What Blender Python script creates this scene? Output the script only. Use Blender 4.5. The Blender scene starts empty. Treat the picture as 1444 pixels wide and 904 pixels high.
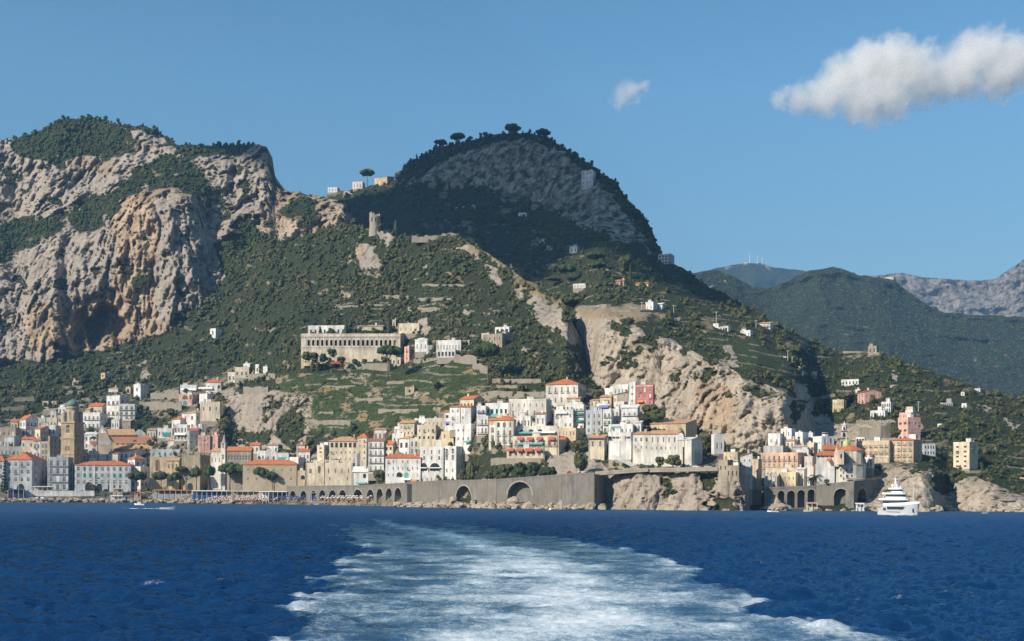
import bpy, bmesh, math, random
import numpy as np
from mathutils import Matrix, Vector
R = math.radians
random.seed(7); RNG = np.random.default_rng(11)
SC = bpy.context.scene
COL = SC.collection
# ---------------------------------------------------------------- camera geometry
CAMH, F, CX, HY, ROLL = 8.0, 1800.0, 722.0, 698.0, 0.0052
_c, _s = math.cos(ROLL), math.sin(ROLL)
def W(px, py, D):
    """world point seen at photo pixel (px, py) at depth D metres in front of the boat"""
    u = (px - CX) / F; v = (HY - py) / F
    return Vector(((u * _c - v * _s) * D, D, CAMH + (v * _c + u * _s) * D))
def cam_setup():
    cd = bpy.data.cameras.new('camera'); cam = bpy.data.objects.new('camera', cd); COL.objects.link(cam)
    cd.sensor_width = 36; cd.sensor_fit = 'HORIZONTAL'; cd.lens = 36 * F / 1444
    cd.shift_y = (HY - 452) / 1444; cd.clip_start = 1; cd.clip_end = 60000
    cam.matrix_world = Matrix(((_c, -_s, 0, 0), (0, 0, -1, 0), (_s, _c, 0, CAMH), (0, 0, 0, 1)))
    SC.camera = cam
cam_setup()
# ---------------------------------------------------------------- light
SUN_AZ, SUN_EL = R(52), R(31)            # azimuth measured from the direction towards the boat, turned to the left
SDIR = Vector((-math.sin(SUN_AZ) * math.cos(SUN_EL), -math.cos(SUN_AZ) * math.cos(SUN_EL), math.sin(SUN_EL)))
def light_setup():
    w = bpy.data.worlds.new('World'); SC.world = w; w.use_nodes = True
    nt = w.node_tree; bg = nt.nodes['Background']
    sky = nt.nodes.new('ShaderNodeTexSky'); sky.sky_type = 'NISHITA'; sky.sun_disc = False
    sky.sun_elevation = SUN_EL
    sky.sun_rotation = math.atan2(SDIR.x, SDIR.y)
    sky.altitude = 0; sky.air_density = 1.0; sky.dust_density = 0.25; sky.ozone_density = 1.1
    hs_ = nt.nodes.new('ShaderNodeHueSaturation'); hs_.inputs['Saturation'].default_value = 1.26; hs_.inputs['Hue'].default_value = .490; nt.links.new(sky.outputs[0], hs_.inputs['Color']); tc = nt.nodes.new('ShaderNodeTexCoord'); sx = nt.nodes.new('ShaderNodeSeparateXYZ'); mr = nt.nodes.new('ShaderNodeMapRange'); mr.inputs[1].default_value = .06; mr.inputs[2].default_value = .30; mr.inputs[3].default_value = .55; mr.inputs[4].default_value = 1.0
    nt.links.new(tc.outputs['Generated'], sx.inputs[0]); nt.links.new(sx.outputs[2], mr.inputs[0]); nt.links.new(mr.outputs[0], hs_.inputs['Value']); nt.links.new(hs_.outputs[0], bg.inputs[0]); bg.inputs[1].default_value = SKY_STRENGTH
    ld = bpy.data.lights.new('sun', 'SUN'); ld.energy = SUN_STRENGTH; ld.angle = R(0.53); ld.color = (1, 0.90, 0.76)
    lo = bpy.data.objects.new('sun', ld); COL.objects.link(lo)
    lo.rotation_euler = SDIR.to_track_quat('Z', 'Y').to_euler()
SKY_STRENGTH, SUN_STRENGTH = 0.092, 4.5
light_setup()
vs = SC.view_settings; vs.view_transform = 'Standard'; vs.look = 'None'; vs.exposure = 0.55; vs.gamma = 1; vs.use_curve_mapping = False
cy = SC.cycles; cy.use_denoising = True; cy.max_bounces = 9; cy.diffuse_bounces = 2; cy.glossy_bounces = 2
cy.transparent_max_bounces = 4; cy.volume_bounces = 8; cy.use_adaptive_sampling = True; cy.adaptive_threshold = 0.02
cy.caustics_reflective = False; cy.caustics_refractive = False
try: cy.denoiser = 'OPENIMAGEDENOISE'; cy.denoising_prefilter = 'NONE'
except Exception: pass
# ---------------------------------------------------------------- tags and builders
def tag(o, label=None, cat=None, group=None, kind=None):
    if cat and not kind: kind = 'thing'
    for k, v in (('label', label), ('category', cat), ('group', group), ('kind', kind)):
        if v: o[k] = v
    return o
def empty(name, loc, rz=0.0):
    o = bpy.data.objects.new(name, None); COL.objects.link(o); o.location = loc; o.rotation_euler = (0, 0, rz)
    o.empty_display_size = 2
    return o
def link(name, me, parent=None, loc=(0, 0, 0), rz=0.0, scl=None):
    o = bpy.data.objects.new(name, me); COL.objects.link(o); o.location = loc; o.rotation_euler = (0, 0, rz)
    if scl: o.scale = scl
    if parent: o.parent = parent
    return o
class MB:
    """collects faces and links them as ONE mesh object"""
    def __init__(s): s.v = []; s.f = []; s.m = []
    def poly(s, pts, m=0):
        n = len(s.v); s.v += [tuple(p) for p in pts]; s.f.append(tuple(range(n, n + len(pts)))); s.m.append(m); return s
    def box(s, x0, y0, z0, x1, y1, z1, m=0):
        n = len(s.v)
        s.v += [(x0, y0, z0), (x1, y0, z0), (x1, y1, z0), (x0, y1, z0), (x0, y0, z1), (x1, y0, z1), (x1, y1, z1), (x0, y1, z1)]
        for q in ((0, 3, 2, 1), (4, 5, 6, 7), (0, 1, 5, 4), (1, 2, 6, 5), (2, 3, 7, 6), (3, 0, 4, 7)):
            s.f.append(tuple(n + i for i in q)); s.m.append(m)
        return s
    def hull(s, low, high, m=0):
        """closed prism between two rings of equal length"""
        n = len(s.v); k = len(low); s.v += [tuple(p) for p in low] + [tuple(p) for p in high]
        s.f.append(tuple(n + i for i in reversed(range(k)))); s.m.append(m)
        s.f.append(tuple(n + k + i for i in range(k))); s.m.append(m)
        for i in range(k):
            j = (i + 1) % k; s.f.append((n + i, n + j, n + k + j, n + k + i)); s.m.append(m)
        return s
    def tube(s, p, q, r0, r1=None, k=8, m=0, cap=True):
        p, q = Vector(p), Vector(q); r1 = r0 if r1 is None else r1
        d = (q - p).normalized(); a = d.orthogonal().normalized(); b = d.cross(a)
        lo = [p + (a * math.cos(t) + b * math.sin(t)) * r0 for t in (2 * math.pi * i / k for i in range(k))]
        hi = [q + (a * math.cos(t) + b * math.sin(t)) * r1 for t in (2 * math.pi * i / k for i in range(k))]
        return s.hull(lo, hi, m)
    def lathe(s, prof, k=12, c=(0, 0), m=0, sx=1, sy=1):
        """prof: (radius, z) from the bottom up"""
        n = len(s.v)
        for r, z in prof:
            for i in range(k):
                t = 2 * math.pi * i / k; s.v.append((c[0] + r * math.cos(t) * sx, c[1] + r * math.sin(t) * sy, z))
        for a in range(len(prof) - 1):
            for i in range(k):
                j = (i + 1) % k; s.f.append((n + a * k + i, n + a * k + j, n + (a + 1) * k + j, n + (a + 1) * k + i)); s.m.append(m)
        s.f.append(tuple(n + i for i in reversed(range(k)))); s.m.append(m)
        e = n + (len(prof) - 1) * k; s.f.append(tuple(e + i for i in range(k))); s.m.append(m)
        return s
    def mesh(s, name, mats):
        me = bpy.data.meshes.new(name); me.from_pydata(s.v, [], s.f)
        for mt in (mats if isinstance(mats, (list, tuple)) else [mats]): me.materials.append(mt)
        if any(s.m): me.polygons.foreach_set('material_index', s.m)
        me.update(); return me
    def build(s, name, mats, parent=None, loc=(0, 0, 0), rz=0.0, smooth=False):
        me = s.mesh(name, mats)
        if smooth: me.polygons.foreach_set('use_smooth', [True] * len(me.polygons))
        return link(name, me, parent, loc, rz)
def np_mesh(name, V, Q, mats, smooth=True, attrs=None):
    me = bpy.data.meshes.new(name); V = np.asarray(V, np.float32); Q = np.asarray(Q, np.int32); k = Q.shape[1]
    me.vertices.add(len(V)); me.vertices.foreach_set('co', V.ravel())
    me.loops.add(Q.size); me.loops.foreach_set('vertex_index', Q.ravel())
    me.polygons.add(len(Q)); me.polygons.foreach_set('loop_start', np.arange(0, Q.size, k, dtype=np.int32))
    me.polygons.foreach_set('use_smooth', np.full(len(Q), smooth))
    for m in mats: me.materials.append(m)
    for nm, arr in (attrs or {}).items():
        a = me.attributes.new(nm, 'FLOAT', 'POINT'); a.data.foreach_set('value', np.asarray(arr, np.float32).ravel())
    me.update(); me.validate(); return me
# ---------------------------------------------------------------- noise
def _h(ix, iy, iz):
    h = (ix.astype(np.int64) * 374761393 + iy.astype(np.int64) * 668265263 + iz.astype(np.int64) * 2147483647) & 0xffffffff
    h = ((h ^ (h >> 13)) * 1274126177) & 0xffffffff; h = ((h ^ (h >> 16)) * 2246822519) & 0xffffffff
    return ((h ^ (h >> 15)) & 0xffff) / 32767.5 - 1.0
def vnoise(x, y, z):
    x, y, z = np.broadcast_arrays(np.asarray(x, float), np.asarray(y, float), np.asarray(z, float))
    ix, iy, iz = np.floor(x), np.floor(y), np.floor(z); fx, fy, fz = x - ix, y - iy, z - iz
    fx, fy, fz = [t * t * t * (t * (t * 6 - 15) + 10) for t in (fx, fy, fz)]
    r = 0
    for a in (0, 1):
        for b in (0, 1):
            for c in (0, 1):
                r = r + _h(ix + a, iy + b, iz + c) * (fx if a else 1 - fx) * (fy if b else 1 - fy) * (fz if c else 1 - fz)
    return r
def fbm(x, y, z, o=4, g=0.5):
    r = 0; a = 1.0; t = 0
    for i in range(o):
        r = r + a * vnoise(x * 2.03 ** i + i * 17.3, y * 2.03 ** i + i * 9.1, z * 2.03 ** i + i * 5.7); t += a; a *= g
    return r / t
def ridged(x, y, z, o=4):
    r = 0; a = 1.0; t = 0
    for i in range(o):
        r = r + a * (1 - 2 * np.abs(vnoise(x * 2.1 ** i + i * 7.7, y * 2.1 ** i - i * 3.1, z * 2.1 ** i + i * 11.7))); t += a; a *= 0.55
    return r / t
def inpoly(px, py, poly):
    r = np.zeros(px.shape, bool); n = len(poly)
    for i in range(n):
        x0, y0 = poly[i]; x1, y1 = poly[(i + 1) % n]
        if y0 == y1: continue
        c = ((y0 > py) != (y1 > py)) & (px < (x1 - x0) * (py - y0) / (y1 - y0) + x0); r ^= c
    return r
def sstep(a, b, x):
    t = np.clip((x - a) / (b - a), 0, 1); return t * t * (3 - 2 * t)
# ---------------------------------------------------------------- materials
class NT:
    def __init__(s, name):
        s.mat = bpy.data.materials.new(name); s.mat.use_nodes = True; s.t = s.mat.node_tree
        s.b = s.t.nodes['Principled BSDF']; s.out = s.t.nodes['Material Output']
        s.b.inputs['Specular IOR Level'].default_value = 0.25
    def n(s, ty, **kw):
        nd = s.t.nodes.new(ty)
        for k, v in kw.items(): setattr(nd, k, v)
        return nd
    def l(s, a, b): s.t.links.new(a, b)
    def val(s, sock, v):
        if hasattr(v, 'is_linked') or isinstance(v, bpy.types.NodeSocket): s.l(v, sock)
        else: sock.default_value = v
    def pos(s, scale=(1, 1, 1), obj=False):
        g = s.n('ShaderNodeTexCoord').outputs['Object'] if obj else s.n('ShaderNodeNewGeometry').outputs['Position']
        m = s.n('ShaderNodeMapping'); s.l(g, m.inputs[0]); m.inputs['Scale'].default_value = scale; return m.outputs[0]
    def noise(s, vec, scale=1.0, detail=4, rough=0.55, dist=0.0):
        nd = s.n('ShaderNodeTexNoise'); s.l(vec, nd.inputs['Vector']); nd.inputs['Scale'].default_value = scale
        nd.inputs['Detail'].default_value = detail; nd.inputs['Roughness'].default_value = rough; nd.inputs['Distortion'].default_value = dist
        return nd.outputs[0]
    def ramp(s, fac, stops):
        nd = s.n('ShaderNodeValToRGB'); s.l(fac, nd.inputs[0]); e = nd.color_ramp.elements
        while len(e) < len(stops): e.new(0.5)
        for i, (p, c) in enumerate(stops): e[i].position = p; e[i].color = c if len(c) == 4 else (*c, 1)
        return nd.outputs[0]
    def mr(s, x, a, b, c=0.0, d=1.0):
        nd = s.n('ShaderNodeMapRange'); s.val(nd.inputs[0], x)
        for i, v in enumerate((a, b, c, d)): nd.inputs[i + 1].default_value = v
        return nd.outputs[0]
    def mix(s, fac, a, b, mode='MIX'):
        nd = s.n('ShaderNodeMix', data_type='RGBA', blend_type=mode)
        s.val(nd.inputs[0], fac); s.val(nd.inputs[6], a if not isinstance(a, tuple) or len(a) == 4 else (*a, 1)); s.val(nd.inputs[7], b if not isinstance(b, tuple) or len(b) == 4 else (*b, 1))
        return nd.outputs[2]
    def math(s, op, a, b=0.0):
        nd = s.n('ShaderNodeMath', operation=op); s.val(nd.inputs[0], a); s.val(nd.inputs[1], b); return nd.outputs[0]
    def attr(s, name):
        nd = s.n('ShaderNodeAttribute', attribute_name=name); return nd.outputs['Fac']
    def bump(s, h, strength=0.5, dist=0.1):
        nd = s.n('ShaderNodeBump'); s.l(h, nd.inputs['Height']); nd.inputs['Strength'].default_value = strength
        nd.inputs['Distance'].default_value = dist; s.l(nd.outputs[0], s.b.inputs['Normal'])
    def base(s, c, rough=0.85):
        s.val(s.b.inputs['Base Color'], c if not isinstance(c, tuple) or len(c) == 4 else (*c, 1)); s.b.inputs['Roughness'].default_value = rough
        return s.mat
def shade(c, k): return tuple(min(1, x * k) for x in c)
def m_plaster(name, c, stain=0.34, rough=0.9):
    t = NT(name); big = t.noise(t.pos((.11, .11, .09)), 1, 5, .62); st = t.noise(t.pos((.55, .55, .08)), 1, 4, .6)
    f = t.mr(t.math('MULTIPLY', big, st), .14, .36, 0, 1)
    oi = t.n('ShaderNodeObjectInfo').outputs['Random']
    a = t.mix(f, shade(c, 1 - stain * 1.5), c)
    ptc = t.noise(t.pos((.22, .22, .3)), 1, 3, .5, 1.5); a = t.mix(t.mr(ptc, .58, .66, 0, .28), a, shade((c[0] * .95, c[1] * .9, c[2] * .82), .62))
    a = t.mix(t.mr(oi, 0, 1, 0, .16), a, shade((c[0], c[1] * .9, c[2] * .78), .8))
    return t.base(a, rough)
def m_flat(name, c, var=0.2, sc=0.5, rough=0.8, spec=None, metal=0.0):
    t = NT(name); n = t.noise(t.pos((sc,) * 3), 1, 4, .6); f = t.mr(n, .3, .7, 0, 1)
    t.b.inputs['Metallic'].default_value = metal
    if spec is not None: t.b.inputs['Specular IOR Level'].default_value = spec
    return t.base(t.mix(f, shade(c, 1 - var), shade(c, 1 + var * .5)), rough)
def m_tile(name, c):
    t = NT(name); p = t.pos((.35, .35, .35)); n = t.noise(p, 1, 6, .7); n2 = t.noise(t.pos((2.2, 2.2, 2.2)), 1, 3, .7)
    a = t.ramp(n, [(.25, shade(c, .5)), (.5, c), (.78, shade((c[0], c[1] * 1.25, c[2] * 1.4), 1.15))])
    a = t.mix(t.mr(n2, .42, .62, 0, .55), a, shade(c, .62))
    return t.base(a, .9)
def m_stone(name, c, sc=1.0, bumpd=.15):
    t = NT(name); n = t.noise(t.pos((.16 * sc, .16 * sc, .1 * sc)), 1, 7, .68); v = t.n('ShaderNodeTexVoronoi')
    t.l(t.pos((.55 * sc, .55 * sc, .8 * sc)), v.inputs['Vector'])
    f = t.mr(v.outputs['Distance'], 0, .8, 0, 1); a = t.ramp(n, [(.28, shade(c, .55)), (.5, c), (.75, shade(c, 1.28))])
    a = t.mix(.35, a, t.mix(f, shade(c, 1.1), shade(c, .6))); t.bump(n, .6, bumpd * 3)
    return t.base(a, .95)
def m_leaf(name, c1, c2, c3=None, dens=.3):
    t = NT(name); r = t.n('ShaderNodeObjectInfo').outputs['Random']; n = t.noise(t.pos((.012, .012, .028)), 1, 5, .7); n2 = t.noise(t.pos((dens,) * 3), 1, 3, .6)
    a = t.mix(t.mr(r, 0, 1), c1, c2); a = t.mix(t.mr(n, .4, .65), a, c3 or shade(c2, 1.1)); a = t.mix(t.mr(n2, .35, .65, 0, .5), a, shade(c1, .55))
    return t.base(a, .75)
def m_seawall(name, c):
    t = NT(name); n = t.noise(t.pos((.2, .2, .12)), 1, 7, .68); st = t.noise(t.pos((.7, .7, .05)), 1, 5, .65); p = t.pos((.25, .25, .25)); n2 = t.noise(t.pos((.05, .05, .05)), 1, 3)
    a = t.ramp(n, [(.28, shade(c, .6)), (.5, c), (.75, shade(c, 1.35))]); a = t.mix(t.mr(st, .5, .68, 0, .6), a, shade(c, .45)); a = t.mix(t.mr(st, .28, .4, .45, 0), a, shade((c[0], c[1] * .98, c[2] * .92), 1.6)); a = t.mix(t.mr(n2, .4, .65, 0, .45), a, (.20, .17, .12))
    sp = t.n('ShaderNodeSeparateXYZ'); t.l(t.n('ShaderNodeNewGeometry').outputs['Position'], sp.inputs[0]); w = t.math('ADD', sp.outputs[2], t.math('MULTIPLY', n, -1.6)); a = t.mix(t.mr(w, 0.2, .9, .8, 0), a, (.045, .04, .03))
    bk = t.n('ShaderNodeTexBrick'); t.l(t.pos((1, 1, 1), True), bk.inputs['Vector']); rot = [q for q in t.t.nodes if q.type == 'MAPPING'][-1]; rot.inputs['Rotation'].default_value = (math.pi / 2, 0, 0); bk.inputs['Scale'].default_value = .55; bk.inputs['Mortar Size'].default_value = .03
    a = t.mix(t.mr(bk.outputs['Fac'], 0, 1, 0, .35), a, shade(c, .5)); t.bump(n, .7, .5); return t.base(a, .95)
M = {}
def mats():
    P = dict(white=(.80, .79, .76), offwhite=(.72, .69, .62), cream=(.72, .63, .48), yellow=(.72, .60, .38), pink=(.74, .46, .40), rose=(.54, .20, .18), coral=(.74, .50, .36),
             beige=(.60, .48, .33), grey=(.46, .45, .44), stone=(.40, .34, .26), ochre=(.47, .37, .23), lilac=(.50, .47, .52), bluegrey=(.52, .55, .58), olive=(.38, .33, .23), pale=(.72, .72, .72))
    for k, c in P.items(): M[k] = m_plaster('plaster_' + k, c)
    M['tile'] = m_tile('roof_tile_orange', (.52, .17, .07)); M['tan'] = m_tile('roof_tile_tan', (.50, .29, .16)); M['brown'] = m_tile('roof_tile_brown', (.36, .17, .10))
    M['slab'] = m_flat('roof_slab', (.42, .38, .34), .3, .3); M['slabw'] = m_flat('roof_slab_white', (.66, .64, .6), .25, .3)
    M['masonry'] = m_stone('masonry', (.33, .29, .23), 1.2); M['seawall'] = m_stone('sea_wall_stone', (.20, .185, .16), .8, .25); M['tuff'] = m_stone('tuff_stone', (.41, .34, .24), .9)
    M['seawall'] = m_seawall('sea_wall_stone', (.20, .188, .17)); M['terrace'] = m_stone('terrace_stone', (.27, .24, .19), 1.4)
    M['glass'] = m_flat('window_glass', (.025, .03, .04), .3, 2, .12, .6); M['dark'] = m_flat('dark_opening_shade', (.03, .032, .035), .3, 1, .9)  # near black stands in for the shade inside arches and openings
    M['frame'] = m_flat('window_frame', (.55, .53, .5), .2, 2); M['green'] = m_flat('green_shutter', (.05, .16, .10), .2, 2); M['brownw'] = m_flat('brown_shutter', (.17, .09, .05), .2, 2)
    M['rail'] = m_flat('iron_rail', (.10, .10, .10), .2, 2, .5)
    M['awred'] = m_flat('red_awning', (.46, .11, .07), .2, 1); M['aworange'] = m_flat('orange_awning', (.66, .24, .07), .15, 1); M['awgreen'] = m_flat('green_awning', (.05, .27, .24), .15, 1)
    M['awblue'] = m_flat('blue_awning', (.05, .11, .27), .2, 1); M['awteal'] = m_flat('teal_awning', (.14, .36, .36), .15, 1); M['awwhite'] = m_flat('white_awning', (.76, .76, .74), .15, 1)
    M['awpurple'] = m_flat('violet_cloth', (.22, .22, .48), .15, 1); M['copper'] = m_flat('green_copper', (.12, .23, .18), .35, .8, .6); M['limedome'] = m_flat('yellow_green_tile', (.44, .46, .22), .35, .8, .5)
    M['leaf'] = m_leaf('scrub_leaf', (.026, .046, .014), (.092, .108, .036), (.135, .125, .055)); M['olive_leaf'] = m_leaf('olive_leaf', (.085, .095, .055), (.15, .16, .095), (.18, .17, .09)); M['leaff'] = m_leaf('far_leaf', (.05, .085, .025), (.12, .14, .045)); M['leafd'] = m_leaf('dark_leaf', (.028, .048, .016), (.062, .082, .026))
    M['leafv'] = m_leaf('vine_leaf', (.075, .13, .03), (.12, .18, .045), (.14, .155, .055)); M['pine'] = m_leaf('pine_needle', (.036, .062, .018), (.060, .090, .026), None, .5)
    M['dry'] = m_leaf('dry_shrub', (.12, .085, .035), (.16, .12, .05)); M['bark'] = m_flat('bark', (.14, .09, .06), .35, 1)
    M['beach'] = m_flat('beach_gravel', (.34, .30, .25), .35, .8); M['asphalt'] = m_flat('asphalt', (.08, .08, .085), .3, .6); M['paving'] = m_flat('paving', (.36, .33, .29), .3, .5)
    M['boulder'] = m_stone('boulder_rock', (.36, .30, .23), .9, .2)
    M['wpaint'] = m_flat('white_paint', (.82, .82, .82), .05, .5, .3, .5); M['hullgrey'] = m_flat('grey_hull_paint', (.47, .50, .52), .08, .3, .3, .5); M['red'] = m_flat('red_paint', (.6, .04, .04), .1, 1, .3, .5)
    M['blue'] = m_flat('blue_paint', (.04, .10, .22), .1, 1, .35, .5); M['black'] = m_flat('rubber', (.02, .02, .02), .2, 2); M['steel'] = m_flat('steel', (.5, .5, .52), .2, 1, .35, .5); M['navy'] = m_flat('dark_paint', (.04, .05, .08), .2, 1, .35, .5)
    M['skin'] = m_flat('skin', (.45, .26, .17), .2, 1)
mats()
# ================================================================ terrain
def m_terrain(name, rock=(.40, .345, .285), far=False, k=1.0):
    t = NT(name); veg, och, dry, ter, vin = t.attr('veg'), t.attr('och'), t.attr('dry'), t.attr('ter'), t.attr('vin')
    p = t.pos((.045 * k, .045 * k, .022 * k)); big = t.noise(p, 1, 8, .66, .6)
    fine = t.noise(t.pos((.35 * k, .35 * k, .13 * k)), 1, 6, .68); crack = t.noise(t.pos((.16 * k, .16 * k, .035 * k)), 1, 5, .6, 1.2)
    grey = t.ramp(big, [(.28, shade(rock, .62)), (.46, shade(rock, .9)), (.62, shade(rock, 1.05)), (.8, shade(rock, 1.4))])
    orange = t.ramp(big, [(.28, (.24, .165, .10)), (.5, (.36, .26, .17)), (.75, (.50, .40, .29))])
    o = t.mr(t.math('ADD', t.math('MULTIPLY', och, .8), t.math('MULTIPLY', t.math('SUBTRACT', fine, .5), .9)), .25, .6, 0, 1)
    a = t.mix(o, grey, orange)
    rid = t.n('ShaderNodeTexNoise', noise_type='RIDGED_MULTIFRACTAL'); t.l(t.pos((.06 * k, .06 * k, .018 * k)), rid.inputs['Vector']); rid.inputs['Scale'].default_value = 1; rid.inputs['Detail'].default_value = 7; rid.inputs['Roughness'].default_value = .6
    a = t.mix(t.mr(rid.outputs[0], .95, 1.5, 0, .55), a, shade(rock, .3)); a = t.mix(t.mr(crack, .54, .66, 0, .75), a, shade(rock, .25)); a = t.mix(t.mr(fine, .56, .70, 0, .7), a, shade(rock, .38)); a = t.mix(t.mr(fine, .28, .4, .4, 0), a, shade(rock, 1.45))
    soil = t.mix(t.mr(fine, .35, .65), (.18, .125, .06), (.27, .20, .10)); a = t.mix(dry, a, soil)
    green = t.ramp(fine, [(.3, (.012, .020, .009)), (.5, (.026, .036, .014)), (.7, (.062, .060, .030))])
    n3 = t.noise(t.pos((.10 * k, .10 * k, .10 * k)), 1, 5, .65)
    f = t.mr(t.math('ADD', veg, t.math('MULTIPLY', t.math('SUBTRACT', n3, .5), .9)), .38, .58, 0, 1)
    a = t.mix(f, a, t.mix(vin, green, t.mix(t.mr(fine, .35, .65), (.022, .036, .012), (.055, .075, .024)))); a = t.mix(t.mr(t.math('ADD', ter, t.math('MULTIPLY', t.math('SUBTRACT', n3, .5), .8)), .45, .6, 0, .9), a, t.mix(t.mr(fine, .35, .65), (.13, .115, .085), (.27, .24, .19)))
    t.bump(t.math('ADD', fine, t.math('MULTIPLY', crack, .7)), 1.0, 1.5 / k if not far else 8)
    return t.base(a, .97)
LAY = {}
class Layer:
    def __init__(s, name, cols, sky, mat, nrow=260, step=2.0, ybot=730, amp=(7, 3, 1.4), rough=None, masks=(), back=((25, 0), (70, -18), (160, -60), (320, -140)), skyn=1.2, blur=4, label='', seed=0, wl=1.0, vegamp=.35, terr=0, vp=.14):
        px0, px1 = cols[0][0], cols[-1][0]; X = np.arange(px0, px1 + 1, dtype=float); Y = np.arange(0, 781, dtype=float)
        T = np.array([np.interp(-Y, -np.array([q[0] for q in c[1]], float), np.array([q[1] for q in c[1]], float)) for c in cols])
        cx = np.array([c[0] for c in cols], float); i = np.clip(np.searchsorted(cx, X, 'right') - 1, 0, len(cx) - 2)
        f = ((X - cx[i]) / (cx[i + 1] - cx[i]))[:, None]; f = f * f * (3 - 2 * f) * .5 + f * .5
        D = T[i] * (1 - f) + T[i + 1] * f
        for _ in range(2):
            for ax in (0, 1):
                P = np.pad(D, [(blur, blur) if a == ax else (0, 0) for a in (0, 1)], mode='edge'); c = np.cumsum(P, ax); z = np.zeros_like(np.take(c, [0], ax)); c = np.concatenate([z, c], ax); n = 2 * blur + 1
                D = (np.take(c, range(n, c.shape[ax]), ax) - np.take(c, range(0, c.shape[ax] - n), ax)) / n
        s.D, s.px0, s.px1, s.name = D, px0, px1, name
        gx = np.arange(px0, px1 + .1, step); t = np.linspace(0, 1, nrow)
        sk = np.interp(gx, [q[0] for q in sky], [q[1] for q in sky]) + skyn * fbm(gx * .09, seed, 0, 4) * 2
        s.skx, s.sky = gx, sk
        GX = np.repeat(gx[:, None], nrow, 1); GY = ybot + (sk[:, None] - ybot) * t[None, :]
        Dg = s.depth(GX, GY); x, y, z = s.world(GX, GY, Dg)
        veg = np.full(GX.shape, .9); och = np.zeros(GX.shape); dry = np.zeros(GX.shape); dens = np.full(GX.shape, 1.0); vine = np.zeros(GX.shape)
        jx = GX + 11 * fbm(GX * .06, GY * .06, seed + 3., 4, .6); jy = GY + 11 * fbm(GX * .06, GY * .06, seed + 9., 4, .6)
        for kind, val, poly in masks:
            ins = inpoly(jx, jy, poly)
            dict(veg=veg, och=och, dry=dry, dens=dens, vine=vine)[kind][ins] = val
        for a in (veg, och, dry):
            P = np.pad(a, 2, mode='edge'); a[:] = sum(P[i:i + a.shape[0], j:j + a.shape[1]] for i in range(5) for j in range(5)) / 25
        pn = fbm(GX * .035, GY * .045, seed + 2., 4, .6); rr0 = veg < .4; veg = np.where(rr0, veg + 1.1 * sstep(vp, vp + .26, pn), veg - .6 * sstep(.42, .6, -pn)); dpn = sstep(.22, .48, fbm(GX * .045, GY * .08, seed + 6., 4, .6)) * (veg > .5); dry = np.clip(dry + .7 * dpn, 0, 1); veg = veg - .42 * dpn
        if terr:
            ph = z / terr + 1.6 * fbm(x / 150, y / 150, seed + 1., 3) + 30; fr = ph - np.floor(ph); tm = sstep(.05, .3, fbm(GX * .03, GY * .02, np.floor(ph) * 3.7, 3) + (np.where(inpoly(GX, GY, [(470, 420), (660, 415), (700, 520), (690, 560), (560, 610), (425, 612), (400, 530), (470, 520)]), .16, -.36) if name == 'hillside' else np.where(inpoly(GX, GY, [(850, 380), (960, 390), (1150, 490), (1120, 545), (1010, 500), (900, 440), (830, 425)]), .14, -.12))) * (veg > .5) * (Dg < 1650); ter = (fr > .78) * tm; Dg = Dg + terr * .55 * (fr - .5) * tm
        else: ter = np.zeros(GX.shape)
        s.ter, s.dry = ter, dry
        sc = wl; rk = 1 - np.clip(veg, 0, 1)
        d = amp[0] * ridged(x / (60 * sc), y / (60 * sc), z / (110 * sc) + seed, 4) + amp[1] * ridged(x / (18 * sc), y / (18 * sc), z / (34 * sc) + seed, 3) + amp[2] * ridged(x / (5.5 * sc), y / (5.5 * sc), z / (9 * sc) + seed, 3)
        rkw = rk ** 1.5; cr = np.exp(-(fbm(x / (26 * sc), y / (26 * sc), z / (150 * sc) + seed, 3) / .055) ** 2); cr2 = np.exp(-(fbm(x / (9 * sc), y / (9 * sc), z / (55 * sc) + seed + 3, 3) / .07) ** 2)
        bl = fbm(x / (24 * sc), y / (24 * sc), z / (42 * sc) + seed + 7, 4, .6) * 7; bq = np.floor(bl) + sstep(.55, 1.0, bl - np.floor(bl)); bl2 = fbm(x / (8 * sc), y / (8 * sc), z / (17 * sc) + seed + 11, 3, .6) * 6; bq2 = np.floor(bl2) + sstep(.5, 1.0, bl2 - np.floor(bl2))
        d = d * .72 + rkw * (amp[0] * (.17 * bq - .42 * cr) + amp[2] * (.26 * bq2 - 1.0 * cr2))
        ext = rough(GX, GY) if rough is not None else 1.0
        k = (vegamp + (1 - vegamp) * rk) * ext
        Dg = Dg - d * k * np.clip((t[None, :] - .0) * 40, 0, 1)
        x, y, z = s.world(GX, GY, Dg)
        s.G = (x, y, z); s.veg, s.dens, s.vine, s.GX, s.GY, s.Dg = veg, dens, vine, GX, GY, Dg
        xs, ys, zs = [x], [y], [z]
        for bd, bz in back:
            kx = (y[:, -1:] + bd) / y[:, -1:]; xs.append(x[:, -1:] * kx); ys.append(y[:, -1:] + bd); zs.append(z[:, -1:] + bz)
        x, y, z = (np.concatenate(q, 1) for q in (xs, ys, zs)); z = np.maximum(z, -4.0)
        ext2 = [np.concatenate([a] + [a[:, -1:]] * len(back), 1) for a in (veg, och, dry, ter, vine)]
        nx, ny = x.shape; idx = np.arange(nx * ny).reshape(nx, ny)
        Q = np.stack([idx[:-1, :-1], idx[1:, :-1], idx[1:, 1:], idx[:-1, 1:]], -1).reshape(-1, 4)
        me = np_mesh(name, np.stack([x, y, z], -1).reshape(-1, 3), Q, [mat], True, dict(veg=ext2[0], och=ext2[1], dry=ext2[2], ter=ext2[3], vin=ext2[4]))
        s.ob = link(name, me); tag(s.ob, label, 'hillside', None, 'structure'); LAY[name] = s
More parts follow.
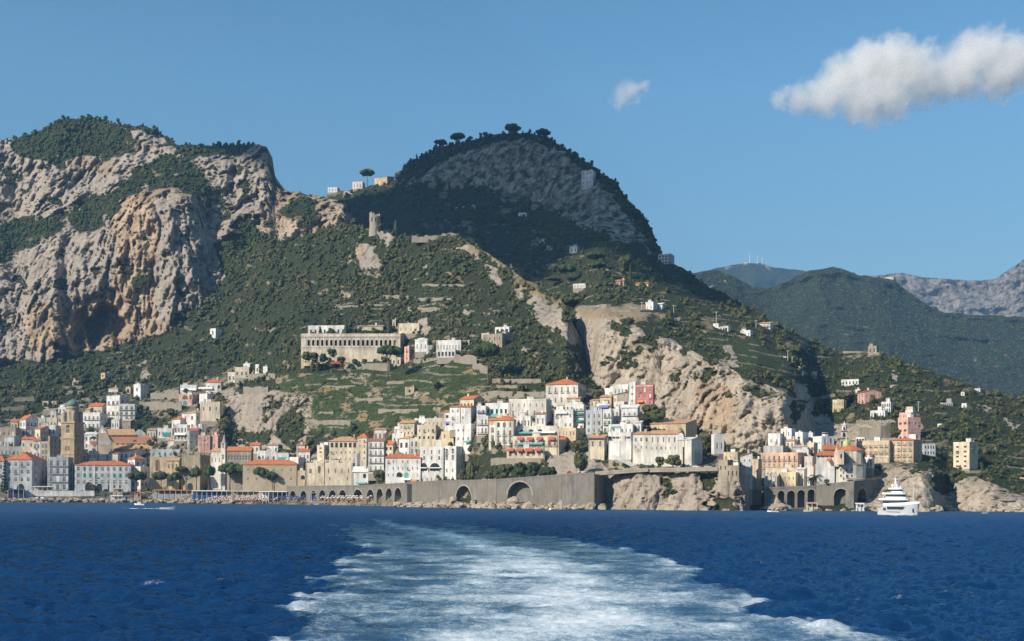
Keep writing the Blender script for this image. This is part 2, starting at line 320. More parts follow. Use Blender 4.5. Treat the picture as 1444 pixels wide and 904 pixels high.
    def depth(s, px, py):
        a = np.clip(np.asarray(px, float) - s.px0, 0, s.D.shape[0] - 1.001); b = np.clip(np.asarray(py, float), 0, s.D.shape[1] - 1.001)
        i, j = a.astype(int), b.astype(int); f, g = a - i, b - j
        return s.D[i, j] * (1 - f) * (1 - g) + s.D[i + 1, j] * f * (1 - g) + s.D[i, j + 1] * (1 - f) * g + s.D[i + 1, j + 1] * f * g
    def world(s, px, py, D):
        u = (px - CX) / F; v = (HY - py) / F
        return (u * _c - v * _s) * D, D, CAMH + (v * _c + u * _s) * D
    def at(s, px, py, off=0.0): return W(px, py, float(s.depth(px, py)) + off)
# ---- near hillside: town slope, castle ridge, cape cliff
A_cols = [
 (-330, [(712, 1075), (690, 1130), (640, 1220), (600, 1300), (560, 1380), (520, 1480), (470, 1560)]),
 (-120, [(712, 1055), (690, 1105), (640, 1190), (600, 1260), (560, 1330), (520, 1420), (470, 1480)]),
 (0, [(709, 1043), (697, 1055), (691, 1085), (650, 1130), (620, 1180), (600, 1220), (570, 1270), (540, 1330), (515, 1400), (470, 1450)]),
 (100, [(709, 1052), (697, 1062), (691, 1090), (650, 1140), (620, 1190), (600, 1225), (570, 1270), (540, 1320), (515, 1390), (470, 1450)]),
 (200, [(710, 1050), (698, 1072), (690, 1100), (650, 1150), (620, 1190), (590, 1230), (560, 1280), (530, 1330), (490, 1400), (450, 1450)]),
 (290, [(711, 1012), (699, 1040), (690, 1050), (650, 1110), (620, 1140), (590, 1180), (560, 1230), (520, 1300), (470, 1370), (420, 1430), (350, 1500)]),
 (308, [(711, 1005), (699, 1030), (690, 1045), (650, 1100), (636, 1120), (600, 1135), (560, 1200), (520, 1290), (470, 1365), (420, 1425), (350, 1500)]),
 (335, [(711, 985), (700, 1005), (690, 1030), (650, 1085), (635, 1135), (600, 1155), (560, 1180), (530, 1250), (480, 1340), (420, 1400), (350, 1470)]),
 (370, [(712, 972), (700, 990), (690, 1012), (640, 1052), (632, 1080), (556, 1108), (540, 1140), (500, 1210), (450, 1285), (400, 1350), (335, 1430)]),
 (430, [(712, 944), (700, 966), (690, 994), (640, 1012), (618, 1035), (600, 1048), (590, 1058), (540, 1078), (530, 1086), (512, 1098), (500, 1108), (474, 1128), (460, 1160), (400, 1290), (330, 1380)]),
 (500, [(713, 892), (703, 902), (686, 938), (640, 958), (610, 980), (590, 1008), (535, 1052), (512, 1096), (500, 1106), (474, 1126), (460, 1152), (400, 1222), (350, 1285), (310, 1315)]),
 (560, [(715, 828), (703, 840), (683, 858), (680, 882), (640, 902), (600, 920), (580, 950), (530, 1045), (512, 1094), (500, 1104), (474, 1124), (460, 1145), (400, 1205), (332, 1272)]),
 (640, [(716, 784), (705, 790), (681, 797), (678, 868), (640, 876), (600, 888), (580, 900), (540, 952), (500, 1002), (450, 1072), (400, 1142), (334, 1232)]),
 (700, [(717, 756), (705, 762), (679, 766), (676, 795), (650, 806), (620, 820), (590, 855), (560, 892), (530, 932), (500, 972), (450, 1042), (400, 1112), (360, 1172)]),
 (780, [(718, 740), (705, 746), (674, 750), (665, 758), (640, 778), (620, 800), (590, 835), (560, 872), (530, 908), (500, 942), (450, 1012), (420, 1062)]),
 (800, [(718, 736), (705, 741), (673, 745), (660, 756), (640, 776), (600, 822), (560, 868), (530, 898), (500, 925), (450, 985), (420, 1040)]),
 (822, [(718, 732), (705, 738), (672, 741), (660, 752), (630, 783), (600, 815), (570, 850), (552, 880), (520, 950), (490, 1010), (460, 1060)]),
 (840, [(719, 728), (705, 734), (671, 737), (660, 747), (630, 775), (600, 805), (575, 835), (560, 870), (530, 960), (500, 1030)]),
 (852, [(719, 732), (705, 738), (671, 742), (660, 749), (630, 772), (600, 802), (570, 840), (555, 890), (530, 980), (500, 1050)]),
 (900, [(720, 715), (700, 718), (666, 723), (655, 736), (620, 765), (590, 800)]),
 (1000, [(721, 700), (700, 704), (662, 709), (655, 730), (640, 750), (600, 790)]),
 (1042, [(722, 680), (700, 684), (660, 690), (650, 702), (640, 715)]),
 (1052, [(722, 682), (700, 687), (672, 700), (650, 715), (640, 720)]),
 (1064, [(722, 760), (650, 780), (640, 790)])]
A_sky = [(-330, 560), (-120, 535), (-80, 530), (0, 520), (90, 512), (180, 490), (240, 470), (290, 430), (320, 385), (335, 360), (360, 345), (420, 335), (470, 318), (500, 315), (515, 322), (530, 324), (560, 332), (600, 336), (640, 332), (665, 344), (690, 358), (715, 376), (740, 394), (755, 398), (770, 412), (788, 420), (800, 436), (808, 458), (820, 478), (826, 496), (838, 508), (845, 535), (860, 575), (880, 592), (930, 602), (960, 610), (1000, 640), (1020, 645), (1045, 652), (1064, 690)]
CLIFF_A = [(312, 560), (330, 552), (400, 552), (432, 560), (440, 600), (432, 635), (380, 640), (312, 640)]
RIDGE_A = [(640, 330), (665, 340), (690, 352), (760, 400), (803, 430), (835, 500), (862, 570), (835, 545), (805, 505), (790, 470), (765, 462), (748, 425), (718, 400), (700, 380), (672, 362)]
TOWER_A = [(476, 352), (500, 345), (515, 320), (545, 322), (556, 345), (548, 372), (536, 392), (520, 385), (500, 372), (480, 374)]
CAPE_A = [(838, 671), (870, 662), (1064, 658), (1064, 730), (838, 730)]
HOTELROCK = [(768, 640), (800, 632), (848, 645), (862, 660), (850, 676), (770, 676)]
TOWN_A = [(-350, 640), (0, 590), (60, 580), (140, 545), (200, 540), (250, 545), (320, 520), (380, 520), (312, 560), (312, 640), (440, 640), (560, 600), (620, 580), (680, 555), (840, 545), (900, 600), (1000, 640), (1064, 660), (1064, 730), (-350, 730)]
VINE_A = [(392, 535), (440, 528), (560, 520), (640, 505), (690, 525), (690, 556), (640, 580), (560, 606), (430, 612), (425, 590), (395, 565)]
A = Layer('hillside', A_cols, A_sky, m_terrain('terrain_near', (.34, .295, .24)), 300, 2.0, 732, (8, 5, 2.2), label='green coastal hillside with the town on its foot and the ruined tower on its ridge', seed=1, terr=6.5,
  rough=lambda x, y: np.where(inpoly(x, y, CAPE_A), .85, np.where(inpoly(x, y, CLIFF_A), 1.1, np.where(inpoly(x, y, TOWN_A), .35, 1.0))) * np.where((y > 680) & (x < 600), .0, 1.0),
  masks=[('veg', .5, TOWN_A), ('dry', .3, TOWN_A), ('veg', .62, VINE_A), ('dry', .3, VINE_A), ('vine', 1, VINE_A), ('veg', .05, CLIFF_A), ('dry', 0, CLIFF_A), ('och', .1, CLIFF_A),
   ('veg', .9, [(396, 585), (424, 575), (434, 600), (420, 632), (400, 632), (390, 610)]), ('dry', .75, [(640, 325), (700, 348), (805, 425), (800, 440), (740, 408), (680, 364)]), ('veg', .5, [(640, 325), (700, 348), (805, 425), (800, 440), (740, 408), (680, 364)]), ('veg', .1, [(652, 340), (672, 346), (700, 378), (706, 402), (692, 396), (680, 370), (660, 352)]), ('veg', .1, [(720, 392), (738, 402), (746, 440), (728, 418)]), ('veg', .1, [(744, 425), (765, 418), (797, 440), (790, 470), (776, 476), (762, 458), (748, 445)]), ('veg', .2, [(792, 440), (812, 450), (830, 500), (812, 505), (800, 490), (786, 470)]), ('veg', .34, TOWER_A), ('och', .8, [(494, 340), (520, 335), (515, 372), (498, 372)]),
   ('veg', .05, CAPE_A), ('dry', 0, CAPE_A), ('och', .35, CAPE_A), ('veg', .3, HOTELROCK), ('dry', 0, HOTELROCK), ('veg', .85, [(660, 640), (770, 640), (772, 674), (655, 680)]), ('veg', .75, [(180, 590), (245, 588), (240, 606), (190, 610)]), ('veg', .8, [(600, 470), (700, 470), (770, 540), (700, 530), (610, 520)])])
# ---- left mountain with the grotto
B_cols = [
 (-330, [(570, 1600), (430, 1650), (330, 1720), (250, 1800)]),
 (-130, [(570, 1490), (430, 1540), (330, 1600), (205, 1710)]),
 (0, [(570, 1480), (500, 1510), (420, 1545), (340, 1600), (305, 1640), (240, 1680), (198, 1725)]),
 (50, [(570, 1470), (500, 1490), (440, 1500), (400, 1530), (330, 1575), (300, 1610), (240, 1660), (180, 1715)]),
 (85, [(570, 1455), (500, 1462), (400, 1500), (330, 1550), (300, 1600), (240, 1660), (200, 1680), (175, 1690), (155, 1720)]),
 (130, [(570, 1452), (480, 1465), (400, 1490), (340, 1530), (300, 1580), (240, 1640), (205, 1665), (190, 1690), (153, 1720)]),
 (165, [(570, 1440), (480, 1450), (400, 1462), (330, 1480), (290, 1520), (250, 1590), (220, 1640), (190, 1665), (165, 1690)]),
 (200, [(570, 1430), (480, 1438), (400, 1448), (290, 1475), (272, 1495), (252, 1560), (225, 1625), (215, 1635), (180, 1650), (168, 1680)]),
 (240, [(570, 1418), (450, 1430), (300, 1462), (268, 1485), (245, 1560), (220, 1615), (195, 1650), (185, 1670)]),
 (270, [(570, 1410), (440, 1428), (300, 1468), (275, 1490), (250, 1560), (222, 1610), (215, 1620), (190, 1660)]),
 (310, [(570, 1415), (420, 1440), (330, 1475), (280, 1540), (222, 1600), (215, 1610), (195, 1645)]),
 (350, [(570, 1425), (400, 1455), (340, 1485), (262, 1540), (222, 1575), (213, 1590), (195, 1640)]),
 (376, [(570, 1430), (350, 1470), (270, 1530), (230, 1550), (205, 1575)]),
 (388, [(570, 1430), (350, 1475), (285, 1530), (268, 1552), (225, 1600)]),
 (405, [(570, 1430), (350, 1462), (300, 1490), (280, 1535), (265, 1575)]),
 (440, [(570, 1400), (345, 1450), (310, 1462), (285, 1500), (275, 1540)]),
 (485, [(570, 1380), (340, 1435), (315, 1450), (290, 1480), (283, 1510)]),
 (505, [(570, 1440), (340, 1500), (315, 1520), (300, 1550)])]
B_sky = [(-330, 262), (-220, 240), (-130, 215), (-60, 205), (0, 198), (20, 196), (45, 188), (70, 180), (80, 172), (88, 168), (130, 166), (165, 176), (205, 178), (232, 190), (250, 205), (300, 205), (340, 205), (365, 203), (376, 207), (384, 222), (388, 248), (398, 262), (405, 269), (440, 275), (480, 283), (494, 292), (505, 330)]
WOODS = [[(8, 200), (45, 180), (75, 172), (88, 160), (135, 152), (210, 165), (240, 182), (255, 195), (250, 205), (180, 178), (190, 205), (160, 225), (120, 218), (92, 222), (95, 240), (60, 225), (25, 222)], [(245, 194), (300, 187), (356, 190), (362, 205), (335, 222), (285, 222), (258, 222), (240, 205)],
         [(170, 258), (190, 240), (225, 222), (262, 225), (282, 240), (302, 268), (300, 278), (270, 272), (240, 268), (200, 268), (178, 278), (165, 290)], [(105, 290), (170, 262), (172, 288), (150, 320), (115, 330), (95, 310)],
         [(0, 318), (50, 308), (92, 318), (60, 345), (20, 352), (0, 380)], [(305, 345), (350, 300), (365, 330), (400, 345), (330, 400), (310, 385)], [(395, 300), (425, 275), (440, 285), (445, 315), (420, 320)]]
def b_cave(L):
    pass
class _B(Layer):
    def depth(s, px, py):
        d = super().depth(px, py); px = np.asarray(px, float); py = np.asarray(py, float)
        e = np.sqrt(((px - 148) / 30.) ** 2 + ((py - 462) / (38. if True else 1)) ** 2); e = e + .30 * fbm(px * .07, py * .07, 3., 3); e2 = .25 * fbm(px * .05, py * .05, 8., 3) + np.sqrt(((px - 150) / 52.) ** 2 + ((py - 455) / 54.) ** 2)
        low = sstep(520, 470, py)
        d = d + 62 * sstep(1.0, .72, e) * (.25 + .75 * low) + 18 * sstep(1.0, .8, e2) * low
        bl = np.sqrt(((px - 152) / 17.) ** 2 + ((py - 486) / 22.) ** 2); d = d - 45 * sstep(1., .4, bl)       # boulder inside the grotto mouth
        ar = sstep(0, 10, px) * 0
        for cx, cy, rx, ry, a in ((60, 470, 26, 90, 22), (92, 400, 9, 60, -20), (112, 480, 8, 60, -22), (25, 400, 16, 120, -25), (190, 300, 30, 22, 8), (300, 350, 18, 60, -18), (255, 360, 26, 90, 12), (20, 280, 30, 50, -30), (330, 260, 10, 45, -14)):
            q = ((px - cx) / rx) ** 2 + ((py - cy) / ry) ** 2; d = d - a * np.exp(-q)
        return d
masksB = [('veg', .06, [(-350, 150), (520, 150), (520, 600), (-350, 600)])]
masksB += [('och', .75, [(150, 275), (215, 270), (225, 330), (215, 400), (230, 470), (180, 490), (120, 500), (60, 500), (30, 470), (40, 430), (100, 430), (150, 420), (165, 350)]), ('och', .6, [(395, 270), (450, 285), (490, 300), (480, 325), (420, 335), (360, 335), (365, 290)]), ('dry', .5, [(100, 215), (170, 225), (160, 240), (100, 245)]), ('dry', .6, [(195, 265), (290, 262), (300, 280), (240, 275), (185, 285)]), ('dry', .5, [(390, 255), (440, 270), (470, 280), (450, 292), (395, 280)]), ('veg', .35, [(-350, 300), (100, 300), (150, 330), (110, 380), (30, 400), (-350, 400)])]
masksB += [('veg', .95, w) for w in WOODS] + [('veg', .9, [(-350, 545), (90, 505), (190, 480), (240, 462), (300, 420), (340, 360), (420, 345), (520, 345), (520, 600), (-350, 600)])]
B = _B('left_mountain', B_cols, B_sky, m_terrain('terrain_crag', (.335, .29, .24)), 330, 1.7, 572, (20, 11, 4.6), masks=masksB, vp=.30, label='high grey limestone mountain with a grotto on the left', seed=5, skyn=1.0, back=((40, 0), (120, -20), (300, -110), (600, -330)))
# ---- middle mountain, sunny cliff and the right-hand coast
C_cols = [
 (370, [(730, 1600), (340, 1750), (270, 1980)]),
 (460, [(730, 1500), (340, 1680), (300, 1780), (268, 1920)]),
 (540, [(730, 1400), (340, 1580), (300, 1700), (275, 1790), (262, 1840), (245, 1890)]),
 (585, [(730, 1400), (340, 1540), (290, 1680), (268, 1760), (245, 1790), (232, 1830), (215, 1870)]),
 (640, [(730, 1350), (340, 1490), (285, 1670), (268, 1740), (215, 1775), (205, 1820), (190, 1860)]),
 (700, [(730, 1250), (420, 1330), (340, 1500), (285, 1650), (270, 1690), (200, 1730), (190, 1770), (180, 1810)]),
 (760, [(730, 1100), (440, 1240), (400, 1300), (330, 1500), (302, 1600), (285, 1640), (200, 1690), (185, 1730)]),
 (800, [(730, 890), (600, 930), (440, 1140), (400, 1250), (340, 1430), (308, 1530), (225, 1630), (205, 1670)]),
 (850, [(730, 850), (640, 875), (560, 900), (470, 935), (445, 975), (400, 1130), (350, 1330), (322, 1450), (255, 1550), (236, 1600)]),
 (900, [(730, 830), (640, 855), (540, 890), (472, 915), (445, 965), (400, 1160), (355, 1350), (338, 1410), (290, 1500), (280, 1540)]),
 (935, [(730, 820), (640, 845), (540, 880), (482, 905), (450, 965), (420, 1080), (385, 1270), (365, 1400), (350, 1440)]),
 (1000, [(730, 800), (640, 815), (560, 840), (505, 870), (490, 900), (460, 985), (430, 1090), (400, 1250)]),
 (1060, [(730, 775), (650, 785), (580, 805), (535, 830), (518, 860), (490, 930), (460, 1030), (430, 1150)]),
 (1108, [(730, 750), (690, 775), (640, 790), (575, 800), (558, 815), (545, 850), (520, 905), (490, 985), (455, 1130)]),
 (1122, [(730, 700), (716, 730), (690, 745), (660, 790), (640, 840), (590, 850), (560, 862), (545, 885), (520, 930), (490, 1010), (465, 1140)]),
 (1150, [(722, 703), (714, 712), (690, 735), (660, 790), (640, 850), (600, 925), (570, 970), (550, 1000), (520, 1050), (478, 1170)]),
 (1190, [(722, 704), (714, 708), (690, 735), (660, 775), (640, 830), (600, 900), (560, 970), (530, 1040), (494, 1160)]),
 (1240, [(722, 700), (716, 706), (700, 720), (690, 728), (652, 745), (645, 762), (630, 785), (600, 850), (560, 930), (520, 1020), (496, 1095)]),
 (1300, [(723, 700), (700, 705), (672, 715), (655, 732), (648, 752), (630, 790), (600, 845), (560, 935), (512, 1045)]),
 (1318, [(723, 702), (700, 708), (672, 720), (655, 742), (645, 765), (630, 790), (600, 845), (560, 935), (520, 1040)]),
 (1334, [(723, 735), (700, 748), (672, 757), (662, 765), (640, 785), (600, 850), (560, 945), (528, 1040)]),
 (1370, [(723, 728), (700, 735), (672, 752), (662, 765), (640, 790), (600, 855), (560, 950), (538, 1040)]),
 (1400, [(723, 706), (700, 716), (680, 735), (660, 770), (620, 835), (580, 925), (549, 1040)]),
 (1440, [(723, 704), (705, 712), (690, 738), (650, 800), (600, 890), (552, 1040)]),
 (1540, [(724, 712), (700, 730), (650, 800), (600, 890), (560, 1040)])]
C_sky = [(370, 300), (440, 284), (455, 276), (480, 270), (500, 267), (530, 261), (556, 255), (565, 240), (580, 229), (610, 212), (650, 200), (690, 190), (730, 186), (770, 192), (800, 212), (830, 230), (850, 246), (870, 258), (885, 280), (905, 302), (920, 325), (928, 352), (932, 366), (950, 373), (965, 381), (1000, 404), (1050, 430), (1100, 460), (1150, 484), (1190, 496), (1235, 499), (1290, 514), (1340, 533), (1390, 551), (1440, 556), (1540, 562)]
SUNCLIFF = [(806, 440), (850, 437), (880, 455), (915, 472), (960, 486), (1000, 505), (1040, 528), (1070, 545), (1108, 552), (1124, 575), (1124, 625), (1105, 632), (1070, 640), (1015, 625), (985, 600), (935, 590), (905, 575), (880, 560), (850, 560), (838, 530), (822, 480)]
SHADEROCK = [(566, 268), (585, 245), (618, 228), (650, 212), (690, 198), (745, 192), (785, 205), (830, 240), (862, 268), (888, 300), (915, 335), (930, 362), (905, 350), (860, 332), (815, 318), (775, 300), (735, 288), (700, 280), (690, 268), (640, 258), (600, 262)]  # face lies in shade; a higher veg value paints it darker still
RCOAST = [(1215, 668), (1262, 652), (1310, 664), (1318, 690), (1336, 705), (1350, 668), (1385, 672), (1420, 690), (1444, 695), (1540, 705), (1540, 735), (1215, 735)]
GULLY = [(1118, 540), (1140, 548), (1190, 610), (1190, 640), (1125, 645)]
C = Layer('middle_mountain', C_cols, C_sky, m_terrain('terrain_cliff', (.39, .335, .265)), 330, 2.0, 732, (10, 6.0, 2.8), label='dark domed mountain and sunlit coastal cliff running down to the right', seed=9, skyn=1.5,
  masks=[('veg', .04, SUNCLIFF), ('och', .55, [(960, 520), (1060, 545), (1060, 620), (970, 600)]), ('och', .35, SUNCLIFF), ('och', .75, [(985, 535), (1035, 545), (1030, 610), (985, 600)]), ('veg', .49, SHADEROCK), ('och', .2, [(640, 225), (660, 210), (680, 225), (670, 265), (645, 262)]), ('veg', .3, RCOAST), ('och', .15, RCOAST), ('veg', .3, GULLY),
   ('veg', .3, [(815, 431), (905, 428), (948, 439), (940, 447), (860, 446), (812, 444)]), ('dry', .6, [(815, 431), (905, 428), (948, 439), (940, 447), (860, 446), (812, 444)]), ('vine', 1, [(985, 470), (1060, 475), (1100, 510), (1120, 530), (1060, 530), (1010, 490)]), ('veg', .5, [(1120, 640), (1300, 600), (1300, 655), (1120, 690)]),
   ('veg', .3, [(1180, 600), (1260, 590), (1260, 625), (1190, 620)]), ('dry', .5, [(1290, 560), (1345, 560), (1350, 600), (1310, 600)])], back=((60, -4), (160, -40), (400, -180)), vegamp=.5, terr=7.5, vp=.24)
# ---- far ranges
def simple_cols(xs, sky, dbot, dtop):
    return [(x, [(730, dbot), (float(np.interp(x, [q[0] for q in sky], [q[1] for q in sky])), dtop)]) for x in xs]
D_sky = [(900, 420), (960, 392), (985, 384), (1010, 380), (1030, 388), (1060, 403), (1085, 407), (1110, 397), (1140, 382), (1175, 376), (1195, 382), (1215, 388), (1245, 392), (1262, 396), (1285, 415), (1310, 432), (1330, 440), (1365, 443), (1400, 445), (1444, 447), (1540, 452)]
Dl = Layer('far_green_hill', simple_cols(range(900, 1541, 32), D_sky, 2300, 3700), D_sky, m_terrain('terrain_far', (.36, .31, .26), True, .5), 150, 3, 640, (60, 26, 9), label='hazy green hill beyond the coast', seed=21, wl=2.6, blur=8, vegamp=.8, masks=[('veg', 1.02, [(880, 300), (1560, 300), (1560, 700), (880, 700)])], back=((100, -10), (400, -160), (900, -420)), skyn=1.0)
E_sky = [(900, 400), (950, 388), (985, 384), (1015, 377), (1050, 371), (1072, 371), (1090, 377), (1130, 381), (1160, 388), (1220, 398)]
El = Layer('distant_blue_hill', simple_cols(range(900, 1221, 40), E_sky, 6200, 7400), E_sky, m_terrain('terrain_blue', (.30, .27, .24), True, .3), 60, 4, 560, (110, 40, 12), label='distant blue hill topped by masts', seed=31, wl=5, vegamp=.8, masks=[('veg', .7, [(880, 300), (1300, 300), (1300, 700), (880, 700)]), ('dry', .6, [(1055, 366), (1075, 366), (1095, 402), (1078, 402)])], back=((200, -30), (800, -400)), skyn=.5)
F_sky = [(1150, 400), (1200, 390), (1240, 388), (1272, 385), (1300, 391), (1340, 394), (1385, 396), (1405, 393), (1420, 382), (1435, 372), (1450, 362), (1490, 335), (1540, 310)]
Fl = Layer('distant_grey_ridge', simple_cols(range(1150, 1541, 30), F_sky, 4900, 6000), F_sky, m_terrain('terrain_ridge', (.27, .24, .215), True, .35), 90, 3, 560, (150, 60, 18), label='bare grey mountain ridge on the horizon at right', seed=41, wl=4, masks=[('veg', .42, [(1100, 300), (1600, 300), (1600, 700), (1100, 700)])], back=((200, -30), (800, -400)), skyn=.6)
# ---------------------------------------------------------------- scattered scrub (geometry nodes instances)
def clump(kind, seed):
    """one bush or tree crown of unit radius"""
    rg = np.random.default_rng(seed); bm = bmesh.new()
    def blob(c, r, sub=1, flat=1.0):
        g = bmesh.ops.create_icosphere(bm, subdivisions=sub, radius=1)
        for v in g['verts']:
            k = 1 + .28 * float(vnoise(v.co.x * 2.2 + seed, v.co.y * 2.2, v.co.z * 2.2 + c[0] * 9)); v.co = Vector((c[0] + v.co.x * r * k, c[1] + v.co.y * r * k, c[2] + v.co.z * r * k * flat))
    def leaves(n, c, r, size, flat=1.0):
        for _ in range(n):
            d = rg.normal(size=3); d /= np.linalg.norm(d); d[2] = abs(d[2]) * 1.0 - .25
            p = Vector((c[0] + d[0] * r, c[1] + d[1] * r, c[2] + d[2] * r * flat)) * 1; q = rg.normal(size=3); a = Vector(q).normalized() * size; b = Vector(d).cross(a).normalized() * size * .7
            bm.faces.new([bm.verts.new(p - a), bm.verts.new(p + b), bm.verts.new(p + a)])
    if kind == 'bush':
        for i in range(3):
            c = (rg.uniform(-.45, .45), rg.uniform(-.45, .45), rg.uniform(.15, .5)); r = rg.uniform(.4, .65); blob(c, r); leaves(12, c, r * 1.05, .26)
    elif kind == 'tree':
        for i in range(5):
            a = rg.uniform(0, 6.28); h = rg.uniform(.5, 1.7); q = .55 * (1.5 - abs(h - .9)) * .6; c = (math.cos(a) * q, math.sin(a) * q, h); r = rg.uniform(.35, .6); blob(c, r); leaves(12, c, r * 1.05, .24)
        bmesh.ops.create_cone(bm, segments=5, radius1=.1, radius2=.06, depth=1.2, matrix=Matrix.Translation((0, 0, .1)))
    elif kind == 'spire':
        for i, (z, r) in enumerate(((.4, .5), (1.0, .5), (1.6, .38), (2.2, .25), (2.6, .12))):
            blob((rg.uniform(-.08, .08), rg.uniform(-.08, .08), z), r, 1, 1.1); leaves(8, (0, 0, z), r * 1.05, .22)
    elif kind == 'vine':
        for i in range(4):
            c = (rg.uniform(-1.1, 1.1), rg.uniform(-.3, .3), rg.uniform(.3, .55)); blob(c, .42, 1, .6); leaves(10, c, .45, .2, .7)
    me = bpy.data.meshes.new('clump_' + kind); bm.to_mesh(me); bm.free(); return me
def scatter(name, label, cat, P, S, kinds, mat, seeds=(1, 2, 3)):
    protos = []
    for k in kinds:
        for sd in seeds:
            me = clump(k, sd); me.materials.append(mat); protos.append(bpy.data.objects.new('proto_' + k, me))
    me = bpy.data.meshes.new(name); me.from_pydata([tuple(p) for p in P], [], [])
    me.attributes.new('scl', 'FLOAT', 'POINT').data.foreach_set('value', np.asarray(S, np.float32)); me.materials.append(mat)
    o = link(name, me); tag(o, label, cat, None, 'stuff')
    ng = bpy.data.node_groups.new(name, 'GeometryNodeTree')
    ng.interface.new_socket('Geometry', in_out='INPUT', socket_type='NodeSocketGeometry'); ng.interface.new_socket('Geometry', in_out='OUTPUT', socket_type='NodeSocketGeometry')
    N = ng.nodes.new; L = ng.links.new
    gi, go, ip, j = N('NodeGroupInput'), N('NodeGroupOutput'), N('GeometryNodeInstanceOnPoints'), N('GeometryNodeJoinGeometry')
    for pr in reversed(protos):
        oi = N('GeometryNodeObjectInfo'); oi.inputs['Object'].default_value = pr; oi.inputs['As Instance'].default_value = True; L(oi.outputs['Geometry'], j.inputs[0])
    na = N('GeometryNodeInputNamedAttribute'); na.data_type = 'FLOAT'; na.inputs['Name'].default_value = 'scl'
    rv = N('FunctionNodeRandomValue'); rv.data_type = 'FLOAT_VECTOR'; rv.inputs[0].default_value = (-.15, -.15, 0); rv.inputs[1].default_value = (.15, .15, 6.28)
    ip.inputs['Pick Instance'].default_value = True
    L(gi.outputs[0], ip.inputs['Points']); L(j.outputs[0], ip.inputs['Instance']); L(na.outputs['Attribute'], ip.inputs['Scale']); L(rv.outputs[0], ip.inputs['Rotation']); L(ip.outputs[0], go.inputs[0])
    md = o.modifiers.new('scatter', 'NODES'); md.node_group = ng; return o
def pick(L, n, rmin, rmax, fn, seed, rows=0):
    """random points on a layer; fn(px, py, veg, dens, vine) gives the chance of growth; radius in photo pixels"""
    rg = np.random.default_rng(seed); x, y, z = L.G; nx, ny = x.shape
    h = (732 - L.sky); p = np.repeat(h / h.sum(), 1); ci = rg.choice(nx - 1, n, p=p[:-1] / p[:-1].sum()); ri = rg.integers(0, ny - 1, n)
    ok = rg.random(n) < fn(L.GX[ci, ri], L.GY[ci, ri], L.veg[ci, ri], L.dens[ci, ri], L.vine[ci, ri]) * np.where(L.ter[ci, ri] > .5, .25, 1.) * (1 - .6 * np.clip(L.dry[ci, ri], 0, 1))
    if rows: zz = z[ci, ri]; ok &= (np.sin(zz * 6.283 / rows + 2.5 * fbm(x[ci, ri] / 90, y[ci, ri] / 90, 2., 2)) > -.15) | (rg.random(n) < .28)
    ci, ri = ci[ok], ri[ok]; f, g = rg.random(len(ci)), rg.random(len(ci))
    out = [a[ci, ri] * (1 - f) * (1 - g) + a[ci + 1, ri] * f * (1 - g) + a[ci, ri + 1] * (1 - f) * g + a[ci + 1, ri + 1] * f * g for a in (x, y, z)]
    P = np.stack(out, -1); S = P[:, 1] / F * (rmin + (rmax - rmin) * rg.random(len(P)) ** 2.2); P[:, 2] -= S * .25; k = P[:, 2] > 6
    return P[k], S[k]
def gaps(px, py, f, s): return sstep(-.25, .15, fbm(px * f, py * f, s, 3))
FAR_W = lambda px, py, v, d, w: (v > .55) * .95
ps = [pick(A, 32000, 1.1, 6.2, lambda px, py, v, d, w: (v > .4) * (w < .5) * (.35 + .65 * gaps(px, py, .045, 2.)) * np.where(inpoly(px, py, TOWN_A), .45, 1.0), 1), pick(C, 34000, 1.1, 5.8, lambda px, py, v, d, w: (v > .5) * (w < .5) * (.3 + .7 * gaps(px, py, .04, 5.)) * np.where(inpoly(px, py, GULLY), .4, 1), 2, 8.5),
      pick(B, 28000, 1.3, 3.4, lambda px, py, v, d, w: np.where(v > .55, .9, .05), 3), pick(A, 6000, .8, 1.8, lambda px, py, v, d, w: (v < .4) * .12 * (1 - inpoly(px, py, TOWN_A)) + .1 * inpoly(px, py, CAPE_A) * (py < 690) + .10 * inpoly(px, py, CLIFF_A), 4), pick(C, 9000, .8, 2.0, lambda px, py, v, d, w: (v < .4) * (.06 + .18 * (inpoly(px, py, SHADEROCK))) + .25 * inpoly(px, py, SHADEROCK), 5)]
scatter('hillside_scrub', 'dense green scrub and small trees covering the slopes', 'shrubs', np.concatenate([p[0] for p in ps]), np.concatenate([p[1] for p in ps]), ['bush', 'tree'], M['leaf'], (1, 2, 3))
p = [pick(A, 8000, 2.2, 5, lambda px, py, v, d, w: (v > .6) * (w < .5) * .35 * gaps(px, py, .03, 8.) * (1 - inpoly(px, py, TOWN_A)), 6), pick(C, 9000, 2.2, 5, lambda px, py, v, d, w: (v > .55) * (w < .5) * .5 * gaps(px, py, .03, 3.), 7)]
scatter('slope_trees', 'dark evergreen trees mixed into the slope scrub', 'trees', np.concatenate([q[0] for q in p]), np.concatenate([q[1] for q in p]), ['tree', 'spire'], M['leafd'])
p = [pick(A, 11000, 1.4, 3.6, lambda px, py, v, d, w: (v > .4) * (w < .5) * sstep(.0, .35, fbm(px * .03, py * .05, 31., 3)) * .8 * (1 - .6 * inpoly(px, py, TOWN_A)), 21), pick(C, 14000, 1.3, 3.4, lambda px, py, v, d, w: (v > .4) * (py > 380) * sstep(.0, .35, fbm(px * .03, py * .05, 37., 3)) * .8, 22, 8.5)]
scatter('olive_grove', 'grey green olive trees in patches over the terraces', 'olive trees', np.concatenate([q[0] for q in p]), np.concatenate([q[1] for q in p]), ['bush', 'tree'], M['olive_leaf'], (7, 8))
p = pick(A, 92000, 1.2, 2.4, lambda px, py, v, d, w: (w > .5) * 1.0, 8, 5.0); p2 = pick(C, 12000, 1.0, 1.9, lambda px, py, v, d, w: (w > .5) * .9, 9, 5.0)
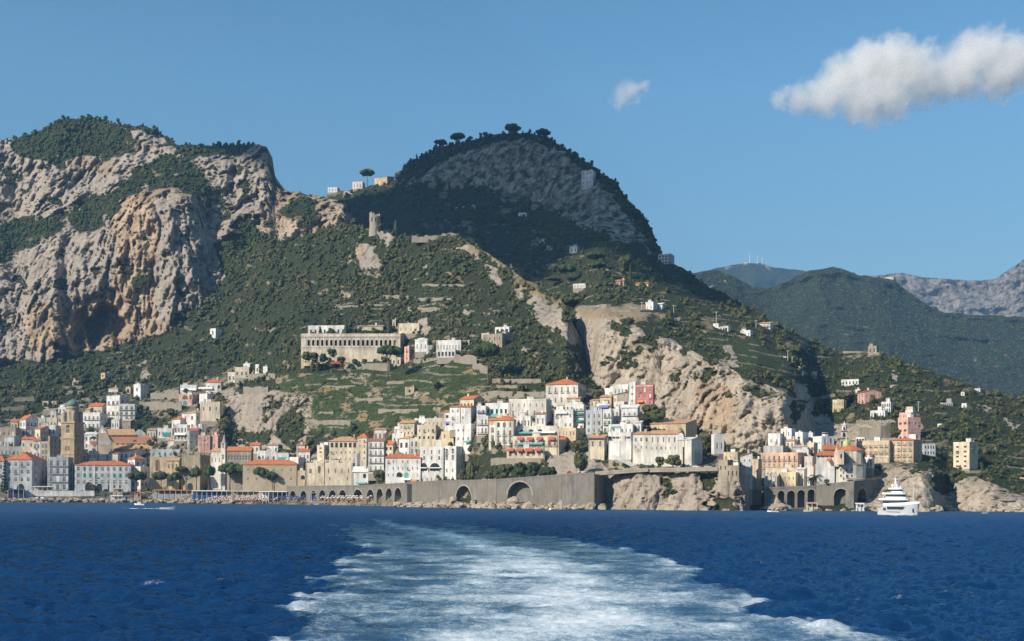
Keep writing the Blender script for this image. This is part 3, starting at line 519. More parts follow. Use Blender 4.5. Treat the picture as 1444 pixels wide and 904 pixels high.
scatter('vineyard_foliage', 'light green vines and lemon pergolas growing on the terraces', 'vines', np.concatenate([p[0], p2[0]]), np.concatenate([p[1], p2[1]]), ['vine'], M['leafv'])
p = pick(B, 20000, 2.2, 5.0, lambda px, py, v, d, w: np.any([inpoly(px, py, q) for q in WOODS], 0) * .55, 10)
scatter('pine_wood', 'pine wood crowning the left mountain and its ledges', 'pine wood', p[0], p[1], ['tree'], M['pine'], (1, 2, 3, 4))
DOMETOP = lambda px, py: (py < np.interp(px, [550, 575, 640, 690, 740, 790, 850, 890, 930], [290, 262, 222, 205, 198, 215, 262, 315, 375]))
p = pick(C, 34000, 2.0, 4.4, lambda px, py, v, d, w: ((px > 555) & (px < 935) & DOMETOP(px, py)) * .9, 12)
scatter('summit_wood', 'dark wood along the summit of the domed mountain', 'wood', p[0], p[1], ['tree'], M['leafd'], (4, 5, 6))
p = pick(Dl, 14000, 1.0, 2.0, lambda px, py, v, d, w: (v > .4) * .95, 13)
scatter('far_forest', 'forest covering the hazy far hill', 'forest', p[0], p[1], ['bush'], M['leaff'])
# ================================================================ buildings
WIN = {}
def win_mesh(style, w, h, d=.35):
    """window set into an opening: origin at the bottom centre of the opening in the wall plane, outside is -y"""
    k = (style, round(w, 1), round(h, 1)); w, h = k[1], k[2]
    if k in WIN: return WIN[k]
    m = MB(); t = .09 * w + .04; fr = {'s': 'green', 'n': 'brownw', 'c': 'slabw', 'k': 'brownw', 'g': 'green'}.get(style, 'frame')
    m.box(-w / 2, d * .55, 0, w / 2, d * .6, h, 1)
    if style in 'ckg':
        for s in (-1, 1): m.box(min(0, s * w / 2) + .03, d * .1, .02, max(0, s * w / 2) - .03, d * .25, h - .03, 0)
    elif style != 'o':
        for x0, x1 in ((-w / 2, -w / 2 + t), (w / 2 - t, w / 2), (-t / 2.6, t / 2.6)): m.box(x0, d * .3, 0, x1, d * .54, h, 0)
        for z0, z1 in ((0, t), (h - t, h), (h * .62, h * .62 + t * .7)): m.box(-w / 2, d * .28, z0, w / 2, d * .53, z1, 0)
    if style in 'sn':
        for s in (-1, 1):
            x = s * w * .5; m.box(min(x, x + s * w * .42), -.12, 0, max(x, x + s * w * .42), -.02, h, 0)
    else: m.box(-w / 2 - .15, -.14, -.16, w / 2 + .15, .02, -.01, 2)
    if style == 'a':
        n = 7; ring = [(-w / 2 - .18, h), (-w / 2 - .18, h * .72)]
        pts = [(math.cos(math.pi * i / n) * (w / 2 + .2), h * .98 + math.sin(math.pi * i / n) * w * .42) for i in range(n + 1)]
        m.hull([(p[0], -.02, p[1]) for p in pts], [(p[0], -.1, p[1]) for p in pts], 2)
        pts = [(math.cos(math.pi * i / n) * (w / 2), h * .98 + math.sin(math.pi * i / n) * w * .36) for i in range(n + 1)]
        m.hull([(p[0], -.11, p[1]) for p in pts], [(p[0], -.13, p[1]) for p in pts], 1)
    WIN[k] = m.mesh('window_' + style, [M[fr], M['glass'], M['offwhite']]); return WIN[k]
BALC = {}
def balcony_mesh(w, d=1.1):
    k = round(w, 1)
    if k in BALC: return BALC[k]
    m = MB(); w = k; m.box(-w / 2, -d, -.2, w / 2, 0, -.02, 0)
    for z in (.45, .98): m.box(-w / 2, -d, z, w / 2, -d + .06, z + .07, 1)
    n = max(3, int(w / .5))
    for i in range(n + 1): x = -w / 2 + .04 + (w - .08) * i / n; m.box(x - .03, -d + .01, -.02, x + .03, -d + .05, .45, 1); m.box(x - .03, -d + .01, .52, x + .03, -d + .05, .98, 1)
    for s in (-1, 1): m.box(s * w / 2 - .04, -d + .06, .98, s * w / 2 + .04, 0, 1.05, 1)
    BALC[k] = m.mesh('balcony', [M['offwhite'], M['rail']]); return BALC[k]
def wall_face(m, o, tx, wid, z0, z1, holes, nrm, rec=.35, mi=0, fnd=True):
    """vertical wall with real openings; o = lower corner, tx = direction along the wall, holes (a, za, b, zb)"""
    o, tx, nrm = Vector(o), Vector(tx), Vector(nrm); xs = sorted({0.0, wid, *[h[0] for h in holes], *[h[2] for h in holes]}); zs = sorted({z0, min(0.0, z1), z1, *[h[1] for h in holes], *[h[3] for h in holes]})
    P = lambda a, z, d=0.0: o + tx * a + Vector((0, 0, z)) - nrm * d
    for i in range(len(xs) - 1):
        j = 0
        while j < len(zs) - 1:
            a, b = xs[i], xs[i + 1]; cxm = (a + b) / 2; hid = lambda q: any(h[0] < cxm < h[2] and h[1] < (zs[q] + zs[q + 1]) / 2 < h[3] for h in holes)
            if hid(j): j += 1; continue
            m.poly([P(a, zs[j]), P(b, zs[j]), P(b, zs[j + 1]), P(a, zs[j + 1])], 1 if zs[j + 1] <= 0 and fnd else mi); j += 1
    for a, za, b, zb in holes:
        m.poly([P(a, za), P(a, zb), P(a, zb, rec), P(a, za, rec)], mi); m.poly([P(b, zb), P(b, za), P(b, za, rec), P(b, zb, rec)], mi)
        m.poly([P(a, zb), P(b, zb), P(b, zb, rec), P(a, zb, rec)], mi); m.poly([P(b, za), P(a, za), P(a, za, rec), P(b, za, rec)], mi)
def grid_holes(wid, H, spec, zb=0.0):
    """spec = (rows, cols, style[, wfrac, hfrac, z0frac, z1frac])"""
    rows, cols, st = spec[:3]; wf, hf = (spec[3], spec[4]) if len(spec) > 4 else (.40, .56); f0, f1 = (spec[5], spec[6]) if len(spec) > 6 else (.02, .97)
    out = []; pz = H * (f1 - f0) / rows; pxx = wid * .96 / cols
    w = min(2.5 if wf <= .5 else 4.5, max(.7, pxx * wf * 1.25), pxx * .85); hh = pz * min(.8, hf * 1.3)
    if len(spec) > 6 and (hf <= .2 or (rows == 1 and hf < .35)): hh = min(H * hf, pz * .82)
    h = min(3.6 if hf <= .6 else 5, max(hh, min(1.1, pz * .8)))
    for r in range(rows):
        for c in range(cols):
            a = wid * .02 + pxx * (c + .5) - w / 2; z = zb + H * f0 + pz * r + (pz - h) * .42; out.append((a, z, a + w, z + h, r, c))
    return out, st
TOWN = []
def bld(name, label, cat, x0, xc, x1, yt, yb, col='white', roof='f', rh=5, L=None, R_=None, D=None, yaw=None, deep=None, ext=(), group=None, lay=None, rcol=None, found=5.0, off=0.0):
    lay = lay or A; D = float(lay.depth(xc, yb)) + off if D is None else D
    phi = math.atan((xc - CX) / F); s = D / F * math.cos(phi) ; a = (xc - x0) * s; b = (x1 - xc) * s; H = (yb - yt) * D / F
    if x1 > xc + .5:
        th = math.atan2(b, a) if yaw is None else R(yaw); th = min(max(th, R(14)), R(76)); wA, wB = a / math.cos(th), b / math.sin(th); ps = th + phi
    else:
        if yaw is None and yb >= 684 and lay is A:
            q0, q1 = W(x0, HY, float(A.depth(x0, yb))), W(xc, HY, D); yaw = max(-8, min(32, math.degrees(math.atan2(q0.y - q1.y, q1.x - q0.x) - phi)))
        th = R(6 if yaw is None else yaw); wA = a / math.cos(th); wB = deep or min(16, max(7, wA * .7)); ps = th + phi
    if deep: wB = deep
    cpos = W(xc, yb, D); ro = empty(name, cpos, -ps); tag(ro, label, cat, group)
    zf = -min(found if yb < 680 else 9, max(2.5, cpos.z + 1)); wall = MB(); wins = []
    for spec, o, tx, wid, nr, rz in ((L, (-wA, 0, 0), (1, 0, 0), wA, (0, -1, 0), 0.0), (R_, (0, 0, 0), (0, 1, 0), wB, (1, 0, 0), math.pi / 2)):
        holes = []; specs = [] if spec is None else (spec if isinstance(spec, list) else [spec])
        for sp in specs:
            hs, st = grid_holes(wid, H, sp)
            for a_, za, b_, zb, r, c in hs:
                holes.append((a_, za, b_, zb)); ctr = Vector(o) + Vector(tx) * ((a_ + b_) / 2) + Vector((0, 0, za)); wins.append((st, b_ - a_, zb - za, ctr, rz, r))
            if 'B' in st:
                for r in {h[4] for h in hs}:
                    z = [h[1] for h in hs if h[4] == r][0]; wins.append(('B', wid * .94, 0, Vector(o) + Vector(tx) * wid / 2 + Vector((0, 0, z)), rz, r))
        wall_face(wall, o, tx, wid, zf, H, holes, nr)
    wall.poly([(0, wB, zf), (-wA, wB, zf), (-wA, wB, H), (0, wB, H)]); wall.poly([(-wA, wB, zf), (-wA, 0, zf), (-wA, 0, H), (-wA, wB, H)])
    rz_ = rh * D / F; e = .55
    rt = M[rcol] if rcol else None; rm = MB()
    if roof in 'fn':
        ph = .9 if roof == 'f' else .3; q = .3
        for X0, Y0, X1, Y1 in ((-wA, 0, 0, q), (-wA, wB - q, 0, wB), (-wA, q, -wA + q, wB - q), (-q, q, 0, wB - q)): wall.box(X0 - .05, Y0 - .05, H + .003, X1 + .05, Y1 + .05, H + ph)
        rm.box(-wA + q + .06, q + .06, H - .2, -q - .06, wB - q - .06, H + .15); rt = rt or M['slab' if random.random() < .5 else 'slabw']
    elif roof == 'h':
        X0, X1, Y0, Y1 = -wA - e, e, -e, wB + e; r = min(X1 - X0, Y1 - Y0) * .5
        if X1 - X0 >= Y1 - Y0: r0, r1 = (X0 + r, (Y0 + Y1) / 2), (X1 - r, (Y0 + Y1) / 2)
        else: r0, r1 = ((X0 + X1) / 2, Y0 + r), ((X0 + X1) / 2, Y1 - r)
        zt = H + rz_; z = H + .003; c = [(X0, Y0, z), (X1, Y0, z), (X1, Y1, z), (X0, Y1, z)]; A0, A1 = (*r0, zt), (*r1, zt)
        if X1 - X0 >= Y1 - Y0: fs = [[c[0], c[1], A1, A0], [c[1], c[2], A1], [c[2], c[3], A0, A1], [c[3], c[0], A0]]
        else: fs = [[c[0], c[1], A0], [c[1], c[2], A1, A0], [c[2], c[3], A1], [c[3], c[0], A0, A1]]
        for f in fs: rm.poly(f)
        rm.poly([(p[0], p[1], z - .0) for p in reversed(c)]); rm.box(X0, Y0, H - .28, X1, Y0 + .18, H); rt = rt or M['tile']
    elif roof in 'gs':
        X0, X1 = -wA - .35, .35; ym = wB * (.5 if roof == 'g' else .97); zt = H + rz_; t_ = .22
        rm.hull([(X0, -e, H + .003), (X1, -e, H + .003), (X1, ym, zt), (X0, ym, zt)], [(X0, -e, H + t_), (X1, -e, H + t_), (X1, ym, zt + t_), (X0, ym, zt + t_)])
        if roof == 'g': rm.hull([(X0, ym, zt), (X1, ym, zt), (X1, wB + e, H + .003), (X0, wB + e, H + .003)], [(X0, ym, zt + t_), (X1, ym, zt + t_), (X1, wB + e, H + t_), (X0, wB + e, H + t_)])
        for X in (-wA, 0): wall.poly([(X, 0, H), (X, wB, H), (X, ym, zt - .02)])
        if roof == 's': wall.poly([(-wA, wB, H), (0, wB, H), (0, ym, zt - .02), (-wA, ym, zt - .02)])
        rt = rt or M['tile']
    elif roof == 'y':
        Y0, Y1 = -.35, wB + .35; xm = -wA / 2; zt = H + rz_; t_ = .22
        for xa, za, xb, zb in ((-wA - e, H + .003, xm, zt), (xm, zt, e, H + .003)):
            rm.hull([(xa, Y0, za), (xb, Y0, zb), (xb, Y1, zb), (xa, Y1, za)], [(xa, Y0, za + t_), (xb, Y0, zb + t_), (xb, Y1, zb + t_), (xa, Y1, za + t_)])
        for Y in (0, wB): wall.poly([(-wA, Y, H), (0, Y, H), (xm, Y, zt - .02)])
        rt = rt or M['tile']
    elif roof == 'd':
        for q in (.0,): wall.box(-wA - .05, -.05, H + .003, .05, wB + .05, H + .5)
        rm.lathe([(min(wA, wB) * .46 * math.cos(t), H + .5 + rz_ * math.sin(t)) for t in (0, .3, .6, .9, 1.2, 1.5)], 14, (-wA / 2, wB / 2)); rt = rt or M['slabw']
    wall.build('wall', [M[col], M['masonry']], ro); rm.build('roof', rt, ro)
    wr = random.Random(label + 'w'); shut = wr.choice('ckkg')
    if H > 6 and wr.random() < .6:
        x = -wA * wr.choice([.03, .97, .5]); MB().box(x - .14, -.22, -1, x + .14, -.02, H - .1).build('drainpipe', M[wr.choice(['frame', 'slab', 'brown'])], ro)
    for st, w, h, ct, rz, r in wins:
        if st == 'B': link('balcony', balcony_mesh(w), ro, ct, rz); continue
        q = st[0]; rw = wr.random()
        if q in 'ws' and rw < .20: q = shut if q == 'w' else 'g'
        link('window', win_mesh(q, w, h), ro, ct, rz)
        if 'b' not in st and 'B' not in st and wr.random() < .13 and r > 0: link('balcony', balcony_mesh(w + 1.0, .9), ro, ct - Vector((0, 0, .02)), rz)
        if 'b' in st: link('balcony', balcony_mesh(w + 1.2, .9), ro, ct - Vector((0, 0, .02)), rz)
    rr = random.Random(label)
    if H > 5 and rr.random() < .75 and roof != 'd':
        x = -wA * rr.uniform(.15, .85); y = wB * rr.uniform(.45, .8); zz = H - .5; k = rr.uniform(.4, .8); tp = H + (rz_ if roof in 'hgs' else 0) + rr.uniform(.9, 1.8)
        MB().box(x - k, y - k * .7, zz, x + k, y + k * .7, tp).box(x - k - .12, y - k * .7 - .12, tp + .003, x + k + .12, y + k * .7 + .12, tp + .25).build('chimney', M[rr.choice(['offwhite', 'white', 'beige'])], ro)
    if roof in 'fn' and wA > 6 and rr.random() < .6:
        x = -wA * rr.uniform(.3, .8); y = wB * rr.uniform(.4, .6); w = min(wA * .2, rr.uniform(1.2, 2.4)); MB().box(x - w, y - w * .7, H + .16, x + w, y + w * .7, H + rr.uniform(2, 3)).box(x - w - .15, y - w * .7 - .15, H + 3.003, x + w + .15, y + w * .7 + .15, H + 3.2).build('stair_hut', M[rr.choice([col, 'white', 'offwhite'])], ro)
    pz = lambda py: (yb - py) * D / F
    pxl = lambda px: (px - xc) * s / math.cos(th)
    for ex in ext:
        k = ex[0]
        if k == 'awn':
            _, a0, a1, y0, h, cl = ex[:6]; dp = ex[6] if len(ex) > 6 else 1.8; X0, X1, z = pxl(a0), pxl(a1), pz(y0); hz = h * D / F
            MB().hull([(X0, -.02, z - .1), (X1, -.02, z - .1), (X1, -dp, z - hz - .1), (X0, -dp, z - hz - .1)], [(X0, -.02, z), (X1, -.02, z), (X1, -dp, z - hz), (X0, -dp, z - hz)]).box(X0, -dp - .04, z - hz - .55, X1, -dp, z - hz - .1).build('awning', M[cl], ro)
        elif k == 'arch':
            _, a0, a1, y0, y1 = ex[:5]; cl = ex[5] if len(ex) > 5 else 'dark'; X0, X1, zt, zb = pxl(a0), pxl(a1), pz(y0), pz(y1); w = (X1 - X0) / 2; xm = (X0 + X1) / 2; zs = max(zb + .2, zt - w)  # flat arched panel; the dark default paints in the opening's shade
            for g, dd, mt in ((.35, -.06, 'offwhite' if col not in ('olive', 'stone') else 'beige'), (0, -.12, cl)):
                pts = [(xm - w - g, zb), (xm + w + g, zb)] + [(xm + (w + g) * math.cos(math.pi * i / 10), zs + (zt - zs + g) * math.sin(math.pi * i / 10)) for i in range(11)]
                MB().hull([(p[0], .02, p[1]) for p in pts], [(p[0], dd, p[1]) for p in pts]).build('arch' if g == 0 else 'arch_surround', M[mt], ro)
        elif k == 'band':
            z = pz(ex[1]); MB().box(-wA - .1, -.12, z - .2, .1, -.02, z + .2).build('cornice', M[ex[2] if len(ex) > 2 else 'offwhite'], ro)
        elif k == 'merlon':
            n = ex[1]; m = MB(); st = (wA + .1) / n
            for i in range(n): m.box(-wA - .05 + st * i, -.06, H + .9, -wA - .05 + st * (i + .55), .4, H + 2.3)
            st = wB / max(2, int(n * wB / wA))
            for i in range(max(2, int(n * wB / wA))): m.box(-.36, .5 + st * i, H + .9, .06, .5 + st * (i + .55), H + 2.3)
            m.build('battlement', M[col], ro)
        elif k == 'pil':
            X = pxl(ex[1]); MB().box(X - .7, -.25, -2, X + .7, -.02, H).build('pilaster', M[ex[2] if len(ex) > 2 else 'white'], ro)
        elif k == 'pergola':
            z = pz(ex[1]); m = MB()
            for i in range(7): x = -wA + wA * i / 6; m.box(x - .1, -2.6, z, x + .1, 1.2, z + .18); 
            for i in range(4): x = -wA + wA * i / 3; m.box(x - .12, -2.5, -1, x + .12, -2.3, z)
            m.build('pergola', M['frame'], ro)
        elif k == 'door':
            _, a0, a1, y0, cl = ex; MB().box(pxl(a0), -.08, -.5, pxl(a1), .02, pz(y0)).build('door', M[cl], ro)
    TOWN.append((ro, wA, wB, H)); return ro
def hs(*a, **k): return bld('house', a[0], 'house', *a[1:], **k)
def ht(*a, **k): return bld('hotel', a[0], 'hotel', *a[1:], **k)
# ---- left sea front
ht('long white seafront hotel under an orange roof, right of the bell tower', 105, 184, 186, 656, 694, 'bluegrey', 'h', 6, [(3, 9, 'w', .34, .5, .26, .98)], yaw=-10, deep=22, ext=[('pil', 107), ('pil', 133), ('band', 679), ('arch', 120, 131, 680, 693), ('arch', 136, 144, 682, 693), ('door', 152, 154, 684, 'dark'), ('door', 160, 162, 684, 'dark'), ('door', 168, 170, 684, 'dark')])  # white front painted blue grey as in shade, pilasters white as if sunlit
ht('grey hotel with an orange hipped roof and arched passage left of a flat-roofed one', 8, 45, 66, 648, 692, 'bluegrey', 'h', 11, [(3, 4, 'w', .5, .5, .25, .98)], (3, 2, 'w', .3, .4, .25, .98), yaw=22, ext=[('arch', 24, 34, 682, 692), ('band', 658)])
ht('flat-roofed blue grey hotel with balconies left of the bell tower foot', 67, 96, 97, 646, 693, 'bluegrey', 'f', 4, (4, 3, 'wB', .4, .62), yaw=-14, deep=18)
hs('narrow cream house squeezed between the blue grey hotel and the long white hotel', 96, 103, 106, 655, 692, 'cream', 'f', 4, (3, 1, 'w'), off=6)
hs('long grey building with small windows behind the hipped orange hotel roof', 0, 34, 37, 630, 646, 'grey', 'n', 3, (1, 6, 'w', .3, .3), off=8)
hs('grey seafront house cut by the left edge behind a palm', -30, 6, 8, 650, 692, 'bluegrey', 'h', 7, (3, 4, 'w'), yaw=-8)
hs('small cream house with four windows beside the dark stone block left of the bell tower', 58, 68, 69, 624, 650, 'cream', 'f', 3, (3, 2, 'w'))
hs('dark stone block with shuttered windows touching the bell tower on its left', 68, 70, 87, 616, 652, 'stone', 'f', 3, None, (4, 3, 'w'), yaw=66)
hs('cream house with a small orange roof above the hipped hotel roof', 30, 47, 52, 620, 646, 'cream', 'g', 4, (2, 3, 'w'))
hs('white house with a brown lean-to roof left of the four-windowed cream house', 47, 57, 58, 622, 648, 'white', 's', 4, (2, 2, 'w'), rcol='brown')
hs('tall cream slab house with an orange roof edge among the upper left houses', 49, 57, 68, 605, 634, 'cream', 's', 5, (2, 1, 'w', .3, .3), (3, 3, 'w'))
hs('white house with laundry balconies behind the tall cream slab house', 58, 78, 84, 601, 628, 'white', 'f', 3, (2, 4, 'wb'))
hs('white house with twin orange gables at the upper left edge of the town', 27, 36, 53, 592, 622, 'white', 'g', 7, (3, 2, 'w'), (3, 3, 'wB'))
hs('low cream house with orange roof left of the twin-gabled house', 15, 25, 28, 595, 606, 'cream', 'g', 4, (1, 2, 'w'))
hs('cream house with three tall windows high at left', 65, 80, 82, 589, 606, 'cream', 'n', 3, (1, 3, 'w', .35, .6))
hs('yellow box house just left of the bell tower lantern', 80, 89, 91, 586, 598, 'yellow', 'n', 3, (1, 1, 'w', .25, .3))
hs('white cube above the cream house with three tall windows', 71, 79, 81, 581, 594, 'white', 'f', 3, (1, 1, 'w'))
hs('white house with low domed roof behind the bell tower lantern', 82, 93, 97, 575, 592, 'white', 'd', 4, (2, 2, 'w'))
hs('grey house with flat terrace at the left edge behind the long grey building', -4, 22, 30, 603, 632, 'stone', 'n', 3, (2, 4, 'w', .3, .35))
hs('teal grey shed-roofed house below the grey terrace house', 6, 20, 28, 616, 634, 'bluegrey', 's', 3, (1, 3, 'w'), rcol='slab')
hs('white house with blue shadowed right side, right of the bell tower lantern', 117, 141, 152, 583, 606, 'white', 'f', 3, (2, 4, 'wB', .4, .5), (2, 2, 'w'))
hs('cream house under a wide orange roof above the blue shadowed white house', 125, 144, 152, 573, 588, 'cream', 'g', 5, (1, 3, 'w'))
hs('ochre house with brown roof stuck between bell tower and orange roofed cream house', 120, 127, 141, 577, 590, 'ochre', 'g', 4, (1, 1, 'w'), rcol='tan')
hs('large white terraced house with lilac shaded side on the left hill', 150, 169, 183, 559, 590, 'white', 'f', 3, (2, 3, 'wb'), (2, 2, 'w', .3, .3, .3, .98))
hs('small white storey with a brown hipped roof crowning the large white terraced house', 153, 166, 173, 548, 560, 'white', 'h', 3, (1, 3, 'w'), rcol='tan', off=10)
hs('white balconied house leaning on the right of the large white terraced house', 167, 190, 193, 571, 594, 'white', 'f', 3, (3, 3, 'wB', .5, .55))
hs('white cube tower house with two windows standing alone on the left hill', 188, 198, 209, 543, 564, 'white', 'f', 3, (2, 1, 'w'), None)
hs('small ruined pink cabin left of the white cube tower house', 177, 184, 187, 546, 556, 'beige', 'n', 2, (1, 1, 'o'))
hs('lone pinkish ruined house in the wood below the grotto', 142, 148, 158, 526, 539, 'beige', 'n', 2, (2, 1, 'o', .3, .4), (1, 2, 'o'))
bld('villa', 'pink arcaded villa with red awnings and a white upper storey', 'villa', 252, 271, 280, 556, 572, 'pink', 'n', 2, None, None, ext=[('arch', 257, 265, 557, 563, 'brownw'), ('arch', 267, 271, 557, 563, 'brownw'), ('arch', 258, 264, 565, 571, 'awgreen'), ('arch', 252.6, 256, 565, 571, 'awgreen')])
hs('white upper house with long awnings behind the pink arcaded villa', 254, 278, 281, 544, 558, 'white', 'f', 3, (1, 5, 'w', .5, .4), ext=[('awn', 255, 277, 548, 2, 'awwhite')], off=10)
hs('small house with an orange hipped roof right above the pink arcaded villa', 262, 277, 279, 541, 550, 'cream', 'h', 4, None, off=22)
hs('white house with an orange roof and one arched window right of the pink villa', 290, 311, 315, 539, 553, 'white', 'h', 5, (1, 3, 'w', .2, .4), ext=[('arch', 307, 310, 543, 548), ('awn', 280, 300, 546, 2, 'awwhite')])
hs('white house with blue shaded side below the arched-window house', 281, 292, 307, 556, 572, 'white', 'f', 3, (1, 2, 'w'), None)
hs('big cream block on the edge of the shaded rock wall', 282, 310, 317, 567, 594, 'cream', 'n', 2, (1, 3, 'w', .2, .3, .4, .95), None)
hs('white double house with brown hipped roof above the pink houses', 256, 276, 297, 582, 606, 'white', 'h', 5, (2, 2, 'w', .25, .35), (1, 4, 'w', .3, .4, .5, 1), rcol='tan')
hs('white house with orange hipped roof and two windows on its lit side', 242, 254, 269, 591, 614, 'white', 'h', 5, (1, 2, 'w', .3, .4, .4, .9), (1, 2, 'w'))
hs('low white house with a bright green awning above the cathedral roofs', 222, 243, 246, 604, 618, 'white', 'n', 2, (1, 4, 'w', .3, .35), ext=[('awn', 230, 240, 610, 5, 'awgreen', .4)])
hs('white terrace house below the house with two windows on its lit side', 245, 264, 268, 600, 622, 'white', 'f', 3, (2, 4, 'w'), ext=[('awn', 246, 262, 611, 2, 'awwhite')])
hs('shaded grey white house with two small windows beside the dark rock', 280, 284, 299, 599, 618, 'white', 'f', 3, None, (1, 3, 'w', .25, .3))
hs('terrace with a dark red awning between white houses above the pink houses', 266, 281, 283, 604, 620, 'grey', 'n', 2, (1, 3, 'w'), ext=[('awn', 266, 281, 604, 3, 'awred', 2.5)])
hs('pink house with small upper windows left of the brighter pink house', 279, 296, 298, 614, 642, 'pink', 'n', 2, (2, 3, 'w', .25, .25, .4, 1))
hs('bright pink house half hidden behind the conical church tower', 297, 307, 316, 614, 640, 'pink', 'n', 2, (1, 1, 'w', .2, .2), (2, 2, 'w'))
hs('grey shaded house left of the two pink houses', 264, 267, 281, 608, 638, 'grey', 'n', 2, (2, 1, 'w'), (3, 2, 'w', .3, .3))
hs('white top house of the upper terraced cluster', 343, 352, 358, 514, 526, 'white', 'f', 2, (1, 2, 'w'))
hs('cream house with terrace in the upper terraced cluster', 331, 351, 357, 519, 533, 'cream', 'f', 2, (1, 3, 'w'))
hs('grey walled house at the left end of the upper terraced cluster', 321, 332, 336, 525, 540, 'offwhite', 'n', 2, (1, 2, 'w'))
hs('low bright white annex in front of the upper terraced cluster', 332, 343, 347, 529, 540, 'white', 'f', 2, (1, 2, 'w'))
hs('white house with grey side at the right of the upper terraced cluster', 360, 365, 371, 515, 527, 'white', 'f', 2, (1, 1, 'w'), (1, 1, 'w'))
hs('small white hut right of the upper terraced cluster', 371, 377, 380, 517, 526, 'white', 'n', 2, (1, 1, 'w'))
# ---- behind and right of the cathedral
hs('white house with an orange gable roof below the cathedral aisles', 168, 181, 212, 637, 658, 'white', 'g', 5, (2, 2, 'w'), (2, 4, 'w'), yaw=40)
hs('white house with an orange hipped roof and blue shaded front near the seafront pines', 180, 190, 207, 647, 672, 'white', 'h', 6, (2, 2, 'w', .3, .35), (2, 2, 'w', .3, .4))
hs('white terrace base below the blue shaded front house', 184, 198, 214, 658, 690, 'white', 'n', 2, (2, 2, 'w'), (2, 3, 'w'), off=-10)
hs('stone church house with arched portal and white upper floor', 211, 236, 241, 645, 690, 'beige', 'n', 2, (1, 4, 'w', .3, .35, .3, .7), ext=[('arch', 219, 225, 648, 664, 'brownw')])
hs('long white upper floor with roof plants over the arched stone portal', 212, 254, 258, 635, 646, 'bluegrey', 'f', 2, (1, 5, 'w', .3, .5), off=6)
hs('yellow house with a brown gable left of the dark fort', 235, 252, 256, 650, 692, 'yellow', 'g', 5, (2, 3, 'w', .3, .4, .4, .98), rcol='tan')
bld('fort', 'dark olive stone fort with battlements behind the seafront pines', 'fort', 256, 282, 297, 642, 693, 'olive', 'n', 2, (2, 3, 'w', .15, .15, .35, .8), (2, 3, 'w', .2, .2, .4, 1), ext=[('merlon', 6), ('arch', 264, 272, 681, 693)], off=-4)
bld('church', 'pale church side with brown roof left of the conical bell tower', 'church', 296, 312, 322, 637, 690, 'offwhite', 'g', 5, (1, 3, 'w', .2, .25, .65, .95), (1, 3, 'w', .2, .2, .6, .9), rcol='tan')
hs('long stone house with orange roof and arched upper windows right of the conical tower', 320, 354, 357, 636, 690, 'stone', 'g', 6, [(1, 8, 'a', .5, .2, .68, .98)], off=4)
bld('convent', 'long tan building with wide orange roof above the seafront pines', 'convent', 342, 418, 422, 655, 692, 'tuff', 'h', 7, [(2, 6, 'w', .16, .26, .30, .98)], deep=16, ext=[('band', 658, 'beige')])
hs('white low house at left of the teal awning, below the ivy rock', 362, 374, 376, 637, 652, 'white', 'f', 2, (1, 2, 'w', .3, .3))
hs('grey white house between the two low white houses below the ivy rock', 374, 390, 392, 638, 654, 'pale', 'f', 2, (1, 2, 'w', .3, .4))
hs('white house with teal awning below the ivy rock', 390, 407, 409, 639, 654, 'white', 'n', 2, (1, 3, 'w', .3, .3), ext=[('awn', 392, 404, 645, 3, 'awgreen', 1)])
hs('white house with orange lean-to roof left of the cream tower', 421, 437, 440, 637, 650, 'white', 's', 5, (1, 3, 'w', .3, .3))
hs('white house with lilac shaded side left of the cream crenellated hotel', 408, 421, 431, 645, 684, 'white', 'n', 2, (1, 1, 'w', .2, .2), (1, 2, 'w', .2, .2))
hs('pale arched house at the foot of the crenellated hotel', 418, 430, 432, 664, 690, 'beige', 'n', 2, None, ext=[('arch', 424, 430, 670, 676)])
# ---- crenellated hotel and white hotels
bld('hotel', 'cream hotel wing with battlements and an arched window, built like a castle', 'hotel', 431, 457, 459, 653, 687, 'cream', 'n', 2, [(1, 2, 'w', .25, .22, .5, .85)], ext=[('merlon', 7), ('band', 655), ('arch', 448, 452, 657, 664, 'brownw')], deep=16)
bld('hotel', 'long cream right wing with battlements beside the castle-like hotel wing', 'hotel', 458, 497, 500, 653, 686, 'cream', 'n', 2, [(1, 4, 'w', .16, .2, .5, .85), (1, 3, 'w', .12, .15, .2, .5)], ext=[('merlon', 11), ('band', 655)], deep=16, off=1)
hs('narrow cream tower house behind the battlements', 447, 457, 465, 629, 662, 'cream', 'f', 3, (3, 1, 'w', .3, .3, .5, 1), (2, 1, 'w', .3, .3, .5, 1))
ht('long cream hotel under a tan roof with a row of dark top windows', 464, 504, 506, 622, 664, 'cream', 'h', 7, [(1, 6, 'o', .5, .16, .76, .98), (2, 6, 'w', .22, .26, .3, .74)], rcol='tan', deep=14)
hs('small white loggia at the left end of the long cream hotel', 456, 463, 466, 624, 640, 'white', 'n', 2, (1, 2, 'o', .5, .4, .4, .9))
ht('cream building with a wide red brown roof behind the white hotels', 504, 517, 553, 617, 664, 'cream', 'h', 7, [(4, 2, 'w', .25, .3, .3, 1)], (3, 5, 'w', .2, .3, .3, 1), rcol='tile', yaw=24, deep=16)
hs('grey brown block with a tall window below the wide red brown roof', 500, 503, 517, 640, 680, 'lilac', 'n', 2, None, (1, 2, 'w', .3, .3, .3, .8), off=-4)
ht('tall white hotel with four rows of balconies', 519, 541, 544, 622, 668, 'white', 'g', 4, (4, 3, 'wB', .25, .45, .05, 1), rcol='brown', deep=13)
hs('white stepped house with an arched door left below the tall white hotel', 497, 519, 521, 666, 690, 'white', 's', 8, None, ext=[('arch', 512, 516, 668, 674), ('awn', 503, 517, 680, 1.5, 'awteal', 2)], rcol='slabw')
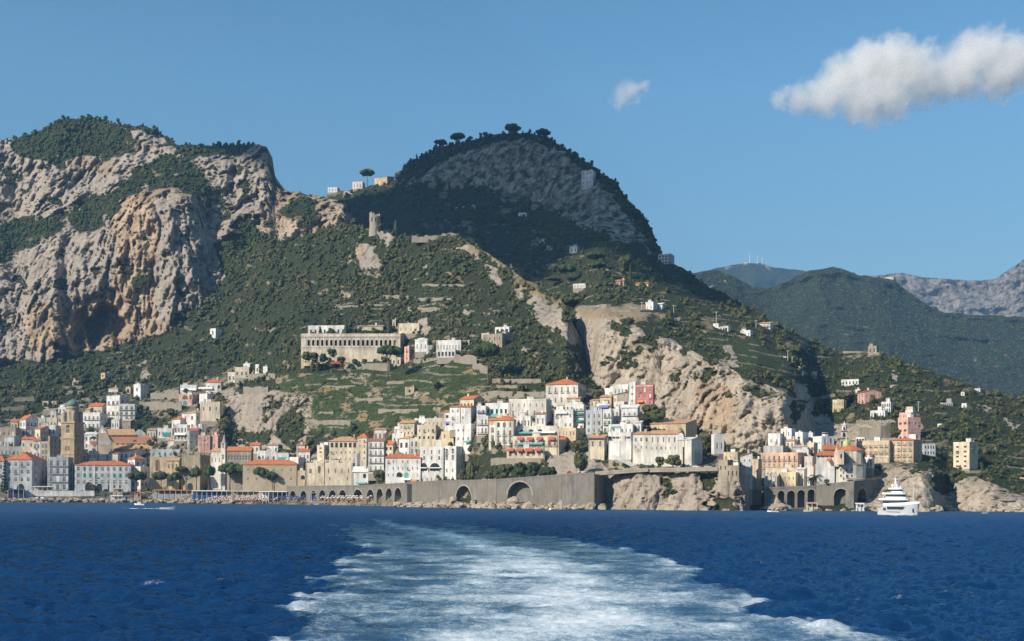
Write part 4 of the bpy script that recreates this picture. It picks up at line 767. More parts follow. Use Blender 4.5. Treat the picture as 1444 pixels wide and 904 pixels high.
hs('small house with orange roof and brown shutters right of the tall white hotel', 542, 554, 562, 627, 646, 'cream', 'g', 6, (2, 2, 'n', .2, .35), (1, 1, 'w'))
hs('white house with brown flat-hipped roof and two tall windows above the main white hotel', 562, 577, 590, 618, 642, 'white', 'h', 4, (1, 2, 'n', .2, .4, .3, .95), (2, 2, 'w', .3, .3), rcol='tan')
ht('broad white hotel with three arches and rows of small windows on the sea wall', 543, 593, 594, 646, 684, 'white', 's', 6, [(3, 7, 'w', .2, .32, .26, 1)], deep=12, D=856, yaw=4, ext=[('arch', 559, 567, 666, 673), ('arch', 570, 576, 666, 674, 'awteal'), ('arch', 581, 588, 666, 674, 'pale'), ('awn', 580, 588, 676, 2, 'aworange', 1.5), ('awn', 568, 580, 675, 1, 'awwhite', 1.5), ('door', 571, 574, 678, 'dark')])
ht('white hotel block with two large arched loggias on the sea wall', 592, 625, 626, 632, 684, 'white', 'f', 3, [(1, 3, 'a', .16, .09, .80, 1.0), (1, 3, 'w', .18, .1, .66, .82), (1, 4, 'w', .16, .12, .34, .48), (1, 5, 'w', .14, .12, .08, .2)], deep=12, D=854, yaw=4, ext=[('arch', 592.5, 602, 653, 664), ('arch', 606, 620, 653, 664), ('awn', 592.5, 602, 659, .3, 'awwhite', 1.2), ('awn', 606, 621, 659, .3, 'awwhite', 1.2), ('arch', 593, 600, 667, 675, 'pale'), ('arch', 612, 618, 667, 675, 'pale'), ('door', 594, 596, 678, 'dark'), ('door', 613, 615, 678, 'dark')])
ht('white tower-like hotel wing with four arched windows and a shaded side', 625, 643, 658, 631, 684, 'white', 'f', 3, [(2, 2, 'a', .32, .11, .64, .98), (1, 2, 'w', .2, .1, .3, .5), (1, 2, 'w', .2, .1, .1, .28)], (2, 3, 'w', .2, .1, .4, .9), D=849, ext=[('door', 636, 640, 675, 'dark')])
ht('cream palazzo with two rows of green shutters', 588, 614, 617, 601, 634, 'cream', 'f', 2, [(2, 4, 's', .18, .30, .38, .98)], deep=12)
hs('cream house with laundry and tan roof left above the green shuttered palazzo', 563, 584, 592, 597, 622, 'cream', 'g', 5, (2, 4, 'w', .25, .3, .3, 1), rcol='tan')
hs('small white house below the cream house with laundry', 553, 570, 576, 611, 630, 'white', 'n', 2, (1, 3, 'w', .3, .4))
hs('yellow house with two windows right of the green shuttered palazzo', 622, 640, 644, 609, 632, 'yellow', 'n', 2, (1, 2, 'w', .2, .25, .5, 1))
ht('wide white building with two window rows and a teal awning above the arched tower wing', 642, 664, 693, 599, 640, 'white', 'f', 3, [(2, 3, 'w', .3, .25, .4, .98)], (2, 4, 'w', .3, .25, .4, .98), yaw=30, ext=[('awn', 656, 664, 621, 2, 'awteal', 2)])
hs('low cream house with a row of four windows above the green shuttered palazzo', 602, 626, 629, 590, 606, 'cream', 'n', 2, (1, 4, 'w', .2, .35))
hs('white house with dark red shutters and a red awning', 626, 650, 652, 581, 608, 'white', 's', 3, [(2, 3, 'n', .2, .3, .2, .98)], rcol='tile', ext=[('awn', 640, 648, 587, 1.5, 'awpurple', 1.5), ('awn', 640, 648, 592, 1.5, 'awred', 1.5), ('awn', 627, 635, 594, 2, 'awpurple', 1.5)])
hs('tall white house with pinkish roof right of the dark red shutters', 634, 664, 672, 574, 606, 'white', 'g', 3, (3, 4, 'w', .25, .3, .1, 1), (3, 1, 'w', .2, .2))
hs('cream house with green shutters under an orange roof, top of the white cluster', 648, 668, 684, 563, 580, 'cream', 'g', 6, (1, 4, 's', .2, .4), (2, 2, 's', .2, .3), yaw=35)
hs('white house with three green doors and teal awnings', 684, 717, 719, 570, 592, 'white', 'f', 3, (1, 5, 's', .22, .4, .3, .85), ext=[('awn', 687, 701, 583, 4, 'awteal', 2)])
hs('small house with a flat orange roof behind the three green doors', 687, 709, 711, 566, 574, 'offwhite', 's', 4, None, off=14)
hs('narrow white house with teal balconies left of the three green doors', 672, 685, 688, 574, 604, 'white', 'f', 3, (3, 2, 'wB', .4, .3), ext=[('awn', 673, 682, 580, 1, 'awpurple', 1.4), ('awn', 673, 682, 589, 2, 'awteal', 1.4)])
hs('stone house with a red roof and green windows in the white cluster', 698, 724, 728, 592, 628, 'offwhite', 'h', 6, [(1, 3, 's', .18, .18, .66, .98), (2, 3, 'wb', .3, .2, .1, .62)])
hs('narrow grey house with orange roof left of the green-windowed stone house', 689, 698, 704, 593, 628, 'beige', 'g', 4, (3, 1, 'w', .25, .2), (2, 1, 'w', .2, .2))
ht('big cream hotel with small top windows and iron balconies', 717, 770, 772, 564, 604, 'offwhite', 'f', 2, [(1, 6, 'w', .14, .12, .72, .95), (1, 5, 'wb', .2, .22, .38, .72)], deep=15, ext=[('band', 564)])
hs('little red roofed porch in front of the iron balconied hotel', 755, 769, 771, 584, 602, 'white', 's', 3, (1, 2, 'w', .25, .4), off=-12, rcol='brown')
ht('terraced cream hotel with five red awnings over green balconies', 722, 788, 806, 615, 643, 'cream', 'n', 2, [(1, 8, 'wb', .4, .3, .4, .95)], yaw=18, ext=[('awn', 730, 738, 616, 3, 'awred'), ('awn', 743, 752, 616, 3, 'awred'), ('awn', 757, 765, 616, 3, 'awred'), ('awn', 774, 783, 616, 3, 'awred'), ('awn', 790, 799, 616, 3, 'awred'), ('awn', 728, 766, 624, 1.5, 'awteal', 2)])
ht('arcaded middle storey with a long teal awning above the red awnings', 725, 786, 789, 601, 618, 'offwhite', 'n', 2, None, off=6, ext=[('arch', 733, 738, 605, 609), ('arch', 745, 752, 605, 609), ('arch', 758, 765, 605, 609), ('awn', 728, 752, 608, 2, 'awteal', 2.5), ('awn', 752, 784, 608, 1.5, 'awwhite', 2.5)])
hs('glazed terrace with a pale green roof above the arcaded storey', 731, 763, 765, 597, 603, 'awteal', 'n', 2, (1, 8, 'w', .7, .5), off=10)
ht('low terrace front with four red awnings in a row', 714, 766, 768, 632, 646, 'cream', 'n', 2, (1, 6, 'w', .4, .4), off=-6, ext=[('awn', 715, 725, 632, 3, 'awred'), ('awn', 728, 738, 632, 3, 'awred'), ('awn', 741, 752, 632, 3.5, 'awred'), ('awn', 754, 764, 632, 3, 'awred')])
bld('villa', 'large pale villa with broad orange roof above the white cluster', 'villa', 769, 815, 830, 541, 574, 'offwhite', 'h', 9, [(1, 5, 'wb', .2, .25, .55, .98), (1, 5, 'w', .2, .22, .15, .5)], (2, 2, 'wb', .2, .25, .2, .98), yaw=16, deep=20)
hs('small raised storey with orange roof on top of the large pale villa', 782, 800, 804, 531, 540, 'beige', 's', 4, None, off=24)
hs('white house with a roof terrace right of the iron balconied hotel', 781, 808, 812, 578, 612, 'offwhite', 'n', 2, [(2, 4, 'w', .3, .28, .2, .98)], ext=[('awn', 783, 800, 581, 1, 'awwhite', 1.5)])
hs('white house with two bright teal awnings', 810, 823, 826, 572, 606, 'white', 'f', 2, (4, 2, 'wB', .4, .3), ext=[('awn', 813, 822, 582, 1.5, 'awgreen', 1.6), ('awn', 813, 822, 592, 1.5, 'awgreen', 1.6)])
hs('white house with blue trimmed terrace above the two bright teal awnings', 797, 821, 824, 569, 584, 'white', 'f', 2, (1, 4, 'w', .3, .4), ext=[('awn', 807, 820, 575, 1.5, 'awpurple', 1.4)])
hs('beige house with small square windows below the two bright teal awnings', 786, 812, 826, 604, 628, 'beige', 'n', 2, (1, 5, 'w', .2, .25, .5, .95), (2, 1, 'w', .3, .3))
hs('blue grey house with nine square windows', 826, 849, 851, 580, 612, 'bluegrey', 'f', 2, (3, 3, 'w', .35, .42), yaw=-4)
hs('white house with stacked balconies right of the nine square windows', 850, 862, 865, 579, 612, 'white', 'f', 2, (3, 2, 'wB', .4, .4))
hs('white house with blue washed roof terrace behind the stacked balconies', 862, 873, 876, 577, 600, 'white', 'n', 2, (2, 2, 'w', .4, .35))
hs('small house with a violet roof cloth above the nine square windows', 841, 860, 864, 570, 584, 'white', 'n', 2, (1, 2, 'w', .2, .4), ext=[('awn', 845, 859, 571, 3, 'awpurple', 3)])
hs('long white house with a teal awning and terrace', 858, 892, 895, 600, 616, 'white', 'f', 2, (1, 6, 'w', .25, .4), ext=[('awn', 862, 874, 601, 2.5, 'awgreen', 1.8)])
hs('long white veranda storey with dark strip windows', 857, 890, 893, 610, 624, 'white', 'n', 2, [(1, 6, 'o', .75, .16, .34, .7)], off=-5)
hs('big blank white house with shaded left recess below the veranda storey', 858, 890, 893, 622, 648, 'white', 'n', 2, None, off=-4)
hs('tall cream house with a slanted grey roof under the red palazzo', 864, 870, 890, 556, 582, 'cream', 's', 5, (2, 1, 'w', .3, .3), (1, 2, 'w', .2, .3), rcol='slab')
hs('grey white balconied house right of the tall cream house', 876, 899, 902, 575, 600, 'pale', 's', 5, (2, 3, 'wB', .3, .3, .0, .9), rcol='slabw')
hs('jumbled white houses corner left of the red palazzo', 853, 866, 870, 549, 566, 'white', 'f', 2, (1, 3, 'w', .3, .3))
hs('white house with roof terrace between the white corner and the red palazzo', 865, 886, 889, 544, 558, 'white', 'f', 2, (1, 4, 'w', .3, .35))
hs('beige house with brown roof below the white corner', 846, 862, 866, 560, 580, 'beige', 's', 4, (1, 3, 'w', .2, .3), rcol='tan')
hs('white stair tower attached to the left of the red palazzo', 887, 896, 898, 540, 570, 'white', 'f', 2, (3, 1, 'w', .3, .25))
bld('palazzo', 'red palazzo with white trimmed windows under the cliff', 'palazzo', 897, 921, 923, 544, 572, 'rose', 'f', 2, (3, 3, 'w', .28, .5), ext=[('band', 544, 'white'), ('awn', 899, 908, 564, 2, 'aworange', 1.5)])
hs('white tower house with a flat tan roof on the sea rock', 830, 852, 856, 618, 650, 'cream', 's', 6, [(1, 2, 'a', .22, .2, .55, .95)], rcol='tan', ext=[('awn', 829, 853, 617, .8, 'navy', .8)])
bld('convent', 'long pale convent with a tan roof and two rows of small windows', 'convent', 915, 956, 958, 612, 658, 'offwhite', 'g', 6, [(1, 5, 'w', .2, .16, .72, .95), (1, 6, 'w', .12, .08, .5, .66)], rcol='tan', deep=14)
bld('convent', 'left wing of the pale convent with twin windows and an arched niche', 'convent', 892, 916, 918, 612, 657, 'offwhite', 's', 5, [(1, 3, 'w', .3, .12, .72, .95), (1, 3, 'w', .2, .1, .5, .7)], rcol='tan', deep=14, ext=[('arch', 898, 903, 632, 637, 'beige')])
bld('convent', 'gabled right end of the pale convent with a large blind arch and blue shaded side', 'convent', 955, 975, 985, 620, 660, 'offwhite', 'g', 4, None, None, deep=14, ext=[('arch', 956, 963, 611, 621, 'pale'), ('door', 962.6, 964.6, 630, 'dark')], rcol='slabw')
bld('church', 'large church hall with tan roof rising behind the pale convent', 'church', 916, 967, 984, 597, 625, 'beige', 's', 8, [(1, 3, 'w', .1, .22, .45, .95)], None, rcol='tan', yaw=20, deep=20, off=8)
hs('blue white shaded house alone at the foot of the cliff', 1003, 1008, 1021, 614, 640, 'white', 'f', 2, None, (1, 2, 'w', .3, .3), yaw=65)
# ---- cape and the small bay
bld('fort', 'stone watch tower with small turret windows on the cape', 'tower', 1013, 1026, 1034, 649, 672, 'stone', 'n', 2, (1, 2, 'o', .2, .25, .3, .8), None, off=-2)
hs('stone house with dark tiled terrace right of the cape watch tower', 1024, 1042, 1050, 657, 676, 'stone', 'n', 2, (1, 3, 'o', .15, .3), None, off=-3)
hs('grey stone block house behind the cape watch tower', 1020, 1040, 1044, 638, 660, 'beige', 'n', 2, (1, 3, 'w', .2, .25, .4, .9), off=6)
hs('white house with bright orange roof, tall and shaded above the inlet', 1043, 1046, 1061, 643, 690, 'white', 's', 5, None, (3, 2, 'w', .25, .22, .3, 1), lay=C, D=715)
hs('beige narrow house between the orange roofed shaded house and the long pink palazzo', 1059, 1069, 1074, 648, 690, 'beige', 'n', 2, (3, 1, 'w', .2, .2), None, lay=C, D=728)
bld('palazzo', 'long pink and cream palazzo with two rows of seven balcony windows', 'palazzo', 1072, 1125, 1135, 640, 662, 'coral', 'f', 2, (2, 7, 'wb', .26, .52), None, lay=C, D=748, ext=[('band', 640, 'cream'), ('band', 658, 'cream')], yaw=20, deep=14)
hs('cream terrace storey under the long pink palazzo', 1079, 1124, 1128, 660, 676, 'cream', 'n', 2, (1, 8, 'w', .2, .3), None, lay=C, D=738)
hs('grey terrace house with pergola over the long pink palazzo', 1076, 1104, 1112, 629, 645, 'grey', 'n', 2, (1, 4, 'o', .5, .4, .0, .6), None, lay=C, D=768)
hs('low white house with two windows at the cliff foot above the small bay', 1083, 1100, 1104, 613, 636, 'white', 'f', 2, (1, 2, 'w', .2, .3, .3, .9), None, lay=C, D=785)
hs('taller white house with corner window at the foot of the cliff', 1101, 1116, 1122, 606, 636, 'white', 'f', 2, (2, 2, 'w', .2, .2, .3, 1), None, lay=C, D=788)
hs('white house with arched loggia right of the corner-window house', 1121, 1132, 1140, 611, 640, 'white', 'f', 2, (1, 1, 'a', .3, .2, .5, .9), (1, 2, 'w', .3, .25, .4, .9), lay=C, D=782)
hs('large white block with dark windows in front of the shaded gully', 1146, 1159, 1176, 617, 660, 'white', 'f', 2, (4, 2, 'w', .2, .18), (3, 2, 'w', .25, .18, .4, 1), lay=C, D=775)
hs('cream house with five window rows left of the large white block', 1138, 1148, 1153, 626, 664, 'cream', 'f', 2, (4, 2, 'n', .2, .25), None, lay=C, D=765)
hs('low grey house between white houses above the pink palazzo end', 1116, 1134, 1138, 630, 652, 'grey', 's', 3, (2, 3, 'w', .2, .25), None, lay=C, D=770, rcol='slab')
hs('yellow house with arched pairs of windows on the bay road', 1098, 1122, 1126, 668, 691, 'yellow', 'f', 2, [(2, 4, 'a', .2, .26)], None, lay=C, D=722)
hs('white house with terrace left of the yellow arched house', 1079, 1096, 1100, 673, 691, 'offwhite', 'f', 2, (1, 2, 'w', .3, .4), None, lay=C, D=721, ext=[('pergola', 668)])
hs('small white house right of the yellow arched house', 1122, 1134, 1138, 662, 691, 'offwhite', 's', 3, (2, 2, 'w', .25, .25), None, lay=C, D=726, rcol='slabw')
hs('grey white rounded house left of the domed church', 1128, 1147, 1152, 660, 690, 'pale', 'n', 2, (1, 3, 'w', .2, .2), None, lay=C, D=738)
hs('narrow cream house left below the domed church', 1149, 1158, 1162, 655, 690, 'cream', 'n', 2, (2, 1, 'w', .2, .2), None, lay=C, D=728)
hs('cream house with a small arched door under the church nave', 1158, 1172, 1176, 650, 690, 'offwhite', 's', 3, (2, 2, 'w', .2, .22), None, lay=C, D=722, ext=[('arch', 1164, 1168, 663, 667)])
# ---- right-hand hotel and hillside villas
ht('left half of the beige cliff-top hotel with three rows of balconies', 1207, 1254, 1256, 623, 652, 'beige', 'f', 2, [(2, 6, 'wb', .2, .24, .36, .98), (1, 6, 'w', .2, .12, .2, .36)], None, lay=C, D=742, yaw=3, deep=14, ext=[('awn', 1221, 1232, 640, 1.5, 'awred', 2), ('band', 644, 'white')])
ht('right half of the beige cliff-top hotel under a red roof', 1254, 1288, 1298, 620, 658, 'beige', 'h', 4, (4, 4, 'wb', .24, .3, .1, 1), (4, 1, 'wb', .3, .3, .1, 1), lay=C, D=738, yaw=20, deep=14)
hs('white roof pavilion at the left corner of the beige cliff-top hotel', 1207, 1219, 1221, 617, 625, 'white', 'n', 2, (1, 3, 'o', .6, .5), None, lay=C, D=756)
bld('tower_house', 'pink tower-like house with a shaded mauve side above the cliff-top hotel', 'house', 1266, 1280, 1298, 590, 622, 'pink', 'f', 2, (3, 2, 'n', .22, .25), (3, 4, 'w', .3, .3), lay=C, D=800)
hs('upper pink storey set back on the pink tower-like house', 1268, 1285, 1292, 582, 592, 'pink', 'n', 2, (1, 4, 'w', .2, .4), (1, 1, 'w', .2, .4), lay=C, D=806)
hs('cream roof turret on top of the pink tower-like house', 1278, 1287, 1290, 574, 584, 'cream', 'n', 1, None, None, lay=C, D=809)
hs('small white block under the shaded side of the pink tower-like house', 1281, 1291, 1294, 613, 624, 'white', 'n', 1, None, None, lay=C, D=772)
bld('villa', 'pink villa with pointed gable and orange roofs on the right hillside', 'villa', 1209, 1219, 1243, 553, 571, 'pink', 'g', 4, (2, 2, 'a', .25, .35), (2, 4, 'w', .25, .35), lay=C)
hs('white house behind the pointed gable of the pink villa', 1206, 1213, 1216, 549, 562, 'white', 'n', 2, (1, 1, 'w', .3, .3), None, lay=C, off=10)
hs('long white house with dark windows above the pink villa', 1186, 1211, 1213, 535, 543, 'white', 'n', 2, (1, 5, 'o', .3, .4), None, lay=C)
hs('yellow villa with a small tower below the round pine', 1174, 1190, 1194, 565, 581, 'yellow', 'f', 2, (2, 4, 'w', .25, .35), None, lay=C)
hs('low white bungalow with three windows below the pink villa', 1227, 1248, 1252, 579, 589, 'white', 'n', 2, (1, 5, 'w', .3, .4), None, lay=C)
hs('white house with tall slim piers right of the pink villa', 1243, 1256, 1259, 567, 582, 'white', 'n', 2, (2, 4, 'o', .4, .5), None, lay=C)
bld('apartment_block', 'tall beige apartment block with a dark recessed strip near the right edge', 'building', 1344, 1367, 1379, 625, 661, 'cream', 'f', 2, (5, 2, 'n', .14, .3), (4, 2, 'w', .2, .2), lay=C, D=756, yaw=30)
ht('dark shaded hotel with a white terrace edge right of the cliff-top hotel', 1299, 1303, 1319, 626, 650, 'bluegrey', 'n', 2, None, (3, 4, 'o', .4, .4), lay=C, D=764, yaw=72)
hs('small white cube on the far right slope, highest of three', 1374, 1382, 1384, 548, 554, 'white', 'n', 1, (1, 2, 'w', .3, .4), None, lay=C)
hs('small white cube on the far right slope, lowest of three', 1356, 1363, 1367, 569, 577, 'white', 'n', 1, (1, 1, 'w', .3, .4), None, lay=C)
hs('tiny cream cube on the far right slope between two white ones', 1355, 1360, 1362, 553, 559, 'cream', 'n', 1, (1, 1, 'w', .3, .4), None, lay=C)
hs('low grey villa with a colonnade on the far right slope', 1326, 1343, 1345, 568, 574, 'grey', 'n', 1, (1, 6, 'o', .5, .6), None, lay=C)
hs('ruined white cabin on the right slope above the apartment block', 1322, 1328, 1331, 598, 606, 'offwhite', 'n', 1, (1, 1, 'o', .3, .4), None, lay=C)
hs('pale blue flat house in the trees above the pink tower-like house', 1255, 1266, 1268, 543, 549, 'bluegrey', 'n', 1, (1, 2, 'w', .3, .4), None, lay=C)
hs('small pinkish hut near the right edge above the sea rocks', 1438, 1446, 1449, 674, 680, 'pink', 'n', 1, None, None, lay=C)
# ---- scattered hill houses
bld('chapel', 'white hill chapel with a little bell gable above the sunny cliff', 'chapel', 910, 921, 927, 427, 438, 'white', 'f', 2, (1, 2, 'w', .2, .3), (1, 1, 'w', .2, .3), lay=C)
hs('white annex right of the hill chapel', 926, 934, 937, 429, 438, 'offwhite', 's', 3, (1, 2, 'w', .2, .3), None, lay=C, rcol='slabw')
hs('long white farmhouse with many openings in the middle of the right slope', 991, 1027, 1031, 460, 469, 'white', 'n', 2, (1, 9, 'o', .4, .45), None, lay=C)
hs('small white house right of the long white farmhouse', 1044, 1058, 1062, 467, 475, 'white', 'f', 2, (1, 3, 'w', .25, .4), None, lay=C)
hs('stepped white and orange villa on the skyline of the right slope', 1070, 1086, 1090, 456, 467, 'white', 's', 4, (2, 3, 'wB', .3, .35), None, lay=C, rcol='tan')
hs('low white house strung along the road on the right slope, first of two', 1118, 1130, 1133, 522, 529, 'white', 'n', 1, (1, 3, 'w', .3, .35), None, lay=C)
hs('cream house strung along the road on the right slope, second of two', 1136, 1148, 1152, 526, 533, 'cream', 's', 3, (1, 3, 'w', .3, .35), None, lay=C, rcol='slabw')
hs('lone white tower house below the grotto mountain', 296, 304, 313, 464, 481, 'white', 'f', 2, (1, 1, 'a', .3, .4, .4, .95), None)
hs('white walled house among the umbrella pines on the lit shoulder', 808, 826, 829, 400, 406, 'white', 'n', 1, (1, 4, 'w', .2, .4), None, lay=C)
hs('tiled farmhouse right of the umbrella pines on the lit shoulder', 896, 914, 917, 400, 406, 'cream', 'g', 3, (1, 4, 'w', .2, .4), None, lay=C)
hs('grey stone barn between the umbrella pines and the tiled farmhouse', 868, 880, 884, 396, 404, 'stone', 'g', 3, (1, 2, 'o', .2, .4), None, lay=C)
hs('green grey apartment block on the right skyline of the domed mountain', 928, 946, 951, 358, 372, 'bluegrey', 'n', 1, (3, 4, 'o', .4, .5), None, lay=C)
hs('white house in the shade of the domed mountain', 803, 814, 818, 347, 357, 'white', 'n', 1, (1, 2, 'w', .3, .4), None, lay=C)
bld('palazzo', 'tall pale building clinging to the shaded dome cliff', 'building', 820, 836, 840, 240, 266, 'pale', 'n', 1, (4, 3, 'w', .2, .35), None, lay=C)
hs('small shaded white cottage on the left flank of the domed mountain', 731, 742, 745, 300, 307, 'white', 'n', 1, (1, 2, 'w', .3, .4), None, lay=C)
hs('tiny shaded white cottage far down the dark slope', 760, 768, 770, 340, 345, 'pale', 'n', 1, (1, 1, 'w', .3, .4), None, lay=C)
hs('pale house on the saddle skyline right of the lone umbrella pine', 528, 546, 556, 249, 262, 'beige', 's', 4, (1, 4, 'w', .2, .3), None, lay=C, rcol='tan')
hs('pale house on the saddle skyline below the lone umbrella pine', 497, 511, 515, 256, 266, 'offwhite', 'n', 1, (1, 3, 'w', .2, .3), None, lay=C)
hs('low white house at the left end of the saddle skyline', 462, 476, 480, 264, 271, 'white', 'n', 1, (1, 3, 'w', .2, .3), None, lay=C)
hs('abandoned stone house on the spur in front of the far green hill', 1224, 1236, 1239, 488, 499, 'stone', 'n', 1, (1, 2, 'o', .2, .4), None, lay=C)
hs('long pale convent ruin on the crest of the far green hill', 1243, 1260, 1264, 390, 398, 'beige', 'n', 1, (1, 5, 'o', .3, .4), None, lay=Dl)
# ---- the arcaded cemetery and the white houses on the spur
hs('pale chapel storey above the left part of the arcaded cemetery', 434, 488, 492, 459, 474, 'white', 'n', 2, (1, 8, 'o', .3, .35), None, off=4)
hs('stone storehouse with grey roof above the right part of the arcaded cemetery', 503, 540, 543, 460, 472, 'beige', 's', 3, (1, 4, 'w', .1, .3), None, rcol='slab', off=6)
hs('cream terrace house at the upper right of the arcaded cemetery', 561, 591, 594, 456, 470, 'cream', 'n', 2, (1, 4, 'w', .15, .25), None)
hs('thin cream stair turret between the cemetery and the terrace house', 553, 558, 560, 451, 462, 'cream', 'n', 1, (1, 1, 'o', .3, .3), None)
hs('white house with low domes right of the cemetery', 585, 603, 608, 479, 496, 'white', 'd', 3, (1, 3, 'w', .2, .3), None)
hs('long white house with roof terrace on the spur right of the cemetery', 615, 650, 653, 481, 496, 'white', 'f', 2, (1, 8, 'w', .25, .35), None)
hs('white cube with blue shaded front between the two white spur houses', 601, 603, 617, 488, 503, 'white', 'f', 2, None, (1, 2, 'w', .2, .3))
hs('white arcaded terrace below the long white spur house', 616, 642, 645, 493, 504, 'white', 'n', 2, (1, 5, 'o', .5, .45), None, off=-6)
bld('gatehouse', 'pink and white gatehouse tower left of the low domes', 'house', 570, 577, 583, 490, 510, 'pink', 'f', 2, (2, 1, 'w', .3, .25), (2, 1, 'w', .2, .2))
hs('ruined cream house with two dark windows under the cemetery pine', 552, 565, 568, 504, 516, 'cream', 'n', 1, (1, 2, 'o', .25, .35), None)
hs('white house with glass veranda on the right end of the spur', 698, 718, 727, 461, 472, 'white', 'n', 2, (1, 3, 'o', .5, .5), (1, 2, 'w', .4, .5))
bld('ruin', 'large stone ruin with a dark gateway below the glass veranda', 'ruin', 680, 708, 734, 470, 492, 'stone', 'n', 2, (1, 4, 'o', .12, .2, .5, .95), (1, 2, 'o', .2, .5))
hs('cream stone house left of the large stone ruin', 679, 690, 694, 470, 484, 'cream', 'n', 2, (1, 2, 'o', .2, .3), None)
hs('small stone hut between the long white spur house and the ruin', 652, 662, 664, 480, 487, 'beige', 'n', 1, (1, 1, 'o', .2, .3), None)
hs('little white terrace hut on the vineyard slope', 571, 584, 587, 546, 556, 'beige', 'n', 1, (1, 1, 'o', .2, .3), None)
